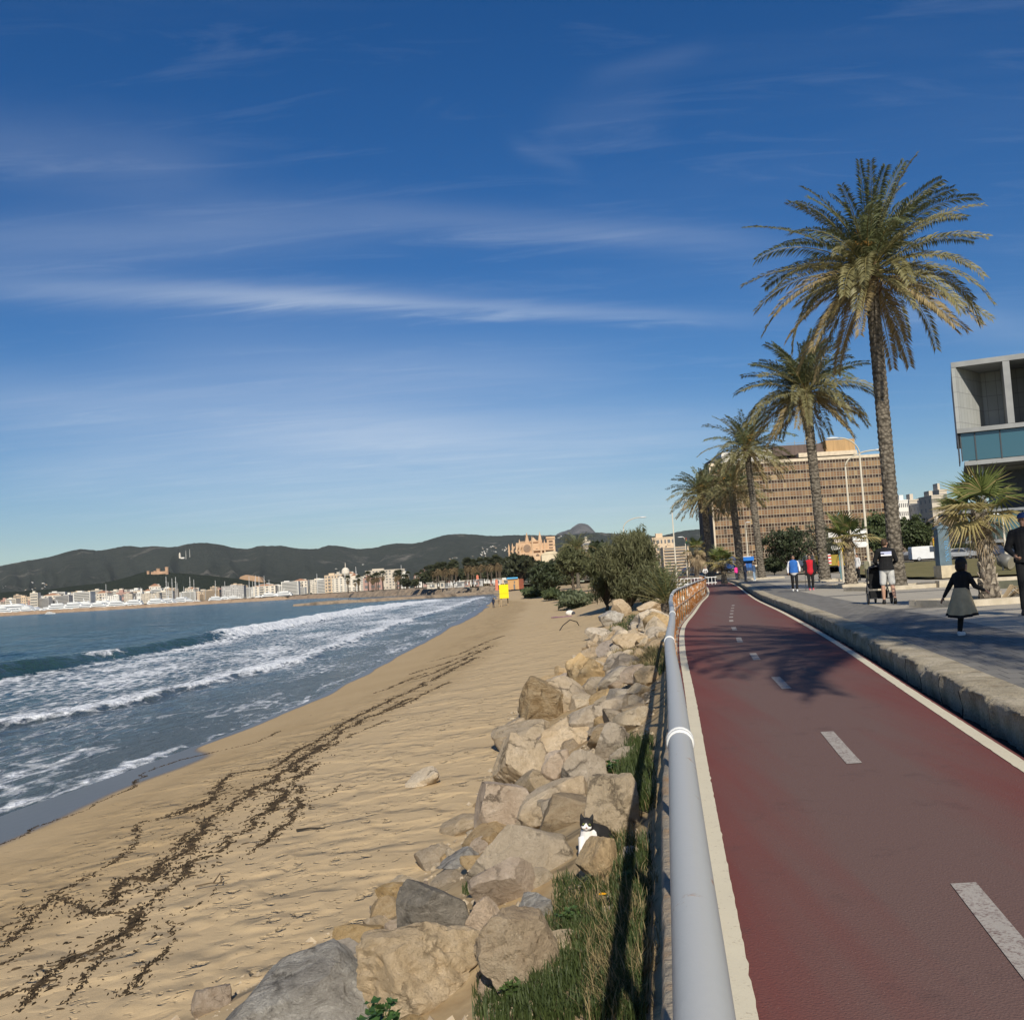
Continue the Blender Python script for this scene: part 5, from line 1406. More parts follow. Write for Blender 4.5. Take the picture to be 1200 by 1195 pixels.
tamg = leafmat('tamarisk_green', (.058, .068, .028), (.125, .13, .058), .7, .2, .05, .5)
dk = leafmat('dark_leaf', (.028, .040, .018), (.070, .085, .038), .6, .2, .1, .6)
mg = leafmat('mid_leaf', (.045, .066, .024), (.105, .130, .052), .6, .25, .1, .6)
def px_tree(name, label, x0, y0, x1, y1, Y, mat, seed, cat_='tree', zb=None, **kw):
    cx = (x0 + x1) / 2; b = PY(cx, y1, Y); t = PY(cx, y0, Y)
    if zb is not None: b.z = zb
    W = (PY(x1, y1, Y) - PY(x0, y1, Y)).length
    return tree(name, label, cat_, b, t.z - b.z, W, mat, seed, **kw)
px_tree('tamarisk_bush', 'big feathery brown-green tamarisk thicket above the sand', 700, 618, 778, 716, 66, tama, 5, 'bush', ncl=150, per=130, lf=.42, asp=.13, trunk_h=.06, up=.55, cs=.13, lo=.08)
px_tree('tamarisk_bush', 'lower green tamarisk at the left flank of the big brown thicket', 684, 640, 738, 712, 70, tamg, 6, 'bush', ncl=90, per=120, lf=.42, asp=.13, trunk_h=.05, up=.5, cs=.15, lo=.06)
px_tree('tamarisk_bush', 'low tamarisk skirt at the right flank of the big brown thicket', 740, 660, 786, 712, 62, tama, 7, 'bush', ncl=60, per=110, lf=.34, asp=.14, trunk_h=.05, up=.5, cs=.16, lo=.06)
px_tree('tamarisk_bush', 'green top of a taller tamarisk behind the brown thicket', 732, 614, 772, 690, 80, tamg, 9, 'bush', ncl=70, per=110, lf=.45, asp=.14, trunk_h=.3, up=.6, cs=.14)
px_tree('small_tree', 'small round-headed tree with a bare leaning stem on the grassy dune', 652, 640, 692, 690, 128, tamg, 12, ncl=60, per=80, lf=.5, asp=.3, trunk_h=.35, cs=.16)
px_tree('round_bush', 'dark round bush on the dune behind the lifeguard stand', 620, 656, 662, 697, 170, dk, 14, 'bush', ncl=60, per=70, lf=.7, asp=.4, trunk_h=.08, cs=.17, lo=.1)
px_tree('broad_tree', 'broad brownish tree in front of the cathedral right side', 652, 634, 690, 690, 200, tama, 15, ncl=80, per=70, lf=.8, asp=.35, trunk_h=.08, cs=.16)
px_tree('broad_tree', 'olive tree rising behind the feathery thicket, right of the thin palm', 688, 632, 716, 680, 160, dk, 16, ncl=45, per=70, lf=.6, asp=.4, trunk_h=.3, cs=.17)
for (x0, y0, x1, y1, Y, lab) in ((652, 690, 700, 716, 96, 'grey-green dune shrub nearest the tamarisk'), (612, 688, 640, 700, 180, 'low dune shrub nearest the lifeguard stand'), (664, 698, 690, 714, 100, 'pale low dune plants at the sand edge'), (636, 690, 662, 702, 150, 'low green dune shrub under the round bush')):
    px_tree('dune_shrub', lab, x0, y0, x1, y1, Y, mg if Y > 120 else leafmat('dune_leaf', (.07, .085, .04), (.14, .16, .085), .7, .2, .1), int(x0), 'bush', ncl=50, per=60, lf=.005 * Y, asp=.35, trunk_h=.04, cs=.18, lo=.05, depth=2.2)
o = date_palm('thin date palm rising between the cathedral and the feathery thicket', PY(678, 688, 140), PY(676, 645, 140), 2.9, 41, 44, .25, 20, .09, .5, None, .1, False, -.5)
# park trees on the right
px_tree('dark_tree', 'dark open-crowned tree in front of the office block, behind the couple', 893, 612, 958, 680, 140, dk, 51, ncl=70, per=46, lf=.5, asp=.45, trunk_h=.3, cs=.12)
px_tree('grey_tree', 'greyish thin-leaved tree behind the second palm trunk', 942, 606, 984, 680, 160, leafmat('grey_tree_leaf', (.10, .10, .06), (.19, .18, .115), .7, .2, .05), 52, ncl=60, per=40, lf=.5, asp=.35, trunk_h=.3, cs=.12)
px_tree('green_tree', 'green bushy tree right of the fan palm, behind the traffic signs', 1012, 596, 1058, 662, 190, mg, 53, ncl=70, per=60, lf=.7, asp=.5, trunk_h=.2, cs=.14)
px_tree('green_tree', 'wide green tree right of the tallest palm trunk, above the black car', 1050, 600, 1098, 656, 185, mg, 54, ncl=80, per=60, lf=.7, asp=.5, trunk_h=.15, cs=.14)
px_tree('green_tree', 'round green tree between the blue pillar and the glass hall', 1104, 606, 1136, 652, 170, mg, 55, ncl=60, per=60, lf=.6, asp=.5, trunk_h=.2, cs=.15)
px_tree('green_tree', 'dark green tree left of the fan palm crown base', 964, 618, 1000, 672, 175, dk, 56, ncl=50, per=60, lf=.6, asp=.5, trunk_h=.2, cs=.15)
for x0, x1, lab in ((893, 922, 'low trimmed hedge left of the walking couple'), (955, 990, 'low hedge behind the small fan palm'), (1098, 1150, 'dark hedge in front of the glass hall')):
    px_tree('hedge', lab, x0, 652 if x0 < 1000 else 636, x1, 672 if x0 < 1000 else 650, 150, dk, x0, 'hedge', ncl=60, per=50, lf=.5, asp=.5, trunk_h=.05, cs=.13, lo=.1)
# far row of fan palms and trees at the head of the beach
far_leaf = leafmat('far_palm_leaf', (.035, .042, .02), (.095, .10, .045), .6, .2, .25, .3); far_dead = leafmat('far_palm_dead', (.12, .085, .045), (.23, .165, .085), .8, .1, .25, .3)
def far_palm(name, label, grp, seed):
    r = random.Random(seed); o = thing(name, label, 'palm tree', (0, 0, 0), 0, grp)
    mb = MB(); mb.tube([(0, 0, -.5), (.05, 0, 4), (0, 0, 8.2)], [.38, .28, .3], 6); mb.build('trunk', bark, o)
    mb = MB(); st = MB()
    for i in range(22): fan_leaf(mb, st, (0, 0, 8.3), i * 2.4, 1.35 - 1.7 * i / 22, 1.2, 1.5, r, 0, nb=9, arc=1.9, droop=.3)
    mb.build('crown', far_leaf, o)
    mb = MB()
    for i in range(22): fan_leaf(mb, st, (0, 0, 8.1 - i * .07), i * 2.4, -.5 - .8 * i / 22, .9, 1.2, r, 0, nb=7, arc=1.0, droop=.7)
    mb.build('dead_fronds', far_dead, o); return o
fp = far_palm('fan_palm', 'fan palm in the dense row at the far end of the beach', 'fan palms at the far end of the beach', 3)
fr_ = random.Random(8); kidsfp = list(fp.children); first = True
for i in range(58):
    px = fr_.uniform(506, 606); Y = fr_.uniform(430, 560); s = fr_.uniform(.95, 1.25)
    if px > 572: s *= 1.12
    loc = GX(px, Y, 1.1)
    if first: fp.location = loc; fp.scale = (s, s, s); first = False
    else: dup(fp, loc, fr_.uniform(0, 6.2), s, children=kidsfp)
fp2 = far_palm('fan_palm', 'small palm beside the shore road on the harbour side', 'palms along the shore road', 5)
kidsfp = list(fp2.children); first = True
for i in range(26):
    px = fr_.uniform(396, 508); Y = fr_.uniform(640, 800) - max(0, px - 440) * 2.2; s = fr_.uniform(.8, 1.35)
    loc = GX(px, Y, 1.0)
    if first: fp2.location = loc; fp2.scale = (s, s, s); first = False
    else: dup(fp2, loc, fr_.uniform(0, 6.2), s, children=kidsfp)
ft = tree('park_tree', 'dark park tree among the far palms below the cathedral', 'tree', (0, 0, 0), 9, 10, leafmat('far_tree_leaf', (.030, .038, .018), (.080, .085, .04), .6, .2, .3, .2), 61, ncl=40, per=34, lf=1.3, asp=.5, trunk_h=.2, cs=.17, group='park trees below the cathedral')
kf = list(ft.children); first = True
for i in range(46):
    px = fr_.uniform(470, 690); Y = fr_.uniform(480, 620) if px < 600 else fr_.uniform(330, 560); s = fr_.uniform(.7, 1.25)
    if px < 500: s *= .7
    loc = GX(px, Y, 1.0)
    if first: ft.location = loc; ft.scale = (s, s, s); first = False
    else: dup(ft, loc, fr_.uniform(0, 6.2), s, children=kf)
# ================================================================== BUILDINGS
def facade_box(name, label, cat_, loc, rz=0, group=None): return thing(name, label, cat_, loc, rz, group)

# ---- office block of brown panels (curtain wall)
tanp = [M('panel_tan_%d' % i, c, .5, .06, .5, spec=.4) for i, c in enumerate([(.235, .130, .058), (.29, .175, .080), (.19, .100, .048), (.36, .25, .125)])]
def glassm(name, col, rough=.08, spec=.8):
    m, nt, p = base_mat(name); p.inputs['Base Color'].default_value = (*col, 1); p.inputs['Roughness'].default_value = rough; p.inputs['Specular IOR Level'].default_value = spec; return m
win_d = [glassm('window_brown_%d' % i, c, .25, .25) for i, c in enumerate([(.055, .032, .022), (.085, .055, .038), (.035, .022, .018), (.11, .08, .055)])]
mull = M('mullion', (.35, .295, .215), .6, .08, 1); crm = M('cream_trim', (.62, .52, .38), .8, .1, 1)
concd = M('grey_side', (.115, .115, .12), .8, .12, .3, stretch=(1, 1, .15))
OY = 300.0
pl = PY(836, 600, OY); pr = PY(1040, 600, OY); ztop = PY(1034, 533, OY).z; zb = .6
ob = thing('office_block', 'long brown office block with a gridded facade of bronze windows and tan panels', 'office building', (pl.x, OY, zb))
W_ = pr.x - pl.x; H_ = ztop - zb; DEP = 24
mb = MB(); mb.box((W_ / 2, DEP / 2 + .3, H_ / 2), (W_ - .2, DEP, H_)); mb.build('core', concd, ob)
nfl, ncol = 12, 58; fh = (H_ - 1.5) / nfl; cw = W_ / ncol; ro_ = random.Random(4)
for fl in range(nfl):
    z0 = 1.0 + fl * fh
    mp_, mw_ = MB(), MB()
    for c in range(ncol):
        x0 = c * cw
        def q(m_, za, zc, mi): m_.add([(x0, -.05, za), (x0 + cw, -.05, za), (x0 + cw, -.05, zc), (x0, -.05, zc)], [(0, 1, 2, 3)], mi)
        a = ro_.random(); low = fl < 5
        q(mw_, z0 + fh * .60, z0 + fh, ro_.choices([0, 1, 2, 3], [4, 4, 2, 1])[0])
        if low and ro_.random() < .25 + .1 * (5 - fl): q(mp_, z0, z0 + fh * .60, 4)
        else:
            mi = ro_.choices([0, 1, 2, 3], [5, 4, 3, 1])[0]
            q(mp_, z0, z0 + fh * .60, mi)
    mw_.build('window_band', win_d, ob); mp_.build('panel_band', tanp + [win_d[1]], ob)
mb = MB()
for c in range(ncol + 1): mb.box((c * cw, -.11, H_ / 2), (.10 if c % 2 else .15, .12, H_))
for fl in range(nfl + 1):
    mb.box((W_ / 2, -.10, 1.0 + fl * fh), (W_, .10, .16))
    if fl < nfl:
        mb.box((W_ / 2, -.09, 1.0 + fl * fh + fh * .60), (W_, .08, .14)); mb.box((W_ / 2, -.09, 1.0 + fl * fh + fh * .30), (W_, .07, .07))
mb.build('mullions', mull, ob)
mb = MB(); mb.box((W_ / 2, .3, H_ - .1), (W_ + .8, 1.2, .9)); mb.box((-.15, 0, H_ / 2), (.5, .5, H_)); mb.box((W_ + .15, 0, H_ / 2), (.4, .5, H_)); mb.build('cream_trim', crm, ob)
mb = MB()
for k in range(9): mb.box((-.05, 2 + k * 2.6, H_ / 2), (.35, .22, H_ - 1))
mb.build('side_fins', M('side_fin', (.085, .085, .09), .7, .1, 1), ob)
rf = MB(); rx = lambda px: PY(px, 540, OY + 6).x - pl.x
rf.box(((rx(932) + rx(1000)) / 2, 9, H_ + 1.6), (rx(1000) - rx(932), 14, 1.3)); rf.build('roof_slab', crm, ob)
mb = MB(); mb.box(((rx(905) + rx(1000)) / 2, 9, H_ + .5), (rx(1000) - rx(905) - 1, 12, 1.3)); mb.build('roof_window_band', win_d[0], ob)
mb = MB(); mb.box(((rx(965) + rx(1000)) / 2, 9, H_ + 4.0), (rx(1000) - rx(965) - .3, 12, 3.8)); pw = mb.build('plant_room', M('tan_cladding', (.44, .28, .13), .7, .12, .6, stretch=(4, 4, .3)), ob)
mb = MB(); mb.box(((rx(905) + rx(965)) / 2, 10, H_ + 3.6), (rx(965) - rx(905) - .2, 11, 3.2)); mb.build('dark_plant_room', M('dark_cladding', (.13, .095, .08), .8, .15, .6, stretch=(3, 3, .3)), ob)
mb = MB(); mb.box(((rx(843) + rx(902)) / 2, 9, H_ + 2.2), (rx(902) - rx(843), 13, 3.4)); mb.build('white_roof_screen', M('white_sheet', (.74, .71, .64), .7, .08, .3), ob)
mb = MB(); mb.box((rx(838), 12, H_ + 1.2), (2, 10, 2.4)); mb.build('stair_head', concd, ob)
mb = MB()
for x in (rx(935), rx(947), rx(961)): mb.tube([(x, 8, H_ + 5), (x, 8, H_ + 7)], .08, 5)
mb.tube([(rx(925), 8, H_ + 6.2), (rx(962), 8, H_ + 6.2)], .06, 5); mb.build('roof_rail', mull, ob)
mb = MB(); mb.box((W_ * .33, -1.6, 1.5), (W_ * .30, 3.0, .5)); mb.box((W_ * .33, -.9, .6), (W_ * .30, .4, 1.2)); mb.build('entrance_canopy', crm, ob)

# ---- modern congress hall: concrete box with deep niches over a glass storey
hall_c = M('pale_concrete', (.25, .255, .25), .85, .10, .5, .2, 8, .01, col2=(.32, .325, .315))
def slab_mat():
    m, nt, p = base_mat('concrete_panels'); L = nt.links
    tc = nn(nt, 'ShaderNodeTexCoord'); sx = nn(nt, 'ShaderNodeSeparateXYZ'); L.new(tc.outputs['Object'], sx.inputs[0]); c = nn(nt, 'ShaderNodeCombineXYZ')
    L.new(mth(nt, 'ADD', sx.outputs[0], sx.outputs[1]), c.inputs[0]); L.new(sx.outputs[2], c.inputs[1])
    b = nn(nt, 'ShaderNodeTexBrick'); b.offset = .0; b.inputs['Scale'].default_value = 1; b.inputs['Brick Width'].default_value = 1.1; b.inputs['Row Height'].default_value = 1.75; b.inputs['Mortar Size'].default_value = .025
    b.inputs['Color1'].default_value = (0, 0, 0, 1); b.inputs['Color2'].default_value = (1, 1, 1, 1); L.new(c.outputs[0], b.inputs['Vector'])
    n = noise_node(nt, tc.outputs['Object'], .8, 5)
    col = mixc(nt, n.outputs[0], (.29, .30, .285), (.37, .38, .36)); col = mixc(nt, mth(nt, 'MULTIPLY', b.outputs['Color'], .25), col, (.52, .53, .52)); col = mixc(nt, b.outputs['Fac'], col, (.17, .17, .17))
    L.new(col, p.inputs['Base Color']); p.inputs['Roughness'].default_value = .85; return m
panel_m = slab_mat()
teal = glassm('teal_glass', (.04, .105, .135), .05, .9); teald = glassm('teal_glass_dark', (.02, .06, .07), .05, .9); metal = M('grey_metal', (.25, .26, .26), .5, .1, 2, metal=.3); darkm = M('dark_metal', (.06, .065, .07), .5, .1, 2)
BY = 112.0
c0 = PY(1114, 425, BY); ztp = c0.z; zbox = PY(1119, 508, BY).z; zg = PY(1120, 541, BY).z
g0 = lawn_z(0, 200)
hall = thing('congress_hall', 'modern grey concrete hall with deep square niches over a storey of teal glass', 'building', (c0.x, BY, g0), -.42)
hz = ztp - g0; b0 = zbox - g0; t0 = zg - g0
LX = 46; ND = 6.2; fw = .55
mb = MB()
mb.box((LX / 2, 9, hz - .3), (LX, 18, .6)); mb.box((LX / 2, 9, b0 + .25), (LX, 18, .5)); mb.build('roof_and_floor_slab', hall_c, hall)
mb = MB(); mb.box((.2, 9.0, (hz + b0) / 2 - .05), (.4, 17.9, hz - b0 - 1.12)); mb.build('end_wall', panel_m, hall)
mb = MB(); mb.box((LX / 2, ND + .3, (hz + b0) / 2 - .05), (LX - .9, .5, hz - b0 - 1.14)); mb.build('niche_back_wall', panel_m, hall)
kx = PY(1177, 450, BY).x / BY; nx = (BY * kx - c0.x) / (cos(.42) + sin(.42) * kx)
x = nx
mb = MB(); mb.prism([(.41, .02), (.44, .02), (nx * .60, ND + .02), (.41, ND + .02)], b0 + .52, hz - .62, axis='z'); mb.build('splayed_wall', panel_m, hall)
gaps = [2.6, 5.0, 4.2, 6, 5, 6]
for gp in gaps:
    mb = MB(); mb.box((x + .35, ND / 2 + .02, (hz + b0) / 2 - .05), (.7, ND, hz - b0 - 1.16)); mb.build('fin', hall_c, hall); x += gp
x = .3
r = random.Random(3)
mb = MB()
while x < LX - 1:
    w_ = r.choice([1.5, 2.0, 2.6]); mb2 = MB(); mb2.box((x + w_ / 2, .55, (b0 + t0) / 2), (w_ - .14, .08, b0 - t0 - .12)); mb2.build('glass_panel', teal, hall)
    mb.box((x, .50, (b0 + t0) / 2), (.13, .16, b0 - t0)); x += w_
mb.box((.05, 4, (b0 + t0) / 2), (.1, 7.4, b0 - t0 - .1)); mb.box((LX / 2, 3.5, (b0 + t0) / 2), (LX - 2, .2, b0 - t0 - .1)); mb.build('glass_frame', darkm, hall)
mb = MB(); mb.box((LX / 2, 9, t0 - .25), (LX - 1, 17, .5)); mb.box((LX / 2 + 1.2, 12, t0 - 2.6), (LX - 4, 10, 4.2)); mb.build('lower_block', hall_c, hall)
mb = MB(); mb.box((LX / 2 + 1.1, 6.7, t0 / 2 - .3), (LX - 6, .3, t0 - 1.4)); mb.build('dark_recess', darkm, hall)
mb = MB()
for k in range(8): mb.box((2.2 + k * 5.5, 2.2, t0 / 2 - .3), (.5, .5, t0 - .5))
mb.build('columns', hall_c, hall)
# the hall stands beyond the road
k_ = 1.5; hall.location = V((0, 0, CAMZ)) + (V(hall.location) - V((0, 0, CAMZ))) * k_; hall.scale = (k_, k_, k_)
# glazed wing on a dark plinth in front of it
QY = 152.0; gx = PY(1131, 630, QY); g1 = .9; pv = thing('glass_pavilion', 'low teal glass wing on a dark plinth behind the stout fan palm', 'building', (gx.x, QY, g1))
zt = PY(1132, 601, QY).z - g1; zl = PY(1132, 634, QY).z - g1
for k in range(12):
    mb = MB(); mb.box((1.3 + k * 2.3, .1, (zt + zl) / 2), (2.15, .06, zt - zl - .3)); mb.build('glass_panel', teald if k % 3 else teal, pv)
mb = MB()
for k in range(13): mb.box((.15 + k * 2.3, .04, (zt + zl) / 2), (.14, .18, zt - zl - .1))
mb.box((14, 4, zt + .15), (28.4, 9, .4)); mb.box((14, 4, zl - .25), (28.4, 9, .5)); mb.build('frame', metal, pv)
mb = MB(); mb.box((14, 5.0, (zt + zl) / 2), (26, 6, zt - zl - .4)); mb.box((14, 5.0, zl / 2 - .2), (27, 6.4, zl - .2)); mb.build('inner_core', darkm, pv)

# ---- cathedral
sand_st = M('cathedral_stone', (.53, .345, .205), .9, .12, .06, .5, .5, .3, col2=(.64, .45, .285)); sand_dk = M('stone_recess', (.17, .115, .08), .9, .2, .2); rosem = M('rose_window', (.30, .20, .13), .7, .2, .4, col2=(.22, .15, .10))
KY = 1150.0
k0 = PY(597, 659, KY); k1 = PY(652, 659, KY); cs_ = (k1.x - k0.x)
cz = lambda py: PY(622, py, KY).z - k0.z
ca = thing('cathedral', 'honey-coloured gothic cathedral with two pointed spires and a round rose window', 'cathedral', (k0.x, KY, k0.z - 8.6))
u = lambda zx: (zx - 90) / (905 - 90) * cs_       # zoom columns of the facade study -> metres
def vz(zy, zx=500): return 12 + (690 - zy - (zx - 500) * .058 * 0) * cs_ / (905 - 90)
mb = MB()
mb.box((u(385), 24, vz(600) / 2 ), (u(680) - u(95), 40, vz(600)))
mb.box((u(560), 26, vz(480) / 2 + 2), (u(740) - u(280), 38, vz(440)))
mb.box((u(420), 28, vz(405) / 2), (u(690) - u(300), 34, vz(405))); mb.build('nave_walls', sand_st, ca)
gb = MB(); gb.prism([(u(478), vz(405)), (u(610), vz(405)), (u(530), vz(318))], 9, 40); gb.build('gable', sand_st, ca)
for zx, zt_, wz in ((420, 228, 62), (648, 222, 62)):
    mb = MB(); w_ = wz * cs_ / 815
    mb.tube([(u(zx), 12, vz(600)), (u(zx), 12, vz(385))], w_ * .62, 8); mb.tube([(u(zx), 12, vz(385)), (u(zx), 12, vz(330)), (u(zx), 12, vz(zt_))], [w_ * .58, w_ * .42, .15], 8); mb.build('spire', sand_st, ca)
for zx, zt_ in ((95, 415), (158, 405), (228, 398), (285, 340), (508, 300), (655, 395), (720, 372)):
    mb = MB(); w_ = 26 * cs_ / 815
    mb.box((u(zx), 5, vz(zt_ + 62) / 2), (w_, 3.5, vz(zt_ + 62))); mb.tube([(u(zx), 5, vz(zt_ + 62)), (u(zx), 5, vz(zt_))], [w_ * .6, .12], 6); mb.build('pinnacled_buttress', sand_st, ca)
mb = MB(); mb.tube([(u(412), 6.9, vz(510)), (u(412), 6.2, vz(510))], u(478) - u(412), 24); rw = mb.build('rose_window', rosem, ca)
mb = MB(); mb.box((u(400), 7.0, vz(575) - 1), (u(520) - u(290), 4, 1.2)); mb.box((u(690), 6, vz(550)), (u(905) - u(540), 6, 1.5)); mb.build('cornice', sand_st, ca)
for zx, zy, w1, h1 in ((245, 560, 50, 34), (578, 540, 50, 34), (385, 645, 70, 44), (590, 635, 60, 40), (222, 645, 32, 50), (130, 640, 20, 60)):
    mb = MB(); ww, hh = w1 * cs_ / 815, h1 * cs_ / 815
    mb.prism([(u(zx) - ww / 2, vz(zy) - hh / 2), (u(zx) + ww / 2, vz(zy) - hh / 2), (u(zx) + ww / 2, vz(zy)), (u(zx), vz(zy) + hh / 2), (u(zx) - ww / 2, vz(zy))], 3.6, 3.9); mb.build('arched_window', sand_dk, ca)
mb = MB()
for zx in range(300, 690, 22): mb.box((u(zx), 11, vz(395)), (.9, 1.2, 2.2))
mb.build('parapet', sand_st, ca)
tw = MB(); tw.box((u(835), 14, vz(330) / 2), (u(905) - u(765), 16, vz(330))); tw.box((u(830), 14, vz(345)), (u(908) - u(750), 18, 2.4)); t_ = tw.build('bell_tower', sand_st, ca)
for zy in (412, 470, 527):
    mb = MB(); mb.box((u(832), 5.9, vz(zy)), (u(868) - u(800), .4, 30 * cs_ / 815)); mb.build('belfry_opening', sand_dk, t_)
mb = MB(); mb.box((u(800), -4, vz(660) / 2 - 1), (u(950) - u(650), 14, vz(600))); mb.prism([(u(640), vz(640)), (u(960), vz(640)), (u(880), vz(588)), (u(720), vz(600))], -10, 2); mb.build('chapter_house', M('pale_stone', (.62, .52, .36), .9, .12, .1), ca)
mb = MB()
for s, zx in ((1, 130), (1, 200), (1, 255)): mb.tube([(u(zx), 6, vz(560)), (u(zx + 30), 8, vz(520)), (u(zx + 62), 10, vz(470))], 1.0, 5)
for zx in (560, 610): mb.tube([(u(zx + 70), 6, vz(545)), (u(zx + 30), 8, vz(500)), (u(zx - 10), 10, vz(450))], 1.0, 5)
mb.build('flying_buttresses', sand_st, ca)

# ---- apartment blocks across the bay: each building its own object, all with windows on the faces
wall_ms = [M('wall_%s' % n, c, .85, .08, .05) for n, c in (('white', (.74, .71, .64)), ('cream', (.68, .61, .50)), ('beige', (.56, .49, .39)), ('grey', (.45, .43, .40)), ('ochre', (.62, .48, .33)), ('pink', (.42, .26, .21)))]
shade = M('window_shade', (.15, .15, .15), .4, .1, .05); roofr = M('roof_tile', (.38, .20, .12), .9, .1, .1)
def block_mesh(w, d, h, style, seed):
    r = random.Random(seed); mb = MB(); mb.box((0, d / 2, h / 2 - 1), (w, d, h + 2), mi=0)
    nf = max(1, int(h / 3.1)); nw = max(2, int(w / 3.2)); fh_, ww = h / nf, w / nw
    for f in range(nf):
        z = f * fh_ + fh_ * .55
        if style == 0:
            for c in range(nw):
                if r.random() < .88: mb.box((-w / 2 + (c + .5) * ww, -.05, z), (ww * .5, .22, fh_ * .48), mi=1)
        elif style == 1:
            mb.box((0, -.05, z), (w * .9, .22, fh_ * .42), mi=1); mb.box((0, -.55, f * fh_ + .45), (w * .94, 1.1, .9), mi=0)
        else:
            for c in range(nw):
                if c % 3 == 1: mb.box((-w / 2 + (c + .5) * ww, -.5, f * fh_ + .5), (ww * .95, 1.0, 1.0), mi=0)
                mb.box((-w / 2 + (c + .5) * ww, -.05, z), (ww * (.75 if c % 3 == 1 else .42), .22, fh_ * .5), mi=1)
        for c in range(max(1, int(d / 5))):
            mb.box((-w / 2 - .02, (c + .5) * d / max(1, int(d / 5)), z), (.22, 1.4, fh_ * .42), mi=1)
    mb.box((w * r.uniform(-.25, .25), d * .5, h + 1.2), (w * .3, d * .4, 2.6), mi=0)
    mb.box((0, d / 2, h + .3), (w + .5, d + .5, .5), mi=0)
    if style == 2 and r.random() < .15: mb.prism([(-w / 2 - .3, h + .5), (w / 2 + .3, h + .5), (0, h + 3.2)], -.2, d + .2, mi=2)
    return mb
bprot = []
for i, (w, d, h, s) in enumerate([(24, 14, 22, 0), (34, 14, 19, 1), (18, 14, 28, 1), (14, 12, 14, 2), (40, 15, 24, 0), (20, 12, 17, 2), (12, 10, 8, 0), (28, 14, 30, 1)]):
    for wi in ((0, 1), (1, 2), (0, 4), (1, 0), (2, 3), (4, 1), (0, 5), (0, 3))[i]:
        mb = block_mesh(w, d, h, s, i * 7 + wi); o = mb.build('apartment_block', [wall_ms[wi], shade, roofr]); C.objects.unlink(o); bprot.append((w, h, o))
def bld(px, y_top, Y, wpx, i, label, group=None, zb=1.0, rz=0, name='apartment_block', cat_='building'):
    w, h, src = bprot[i % len(bprot)]; o = src.copy(); C.objects.link(o)
    base = GX(px, Y, zb); top = PY(px, y_top, Y).z
    sx = wpx * Y / FOC / w; sz = max(.25, (top - zb) / (h + 1.0))
    o.location = base; o.scale = (sx, min(1.2, max(.7, sx)), sz); o.rotation_euler = (0, 0, rz); o.name = name
    return tag(o, label, cat_, group)
rbk = random.Random(21)
G1 = 'apartment blocks of the town across the bay'; L1 = 'pale apartment block in the town across the bay, under the wooded hill'
px = -40
while px < 440:                                           # front and back rows; tops follow the photo
    for row in range(2):
        Y = (1500, 1850)[row] + rbk.uniform(-60, 120)
        topy = cubic([(-60, 706), (0, 701), (60, 697), (100, 694), (150, 692), (200, 689), (235, 691), (280, 688), (320, 686), (360, 682), (400, 676), (440, 672)])(px) - (1.0 if row else -2.5) + rbk.uniform(-3.5, 3.5)
        wp = rbk.uniform(8, 20)
        bld(px + rbk.uniform(-6, 6), topy, Y, wp, rbk.randrange(16), L1, G1, 2.0 + row * 4, rbk.uniform(-.25, .25))
    px += rbk.uniform(9, 15)
named = [(96, 693, 1440, 20, 4, 'stubby grey apartment tower at the left of the harbour town'), (40, 694, 1480, 9, 2, 'narrow twin tower nearest the left of the harbour'), (176, 695, 1380, 22, 8, 'wide beige block left of the bare masts'),
         (273, 686, 1380, 26, 9, 'largest grey-white block right of the masts'), (248, 691, 1390, 18, 5, 'brownish block between the masts'), (164, 692, 1450, 6, 12, 'small red-walled house in the harbour front'),
         (452, 667, 1250, 46, 8, 'huge white hotel slab on the rise above the shore palms'), (410, 676, 1180, 34, 1, 'low white block beside the hotel slab'), (437, 676, 1120, 22, 13, 'white building in front of the hotel slab'),
         (340, 681, 1400, 20, 14, 'cream block with many balconies in the middle of the far front'), (310, 686, 1380, 26, 6, 'white terraced block behind the green masts'), (392, 673, 1500, 22, 10, 'ribbed white building with a small dome')]
for px, ty, Y, wp, i, lab in named: bld(px, ty, Y, wp, i, lab, None, 2.0)
mb = MB(); q = GX(406, 1500, 2); zt_ = PY(406, 669, 1500).z - 2
mb.tube([(0, 0, zt_ - 6), (0, 0, zt_)], 6, 14); mb.ell((0, 0, zt_), (6, 6, 5.5)); mb.tube([(0, 0, zt_ + 5), (0, 0, zt_ + 13)], [.9, .2], 6); tag(mb.build('church_dome', wall_ms[1], loc=q, smooth=True), 'pale church dome rising above the far waterfront', 'dome')
for i in range(40):                                       # houses on the rise behind the palms
    px = rbk.uniform(470, 596); Y = rbk.uniform(1050, 1500); bld(px, 672 - (px - 470) * .05 + rbk.uniform(-1.5, 6), Y, rbk.uniform(4, 11), rbk.choice([6, 7, 12, 13, 10, 11]), 'white house on the rise behind the far palms', 'houses behind the far palms', 2.0)
def hz_at(px, py):                                        # foot of a house on the hillside, a little way in front of the ridge
    return None
G2 = 'white houses scattered on the hillside'
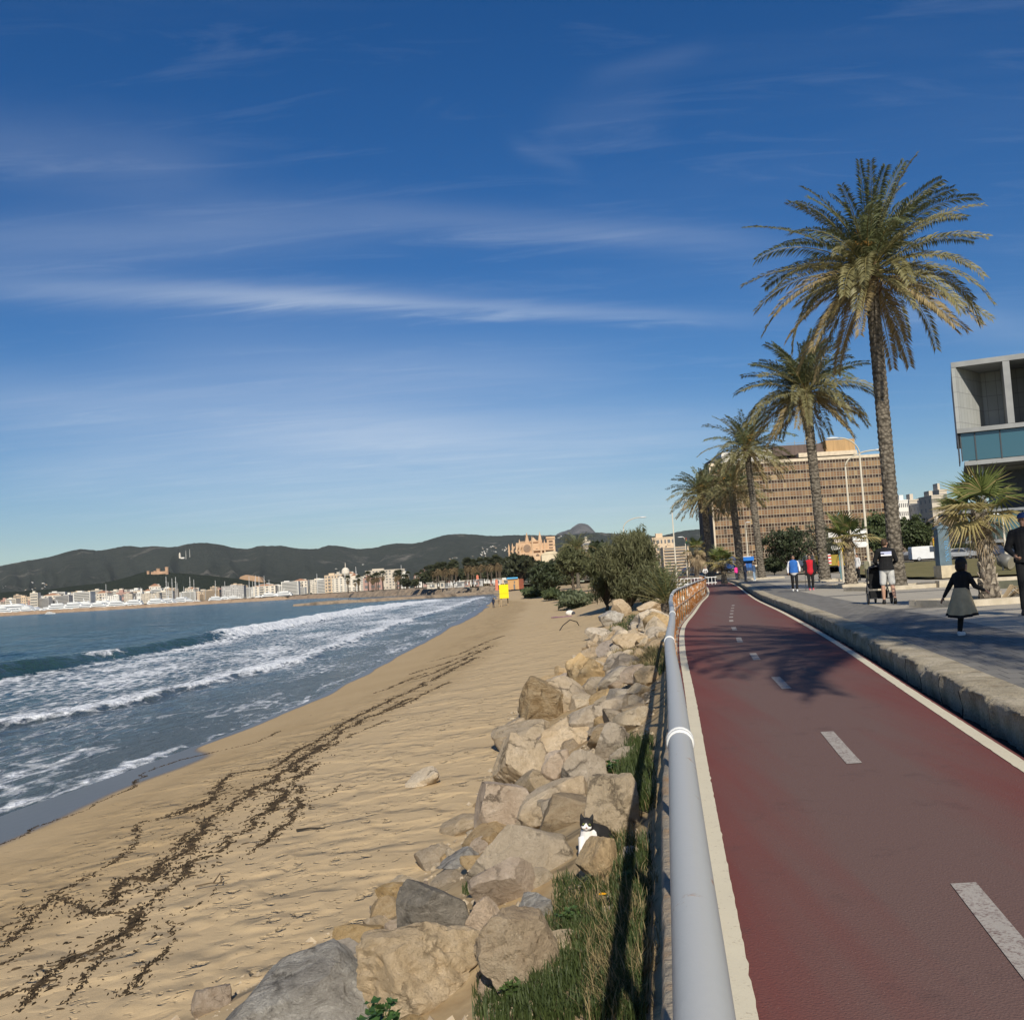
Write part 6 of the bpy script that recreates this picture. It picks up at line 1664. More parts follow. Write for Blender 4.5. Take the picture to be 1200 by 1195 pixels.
for (x0, x1, y0, y1, n) in ((562, 596, 640, 647, 26), (552, 572, 646, 653, 9), (526, 536, 653, 657, 6), (543, 553, 658, 661, 5), (30, 70, 682, 692, 14), (640, 662, 627, 634, 6), (740, 760, 630, 640, 3), (0, 6, 686, 689, 2), (283, 285, 662, 663, 1), (393, 398, 666, 668, 2), (424, 432, 661, 663, 2)):
    for i in range(n):
        px, py = rbk.uniform(x0, x1), rbk.uniform(y0, y1); p = hill_hit(px, py); Y = p.y
        w, h, src = bprot[rbk.choice([6, 7, 12, 10])]; o = src.copy(); C.objects.link(o); o.location = p - V((0, 0, 4)); s = Y / FOC / w * rbk.uniform(1.2, 3.4); o.scale = (s, s * .7, Y / FOC / h * rbk.uniform(.8, 1.8)); o.name = 'hillside_house'
        tag(o, 'white house on the wooded hillside above the town', 'house', G2)
# castle and lookout tower on the hill
p = hill_hit(172, 673.5); p = p + ray(172, 673) * 0; ct = thing('castle', 'round sandstone castle with towers on the dark wooded hill', 'castle', p)
sc = p.y / FOC
mb = MB(); mb.box((13 * sc, 20, 1.6 * sc), (18 * sc, 30, 3.2 * sc)); mb.build('wall', M('castle_stone', (.46, .29, .18), .9, .15, .05), ct)
for dx, h, r_ in ((0, 4.6, 1.6), (8, 4.2, 1.6), (12, 6.8, 2.2), (22, 8.0, 2.0)):
    mb = MB(); mb.tube([(dx * sc, 10, -2), (dx * sc, 10, h * sc * .9)], r_ * sc, 12); mb.tube([(dx * sc, 10, h * sc * .9), (dx * sc, 10, h * sc)], r_ * sc * 1.12, 12); mb.build('tower', M('castle_stone', (.46, .29, .18), .9, .15, .05), ct)
p = hill_hit(211, 654); lt = thing('hill_tower', 'slim pale lookout tower high on the hill', 'tower', p); sc = p.y / FOC
mb = MB(); mb.box((0, 0, 2 * sc), (1.8 * sc, 8, 7 * sc)); mb.box((0, 0, 6.0 * sc), (1.0 * sc, 6, 1.2 * sc)); mb.build('shaft', wall_ms[1], lt)
mb = MB(); mb.box((3.0 * sc, 0, .1 * sc), (4.5 * sc, 8, 1.6 * sc)); mb.build('hall', wall_ms[0], lt)
for i, (px, y0, y1) in enumerate(((218, 652, 645), (222.5, 650, 643.5))):
    p = hill_hit(px, y0 + 3); mb = MB(); mb.tube([(0, 0, -10), (0, 0, (y0 + 3 - y1) * p.y / FOC)], [1.0, .5], 6); tag(mb.build('radio_mast', wall_ms[0], loc=p), 'thin white radio mast %s the hill tower' % ('close to' if i == 0 else 'further right of'), 'mast')
p = hill_hit(287, 679) - V((0, 6, 0)); mb = MB(); mb.prism([(-12 * 2, -14), (26 * 2, -14), (20 * 2, 4), (4, 12), (-10, 8)], 0, 30); tag(mb.build('quarry_face', M('bare_earth', (.42, .27, .16), .95, .15, .05), loc=p), 'bare orange earth cut at the foot of the hills above the masts', 'quarry')
# buildings at the right, between the trunk and the concrete hall, and left of the office block
for px, ty, Y, wp, i, lab in ((1062, 584, 420, 16, 0, 'white apartment house just right of the tallest trunk'), (1078, 583, 430, 13, 3, 'cream house with a roof hut right of the white one'), (1092, 588, 410, 18, 9, 'low white terrace under the cream houses'), (1105, 578, 330, 14, 8, 'grey building with a dark roof beside the concrete hall'), (1112, 571, 350, 9, 3, 'pale rooftop hut peeping over the grey building'),
                              (780, 628, 620, 26, 10, 'ochre apartment block left of the street lamp'), (794, 640, 540, 30, 5, 'white low houses beneath the ochre block'), (764, 641, 640, 12, 4, 'narrow white house behind the tamarisk crown'), (690, 632, 900, 9, 3, 'pale building seen between the park trees')):
    bld(px, ty, Y, wp, i, lab, None, .8)
p = GX(1085, 300, .8); mb = MB(); mb.box((0, 0, 4.5), (26, 10, 9)); mb.prism([(-14, 9), (14, 9), (14, 11.5), (-14, 10)], -5.5, 5.5)
tag(mb.build('old_shed', M('shed_wall', (.16, .12, .09), .9, .2, .3), loc=p), 'long brown shed with a low sloping roof under the white houses', 'shed')
# beach kiosk
kb = PY(590, 699, 330); kz = 0.0; kp = GX(596, 330, -.9)
ks = 330 / FOC
ki = thing('beach_kiosk', 'orange beach kiosk with a blue roof edge and dark red end wall', 'kiosk', GX(602, 330, -1.0))
mb = MB(); mb.box((0, 3, 6.2 * ks), (13 * ks, 6, 12.4 * ks)); mb.build('wall', M('orange_render', (.52, .30, .13), .85, .08, .5), ki)
mb = MB(); mb.box((9.2 * ks, 3, 6 * ks), (5.4 * ks, 6.2, 11.8 * ks)); mb.build('red_end', M('red_render', (.22, .07, .04), .85, .1, .5), ki)
mb = MB(); mb.box((-1 * ks, 3, 13.2 * ks), (13 * ks, 7, 1.8 * ks)); mb.build('blue_roof', M('blue_sheet', (.09, .35, .60), .5, .05, .5), ki)
mb = MB(); mb.box((1.0 * ks, -.05, 3 * ks), (2.0 * ks, .1, 6 * ks)); mb.box((1.4 * ks, -.05, 8.5 * ks), (1.2 * ks, .1, 2.5 * ks)); mb.build('door', shade, ki)
mb = MB(); mb.box((-10.5 * ks, 4, 13 * ks), (4.6 * ks, 3, 2.4 * ks)); mb.tube([(-10.5 * ks, 4, 0), (-10.5 * ks, 4, 12 * ks)], .1, 6); mb.build('sign_box', wall_ms[0], ki)
p = GX(582.5, 325, -1.0); mb = MB(); mb.prism([(-.5, 0), (.5, 0), (.42, 3.4), (0, 3.7), (-.42, 3.4)], -.06, .06); tag(mb.build('beach_flag', M('red_cloth', (.62, .20, .12), .8, .1, 1), loc=p), 'tall orange-red banner beside the kiosk', 'flag')
p = GX(560, 430, 1.0); mb = MB(); mb.prism([(-.6, 0), (.6, 0), (.5, 4.2), (0, 4.6), (-.5, 4.2)], -.06, .06); tag(mb.build('beach_flag', M('red_cloth', (.62, .20, .12), .8, .1, 1), loc=p), 'orange banner among the far palms', 'flag')
# ================================================================== BOATS AND MASTS
white_b = M('boat_white', (.72, .72, .70), .4, .05, .2); boat_dk = M('boat_glass', (.05, .06, .08), .2, .1, .2, spec=.6); alu = M('mast_alloy', (.58, .57, .54), .5, .08, .2)
def hull(mb, L_, B, F, mi=0):
    n = 9; vs = []
    for i in range(n):
        t = i / (n - 1); b = B / 2 * (1 - (max(0, t - .45) / .55) ** 2.2) * (.85 + .15 * min(1, t * 4)); x = -L_ / 2 + L_ * t + .06 * L_ * max(0, t - .8)
        vs += [(x, -b, F * (1 + .25 * t)), (x * .96, -b * .6, -.3 * F), (x * .96, b * .6, -.3 * F), (x, b, F * (1 + .25 * t))]
    fs = []
    for i in range(n - 1):
        for k in range(3): fs.append((i * 4 + k, (i + 1) * 4 + k, (i + 1) * 4 + k + 1, i * 4 + k + 1))
        fs.append((i * 4 + 3, (i + 1) * 4 + 3, (i + 1) * 4, i * 4))
    fs += [(0, 1, 2, 3), ((n - 1) * 4 + 3, (n - 1) * 4 + 2, (n - 1) * 4 + 1, (n - 1) * 4)]
    mb.add(vs, fs, mi)
def motor_yacht(L_, label, group):
    o = thing('motor_yacht', label, 'boat', (0, 0, 0), 0, group)
    mb = MB(); hull(mb, L_, L_ * .24, L_ * .09); mb.build('hull', white_b, o)
    mb = MB()
    for k, (a, b, z, h) in enumerate(((-.40, .24, .10, .07), (-.36, .12, .17, .06), (-.28, .02, .23, .05))): mb.prism([(a * L_, z * L_), ((b + .07) * L_, z * L_), (b * L_, (z + h) * L_), (a * L_, (z + h) * L_)], -L_ * .09, L_ * .09)
    mb.build('superstructure', white_b, o)
    mb = MB()
    for a, b, z, h in ((-.34, .23, .125, .022), (-.30, .11, .19, .022)): mb.box(((a + b) / 2 * L_, 0, z * L_ + h * L_ / 2), ((b - a) * L_, L_ * .184, h * L_))
    mb.build('cabin_windows', boat_dk, o); mb = MB(); mb.tube([(-.1 * L_, 0, .28 * L_), (-.12 * L_, 0, .38 * L_)], .012 * L_, 5); mb.build('radar_mast', white_b, o); return o
def sail_yacht(label, group, mh=30):
    o = thing('sailing_yacht', label, 'sailing boat', (0, 0, 0), 0, group)
    mb = MB(); hull(mb, 20, 5, 1.6); mb.box((-1, 0, 2.3), (8, 3, 1.0)); mb.build('hull', white_b, o)
    mb = MB(); mb.tube([(1, 0, 1.5), (1, 0, mh)], [.5, .32], 6); mb.tube([(1, 0, 4), (-7, 0, 4.2)], .3, 5)
    for z in (.4, .62, .82): mb.tube([(1, -1.4, mh * z), (1, 1.4, mh * z)], .12, 4)
    mb.build('mast', alu, o); return o
sy = sail_yacht('sailing yacht with a bare tall mast moored in the marina', 'yachts moored in the marina')
ky = list(sy.children); first = True
mast_px = [(124, 684.5), (195, 675.5), (197.5, 682), (203, 677.5), (206.5, 676), (207.5, 683), (215.5, 687), (223, 676), (228.5, 679), (253, 680), (263.5, 681), (276, 685), (241, 690), (166, 688), (178, 692), (292, 675), (300, 674), (304, 675), (311, 674.5), (316, 679), (296, 681), (299, 679), (372, 672), (400, 669), (405, 668.5), (362, 679), (418, 664), (348, 683), (330, 686), (149, 695), (90, 700), (105, 702), (471, 662), (270, 690), (284, 688), (232, 693), (188, 697), (136, 699)]
for i, (px, ty) in enumerate(mast_px):
    Y = 1060 + (i * 37 % 150) + (0 if px < 380 else -40); h = PY(px, ty, Y).z - SEA; s = h / 30.0; rot = (.3, 1.3, -.8, 2.6, 1.7)[i % 5]
    loc = GX(px, Y, SEA + .1)
    if first: sy.location = loc; sy.scale = (s * .8, s * .8, s); sy.rotation_euler = (0, 0, rot); first = False
    else: dup(sy, loc, rot, (s * .8, s * .8, s), children=ky)
my = motor_yacht(26, 'white motor yacht moored behind the breakwater', 'motor yachts behind the breakwater')
ky = list(my.children); first = True; rr = random.Random(15)
for i in range(46):
    px = rr.uniform(-5, 330); Y = rr.uniform(985, 1060) ; s = rr.uniform(.45, 1.15)
    if px < 130: s *= 1.2
    loc = GX(px, Y, SEA + .5)
    rot = rr.choice([0, pi, .3, pi - .3])
    if first: my.location = loc; my.scale = (s, s, s); first = False
    else: dup(my, loc, rot, s, children=ky)
for px, L_, lab in ((22, 74, 'largest white superyacht, stepped decks, at the far left of the marina'), (64, 38, 'pointed white yacht left of centre in the marina'), (96, 46, 'tall-decked white superyacht below the stubby grey tower')):
    b = motor_yacht(L_, lab, None); b.location = GX(px, 1075, SEA + .5); b.rotation_euler = (0, 0, .1); b.scale = (1, 1, .55)
b = motor_yacht(9, 'small white motorboat out on the bay before the breakwater', None); b.location = GX(59, 800, SEA + .2); b.scale = (.9, .9, .6)
for px, Y, lab in ((401, 610, 'white spray on the rocks nearest the harbour'),): pass
# ================================================================== PEOPLE
skin_m = M('skin', (.42, .24, .16), .55, .08, 9, spec=.35); skin_d = M('skin_tan', (.34, .19, .125), .55, .08, 9, spec=.35)
def cloth(name, col, v=.12, r=.9): return M(name, col, r, v, 6, .35, 25, .008)
BLK = cloth('black_cloth', (.012, .012, .013)); hair_d = M('dark_hair', (.018, .013, .010), .6, .3, 30, .6, 90, .006); hair_b = M('brown_hair', (.06, .035, .02), .6, .3, 30, .6, 90, .006)
shoe_w = cloth('white_shoe', (.70, .69, .67)); shoe_b = cloth('black_shoe', (.02, .02, .02), .1, .6); sole_w = cloth('white_sole', (.75, .74, .70))
def cap(mb, a, b, ra, rb, n=12, k=5):
    a, b = V(a), V(b); d = (b - a); L_ = d.length; d.normalize()
    pts = []; rad = []
    for i in range(4): t = pi / 2 * i / 3; pts.append(a - d * ra * cos(t)); rad.append(max(.001, ra * sin(t)))
    for i in range(1, k): t = i / k; pts.append(a.lerp(b, t)); rad.append(ra + (rb - ra) * t)
    for i in range(4): t = pi / 2 * i / 3; pts.append(b + d * rb * sin(t)); rad.append(max(.001, rb * cos(t)))
    mb.tube(pts, rad, n)
def hem(o, z):
    b = bmesh.new(); b.from_mesh(o.data)
    bmesh.ops.bisect_plane(b, geom=b.verts[:] + b.edges[:] + b.faces[:], plane_co=(0, 0, z), plane_no=(0, 0, 1), clear_inner=True)
    b.to_mesh(o.data); b.free()
def J(**kw):
    """standing figure 1.75 m tall, facing +Y"""
    j = dict(pelvis=(0, 0, .95), waist=(0, 0, 1.10), chest=(0, .0, 1.30), neck=(0, -.01, 1.46), head=(0, .02, 1.62),
             shl=(-.185, 0, 1.40), elL=(-.23, -.02, 1.12), wrL=(-.24, .05, .88), shR=(.185, 0, 1.40), elR=(.23, -.02, 1.12), wrR=(.24, .05, .88),
             hpl=(-.09, 0, .92), knL=(-.10, .02, .50), anL=(-.10, -.02, .09), hpR=(.09, 0, .92), knR=(.10, .02, .50), anR=(.10, -.02, .09), look=(0, 1, 0), footL=(0, 1, 0), footR=(0, 1, 0))
    j['shL'] = j.pop('shl'); j['hpL'] = j.pop('hpl'); j.update(kw); return {k: V(v) for k, v in j.items()}
def hand(mb, wr, el, s=1.0, curl=.5, inward=1):
    d = (V(wr) - V(el)).normalized(); side = d.cross(V((0, 1, 0))); side = side.normalized() if side.length > .1 else V((1, 0, 0)); nrm = side.cross(d).normalized()
    # palm is flattened in the direction of the body; fingers curl towards it
    q = V(wr) + d * .085 * s
    cap(mb, V(wr), V(wr) + d * .05 * s, .024 * s, .030 * s, 8, 2)
    for k in range(-1, 2): cap(mb, V(wr) + d * .02 * s + nrm * .012 * k * s, q + nrm * .021 * k * s, .019 * s, .016 * s, 8, 2)
    cin = side * inward
    for k, fl in enumerate((.062, .074, .070, .055)):
        o = q + nrm * (.0315 - .021 * k) * s; p1 = o + (d * cos(curl * .6) + cin * sin(curl * .6)) * fl * .5 * s; p2 = p1 + (d * cos(curl * 1.6) + cin * sin(curl * 1.6)) * fl * .5 * s
        cap(mb, o, p1, .0095 * s, .009 * s, 7, 2); cap(mb, p1, p2, .009 * s, .0075 * s, 7, 2)
    o = V(wr) + d * .025 * s + nrm * .03 * s; p1 = o + (d * .7 + nrm * .6 + cin * .4).normalized() * .035 * s; p2 = p1 + (d * .9 + nrm * .1 + cin * .4).normalized() * .03 * s
    cap(mb, o, p1, .0115 * s, .010 * s, 7, 2); cap(mb, p1, p2, .010 * s, .008 * s, 7, 2)
def head_parts(mb, j, hs=1.0):
    h = j['head']; f = j['look'].normalized(); r = f.cross(V((0, 0, 1))).normalized(); u = r.cross(f)
    R = Matrix((r, f, u)).transposed()
    mb.ell(h + u * .025 * hs, (.074 * hs, .092 * hs, .092 * hs), R); mb.ell(h + f * .018 * hs - u * .045 * hs, (.058 * hs, .070 * hs, .068 * hs), R)
    mb.ell(h + f * .068 * hs - u * .092 * hs, (.026 * hs, .022 * hs, .018 * hs), R)
    cap(mb, h + f * .088 * hs + u * .012 * hs, h + f * .108 * hs - u * .022 * hs, .010 * hs, .015 * hs, 8, 2)
    mb.ell(h + f * .080 * hs + u * .030 * hs, (.045 * hs, .018 * hs, .012 * hs), R)
    mb.ell(h + f * .084 * hs - u * .055 * hs, (.024 * hs, .012 * hs, .010 * hs), R)
    for s in (-1, 1): mb.ell(h + r * s * .076 * hs - u * .006 * hs, (.012 * hs, .022 * hs, .032 * hs), R)
    cap(mb, j['neck'] - V((0, 0, .06)), h - u * .06 * hs, .058 * hs ** .5, .052 * hs, 12)
    return h, f, r, u, R
def person(label, loc, rz, H, j, top=None, bottom=None, shoes=None, hair=hair_d, skin=skin_m, sleeves=True, shorts=False, vox=.011, hs=1.0, vest=None, jacket_open=None, group=None, fat=1.0, hat=None, skirt=None, hairstyle='short', hands=(.5, .5)):
    o = thing('person', label, 'person', loc, rz, group); sc = H / 1.75; o.scale = (sc, sc, sc)
    mb = MB(); h, f, r, u, R = head_parts(mb, j, hs)
    cap(mb, j['chest'] + V((0, 0, .06)), j['waist'], .125, .105); cap(mb, j['waist'], j['pelvis'], .105, .125)
    for s, sg in (('L', -1), ('R', 1)):
        cap(mb, j['chest'] + V((0, 0, .1)), j['sh' + s], .07, .052); cap(mb, j['sh' + s], j['el' + s], .046, .038); cap(mb, j['el' + s], j['wr' + s], .037, .025)
        hand(mb, j['wr' + s], j['el' + s], 1.0, hands[0 if s == 'L' else 1], -sg)
        cap(mb, j['hp' + s], j['kn' + s], .075, .054); cap(mb, j['kn' + s], j['kn' + s].lerp(j['an' + s], .35), .052, .056); cap(mb, j['kn' + s].lerp(j['an' + s], .35), j['an' + s], .056, .034)
        ft = j['foot' + s].normalized(); a = j['an' + s]; cap(mb, a - ft * .03 - V((0, 0, .04)), a + ft * .12 - V((0, 0, .055)), .034, .028)
    b = mb.build('body', skin, o); remesh(b, vox, 3)
    if top:
        mb = MB(); k = 1.0 * fat
        for sx in (-.5, .5): cap(mb, j['chest'] + V((sx * .13, 0, .07)), j['waist'] + V((sx * .10, 0, 0)), .118 * k, .112 * k); cap(mb, j['waist'] + V((sx * .1, 0, 0)), j['pelvis'] + V((sx * .13, 0, -.02)), .112 * k, .125 * k)
        cap(mb, j['chest'] + V((0, 0, .06)), j['waist'], .146 * k, .132 * k); cap(mb, j['waist'], j['pelvis'] - V((0, 0, .05)), .136 * k, .152 * k)
        for s in 'LR':
            cap(mb, j['chest'] + V((0, 0, .11)), j['sh' + s], .082, .070)
            e = j['wr' + s] if sleeves else j['el' + s].lerp(j['sh' + s], .3)
            cap(mb, j['sh' + s], j['el' + s], .066 * k ** .5, .054 * k ** .5)
            if sleeves: cap(mb, j['el' + s], j['el' + s].lerp(j['wr' + s], .93), .054 * k ** .5, .037)
        cap(mb, j['neck'] - V((0, 0, .12)), j['neck'] - V((0, 0, .0)), .088, .068)
        t = mb.build('top', top, o); remesh(t, vox, 3)
        low = min(j['wrL'].z, j['wrR'].z) - .02
        if j['pelvis'].z - .05 < low: hem(t, j['pelvis'].z - .05)
    if vest:
        mb = MB(); k = 1.0 * fat; cap(mb, j['chest'] + V((0, .004, .06)), j['waist'], .158 * k, .145 * k); cap(mb, j['waist'], j['pelvis'] - V((0, 0, .03)), .150 * k, .166 * k)
        for sx in (-.5, .5): cap(mb, j['chest'] + V((sx * .15, 0.005, .06)), j['waist'] + V((sx * .11, .005, 0)), .130 * k, .124 * k); cap(mb, j['waist'] + V((sx * .11, .005, 0)), j['pelvis'] + V((sx * .14, 0.005, .0)), .124 * k, .132 * k)
        t = mb.build('vest', vest, o); remesh(t, vox, 3); hem(t, j['pelvis'].z - .05)
    if jacket_open:
        mb = MB(); k = fat
        for sx in (-1, 1):
            cap(mb, j['chest'] + V((sx * .12, -.01, .07)), j['waist'] + V((sx * .135, -.01, 0)), .098 * k, .10 * k); cap(mb, j['waist'] + V((sx * .135, -.01, 0)), j['pelvis'] + V((sx * .16, -.01, -.10)), .10 * k, .11 * k)
        cap(mb, j['chest'] + V((0, -.05, .05)), j['pelvis'] + V((0, -.06, -.1)), .12 * k, .13 * k)
        for s in 'LR': cap(mb, j['chest'] + V((0, -.02, .11)), j['sh' + s], .08, .072); cap(mb, j['sh' + s], j['el' + s], .070, .060); cap(mb, j['el' + s], j['el' + s].lerp(j['wr' + s], .95), .060, .042)
        t = mb.build('jacket', jacket_open, o); remesh(t, vox, 3)
    if bottom:
        mb = MB(); cap(mb, j['pelvis'] + V((0, 0, .06)), j['pelvis'] - V((0, 0, .03)), .120 * fat, .124 * fat)
        for s in 'LR':
            if shorts: cap(mb, j['hp' + s], j['kn' + s].lerp(j['hp' + s], .16), .098, .088)
            else: cap(mb, j['hp' + s], j['kn' + s], .090 * fat ** .5, .072); cap(mb, j['kn' + s], j['an' + s] + V((0, 0, .03)), .069, .054)
        t = mb.build('trousers' if not shorts else 'shorts', bottom, o); remesh(t, vox, 3)
    if skirt: skirt(o, j)
    for s in 'LR':
        ft = j['foot' + s].normalized(); a = j['an' + s]; sh = MB(); rt_ = ft.cross(V((0, 0, 1))).normalized()
        cap(sh, a - ft * .035 - V((0, 0, .035)), a + ft * .13 - V((0, 0, .05)), .045, .038); cap(sh, a + V((0, 0, .01)), a + ft * .04 - V((0, 0, .03)), .042, .042)
        q = sh.build('shoe', shoes or shoe_b, o); remesh(q, vox, 2)
        sl_ = MB(); c = a + ft * .045 - V((0, 0, .077)); up_ = rt_.cross(ft).normalized(); sl_.ell(c, (.046, .132, .016), Matrix((rt_, ft, up_)).transposed()); sl_.build('sole', sole_w if shoes is not shoe_b else shoe_b, q, True)
    hb = MB()
    if hairstyle == 'short': hb.ell(h + u * .042 * hs - f * .014 * hs, (.080 * hs, .094 * hs, .084 * hs), R); hb.ell(h - f * .04 * hs + u * .0 * hs, (.076 * hs, .064 * hs, .08 * hs), R)
    elif hairstyle == 'bob': hb.ell(h + u * .040 * hs - f * .016 * hs, (.090 * hs, .100 * hs, .092 * hs), R); hb.ell(h - f * .045 * hs - u * .03 * hs, (.092 * hs, .066 * hs, .10 * hs), R)
    if hairstyle:
        q = hb.build('hair', hair, o); remesh(q, vox * .9, 1)
    if hat == 'cap':
        mb = MB(); mb.ell(h + u * .058 * hs - f * .008, (.088 * hs, .102 * hs, .075 * hs), R); cp_ = mb.build('cap', cloth('blue_cap', (.02, .045, .14)), o, True)
        mb = MB(); mb.ell(h + u * .055 * hs + f * .12 * hs, (.07 * hs, .06 * hs, .010), R); mb.build('peak', cloth('blue_cap', (.02, .045, .14)), cp_, True)
    e_ = MB()
    for s in (-1, 1):
        e = MB(); e.ell(h + f * .080 * hs + r * s * .031 * hs + u * .012 * hs, (.012 * hs, .010 * hs, .010 * hs), nu=8, nv=6); e.build('eye', pup, o, True)
    return o
def yaw(vx, vy): return atan2(vy, vx) - pi / 2
# man pushing the stroller, seen from behind
heading = yaw(.21, 1)
mpos = GX(1043, 27.4, 0); mpos.z = side_z(mpos.x, 27.4)
man = person('man in black sweatshirt and light grey shorts pushing a stroller, seen from behind', mpos, heading, 1.83,
       J(elL=(-.27, .06, 1.15), wrL=(-.20, .30, 1.06), elR=(.27, .03, 1.15), wrR=(.22, .29, 1.06), knL=(-.11, .06, .50), anL=(-.12, .02, .09), knR=(.12, .05, .50), anR=(.13, -.16, .12), neck=(0, .01, 1.46), head=(.01, .05, 1.61), look=(.55, .85, -.1), footR=(.1, 1, -.35)),
       top=BLK, bottom=cloth('light_grey_cloth', (.56, .55, .52)), shoes=shoe_b, hair=hair_b, shorts=True, vox=.009, fat=1.08, hands=(1.2, 1.2))
prn = MB(); rows_ = [V((-.135 + .03 * i, -.158 - .012 * (1 - (abs(i - 4.5) / 4.5) ** 2), z)) for z in (1.275, 1.39) for i in range(10)]
prn.add(rows_, [(i, i + 1, 11 + i, 10 + i) for i in range(9)]); 
def print_mat():
    m, nt, p = base_mat('back_print'); L = nt.links; tc = nn(nt, 'ShaderNodeTexCoord'); sx = nn(nt, 'ShaderNodeSeparateXYZ'); L.new(tc.outputs['Object'], sx.inputs[0])
    n = noise_node(nt, tc.outputs['Object'], 14, 5)
    c = ramp(nt, mth(nt, 'MULTIPLY_ADD', n.outputs[0], .05, sx.outputs[2]), [(.0, (.8, .8, .8)), (.5, (.2, .2, .4))])
    c.color_ramp.elements[0].position = 0; 
    g = mth(nt, 'DIVIDE', mth(nt, 'SUBTRACT', sx.outputs[2], 1.275), .115)
    a = mixc(nt, mth(nt, 'GREATER_THAN', g, .32), (.78, .78, .80), mixc(nt, n.outputs[0], (.30, .33, .55), (.62, .66, .78)))
    dkb = mth(nt, 'MULTIPLY', mth(nt, 'GREATER_THAN', n.outputs[0], .55), mth(nt, 'LESS_THAN', mth(nt, 'ABSOLUTE', mth(nt, 'SUBTRACT', g, .5)), .16))
    L.new(mixc(nt, dkb, a, (.03, .03, .07)), p.inputs['Base Color']); p.inputs['Roughness'].default_value = .8; return m
prn.build('back_print', print_mat(), man)
# stroller
st_ = thing('stroller', 'black three-wheeled stroller pushed by the man in shorts', 'stroller', mpos + V((.21, 1, 0)).normalized() * .66 - V((.20, 0, 0)), heading)
fr = MB(); fm = M('stroller_frame', (.05, .05, .055), .4, .1, 5, spec=.5)
for s in (-1, 1):
    fr.tube([(s * .24, -.40, 1.04), (s * .26, -.15, .72), (s * .28, .20, .30)], .016, 8); fr.tube([(s * .28, -.30, .16), (s * .27, .0, .55), (s * .25, .12, .72)], .014, 8); fr.tube([(s * .27, .1, .4), (s * .12, .5, .14)], .014, 8)
fr.tube([(-.24, -.40, 1.04), (-.1, -.43, 1.06), (.1, -.43, 1.06), (.24, -.40, 1.04)], .020, 8); fr.tube([(-.28, -.30, .16), (.28, -.30, .16)], .012, 8); fr.build('frame', fm, st_, True)
se = MB(); se.box((0, .12, .50), (.42, .40, .10), R=Matrix.Rotation(.15, 3, 'X')); se.box((0, -.10, .74), (.42, .08, .52), R=Matrix.Rotation(.35, 3, 'X')); se.build('seat', BLK, st_)
cn = MB(); vs = []; n1_, n2_ = 9, 8
for i in range(n1_):
    a = -.5 + 2.2 * i / (n1_ - 1)
    for k in range(n2_):
        b = pi * k / (n2_ - 1); vs.append((.27 * cos(b), -.12 + .34 * sin(b) ** .8 * sin(a - .3), .82 + .30 * sin(b) ** .7 * cos(a - .3)))
cn.add(vs, [(i * n2_ + k, i * n2_ + k + 1, (i + 1) * n2_ + k + 1, (i + 1) * n2_ + k) for i in range(n1_ - 1) for k in range(n2_ - 1)]); cn.build('canopy', BLK, st_, True)
bk = MB(); bk.box((0, .02, .26), (.44, .52, .20), top=(1.1, 1.1)); bk.build('basket', BLK, st_)
tyre = M('tyre_rubber', (.018, .018, .018), .8, .1, 5); rimm = M('rim_grey', (.30, .30, .31), .4, .1, 5, metal=.5)
def wheel(parent, c, R_, wd, name='wheel', ax=(1, 0, 0)):
    o = bpy.data.objects.new(name, None); C.objects.link(o); o.parent = parent; o.location = c
    a = V(ax); mb = MB(); e1 = a.orthogonal().normalized(); e2 = a.cross(e1); n = 20; m_ = 8
    vs = [(e1 * cos(2 * pi * i / n) + e2 * sin(2 * pi * i / n)) * (R_ - wd * .5 + wd * .5 * cos(2 * pi * k / m_)) + a * wd * .5 * sin(2 * pi * k / m_) for i in range(n) for k in range(m_)]
    mb.add(vs, [(i * m_ + k, ((i + 1) % n) * m_ + k, ((i + 1) % n) * m_ + (k + 1) % m_, i * m_ + (k + 1) % m_) for i in range(n) for k in range(m_)]); mb.build('tyre', tyre, o, True)
    mb = MB(); mb.tube([-a * wd * .3, a * wd * .3], R_ - wd * .7, 16); mb.build('rim', rimm, o); return o
for c, R_ in (((-.31, -.30, .16), .16), ((.31, -.30, .16), .16), ((0, .52, .11), .11)): wheel(st_, c, R_, .05)
# running girl in a grey-beige dress
def dress(o, j):
    mb = MB(); n = 40; rr_ = random.Random(3); rings = []
    for k in range(12):
        t = k / 11; z = j['waist'].z + .0 - t * .63; vs = []
        for i in range(n):
            a = 2 * pi * i / n; rd = .15 + .155 * t ** .9 + (.010 + .034 * t) * sin(a * 9 + 1.2 * sin(a * 2)) * t
            vs.append((cos(a) * rd * 1.05, sin(a) * rd * .92 - .04 * t, z + .025 * t * sin(a * 2 + 1)))
        rings.append(vs)
    fs = [(k * n + i, k * n + (i + 1) % n, (k + 1) * n + (i + 1) % n, (k + 1) * n + i) for k in range(10) for i in range(n)]
    sk = mb; sk.add([p for q in rings[:11] for p in q], fs); d_ = sk.build('skirt', cloth('beige_cloth', (.50, .38, .22), .12), o, True)
    hm = MB(); hm.add([p for q in rings[10:] for p in q], [(i, (i + 1) % n, n + (i + 1) % n, n + i) for i in range(n)]); hm.build('hem', BLK, d_, True)
gp = GX(1133, 14.6, 0); gp.z = side_z(gp.x, gp.y)
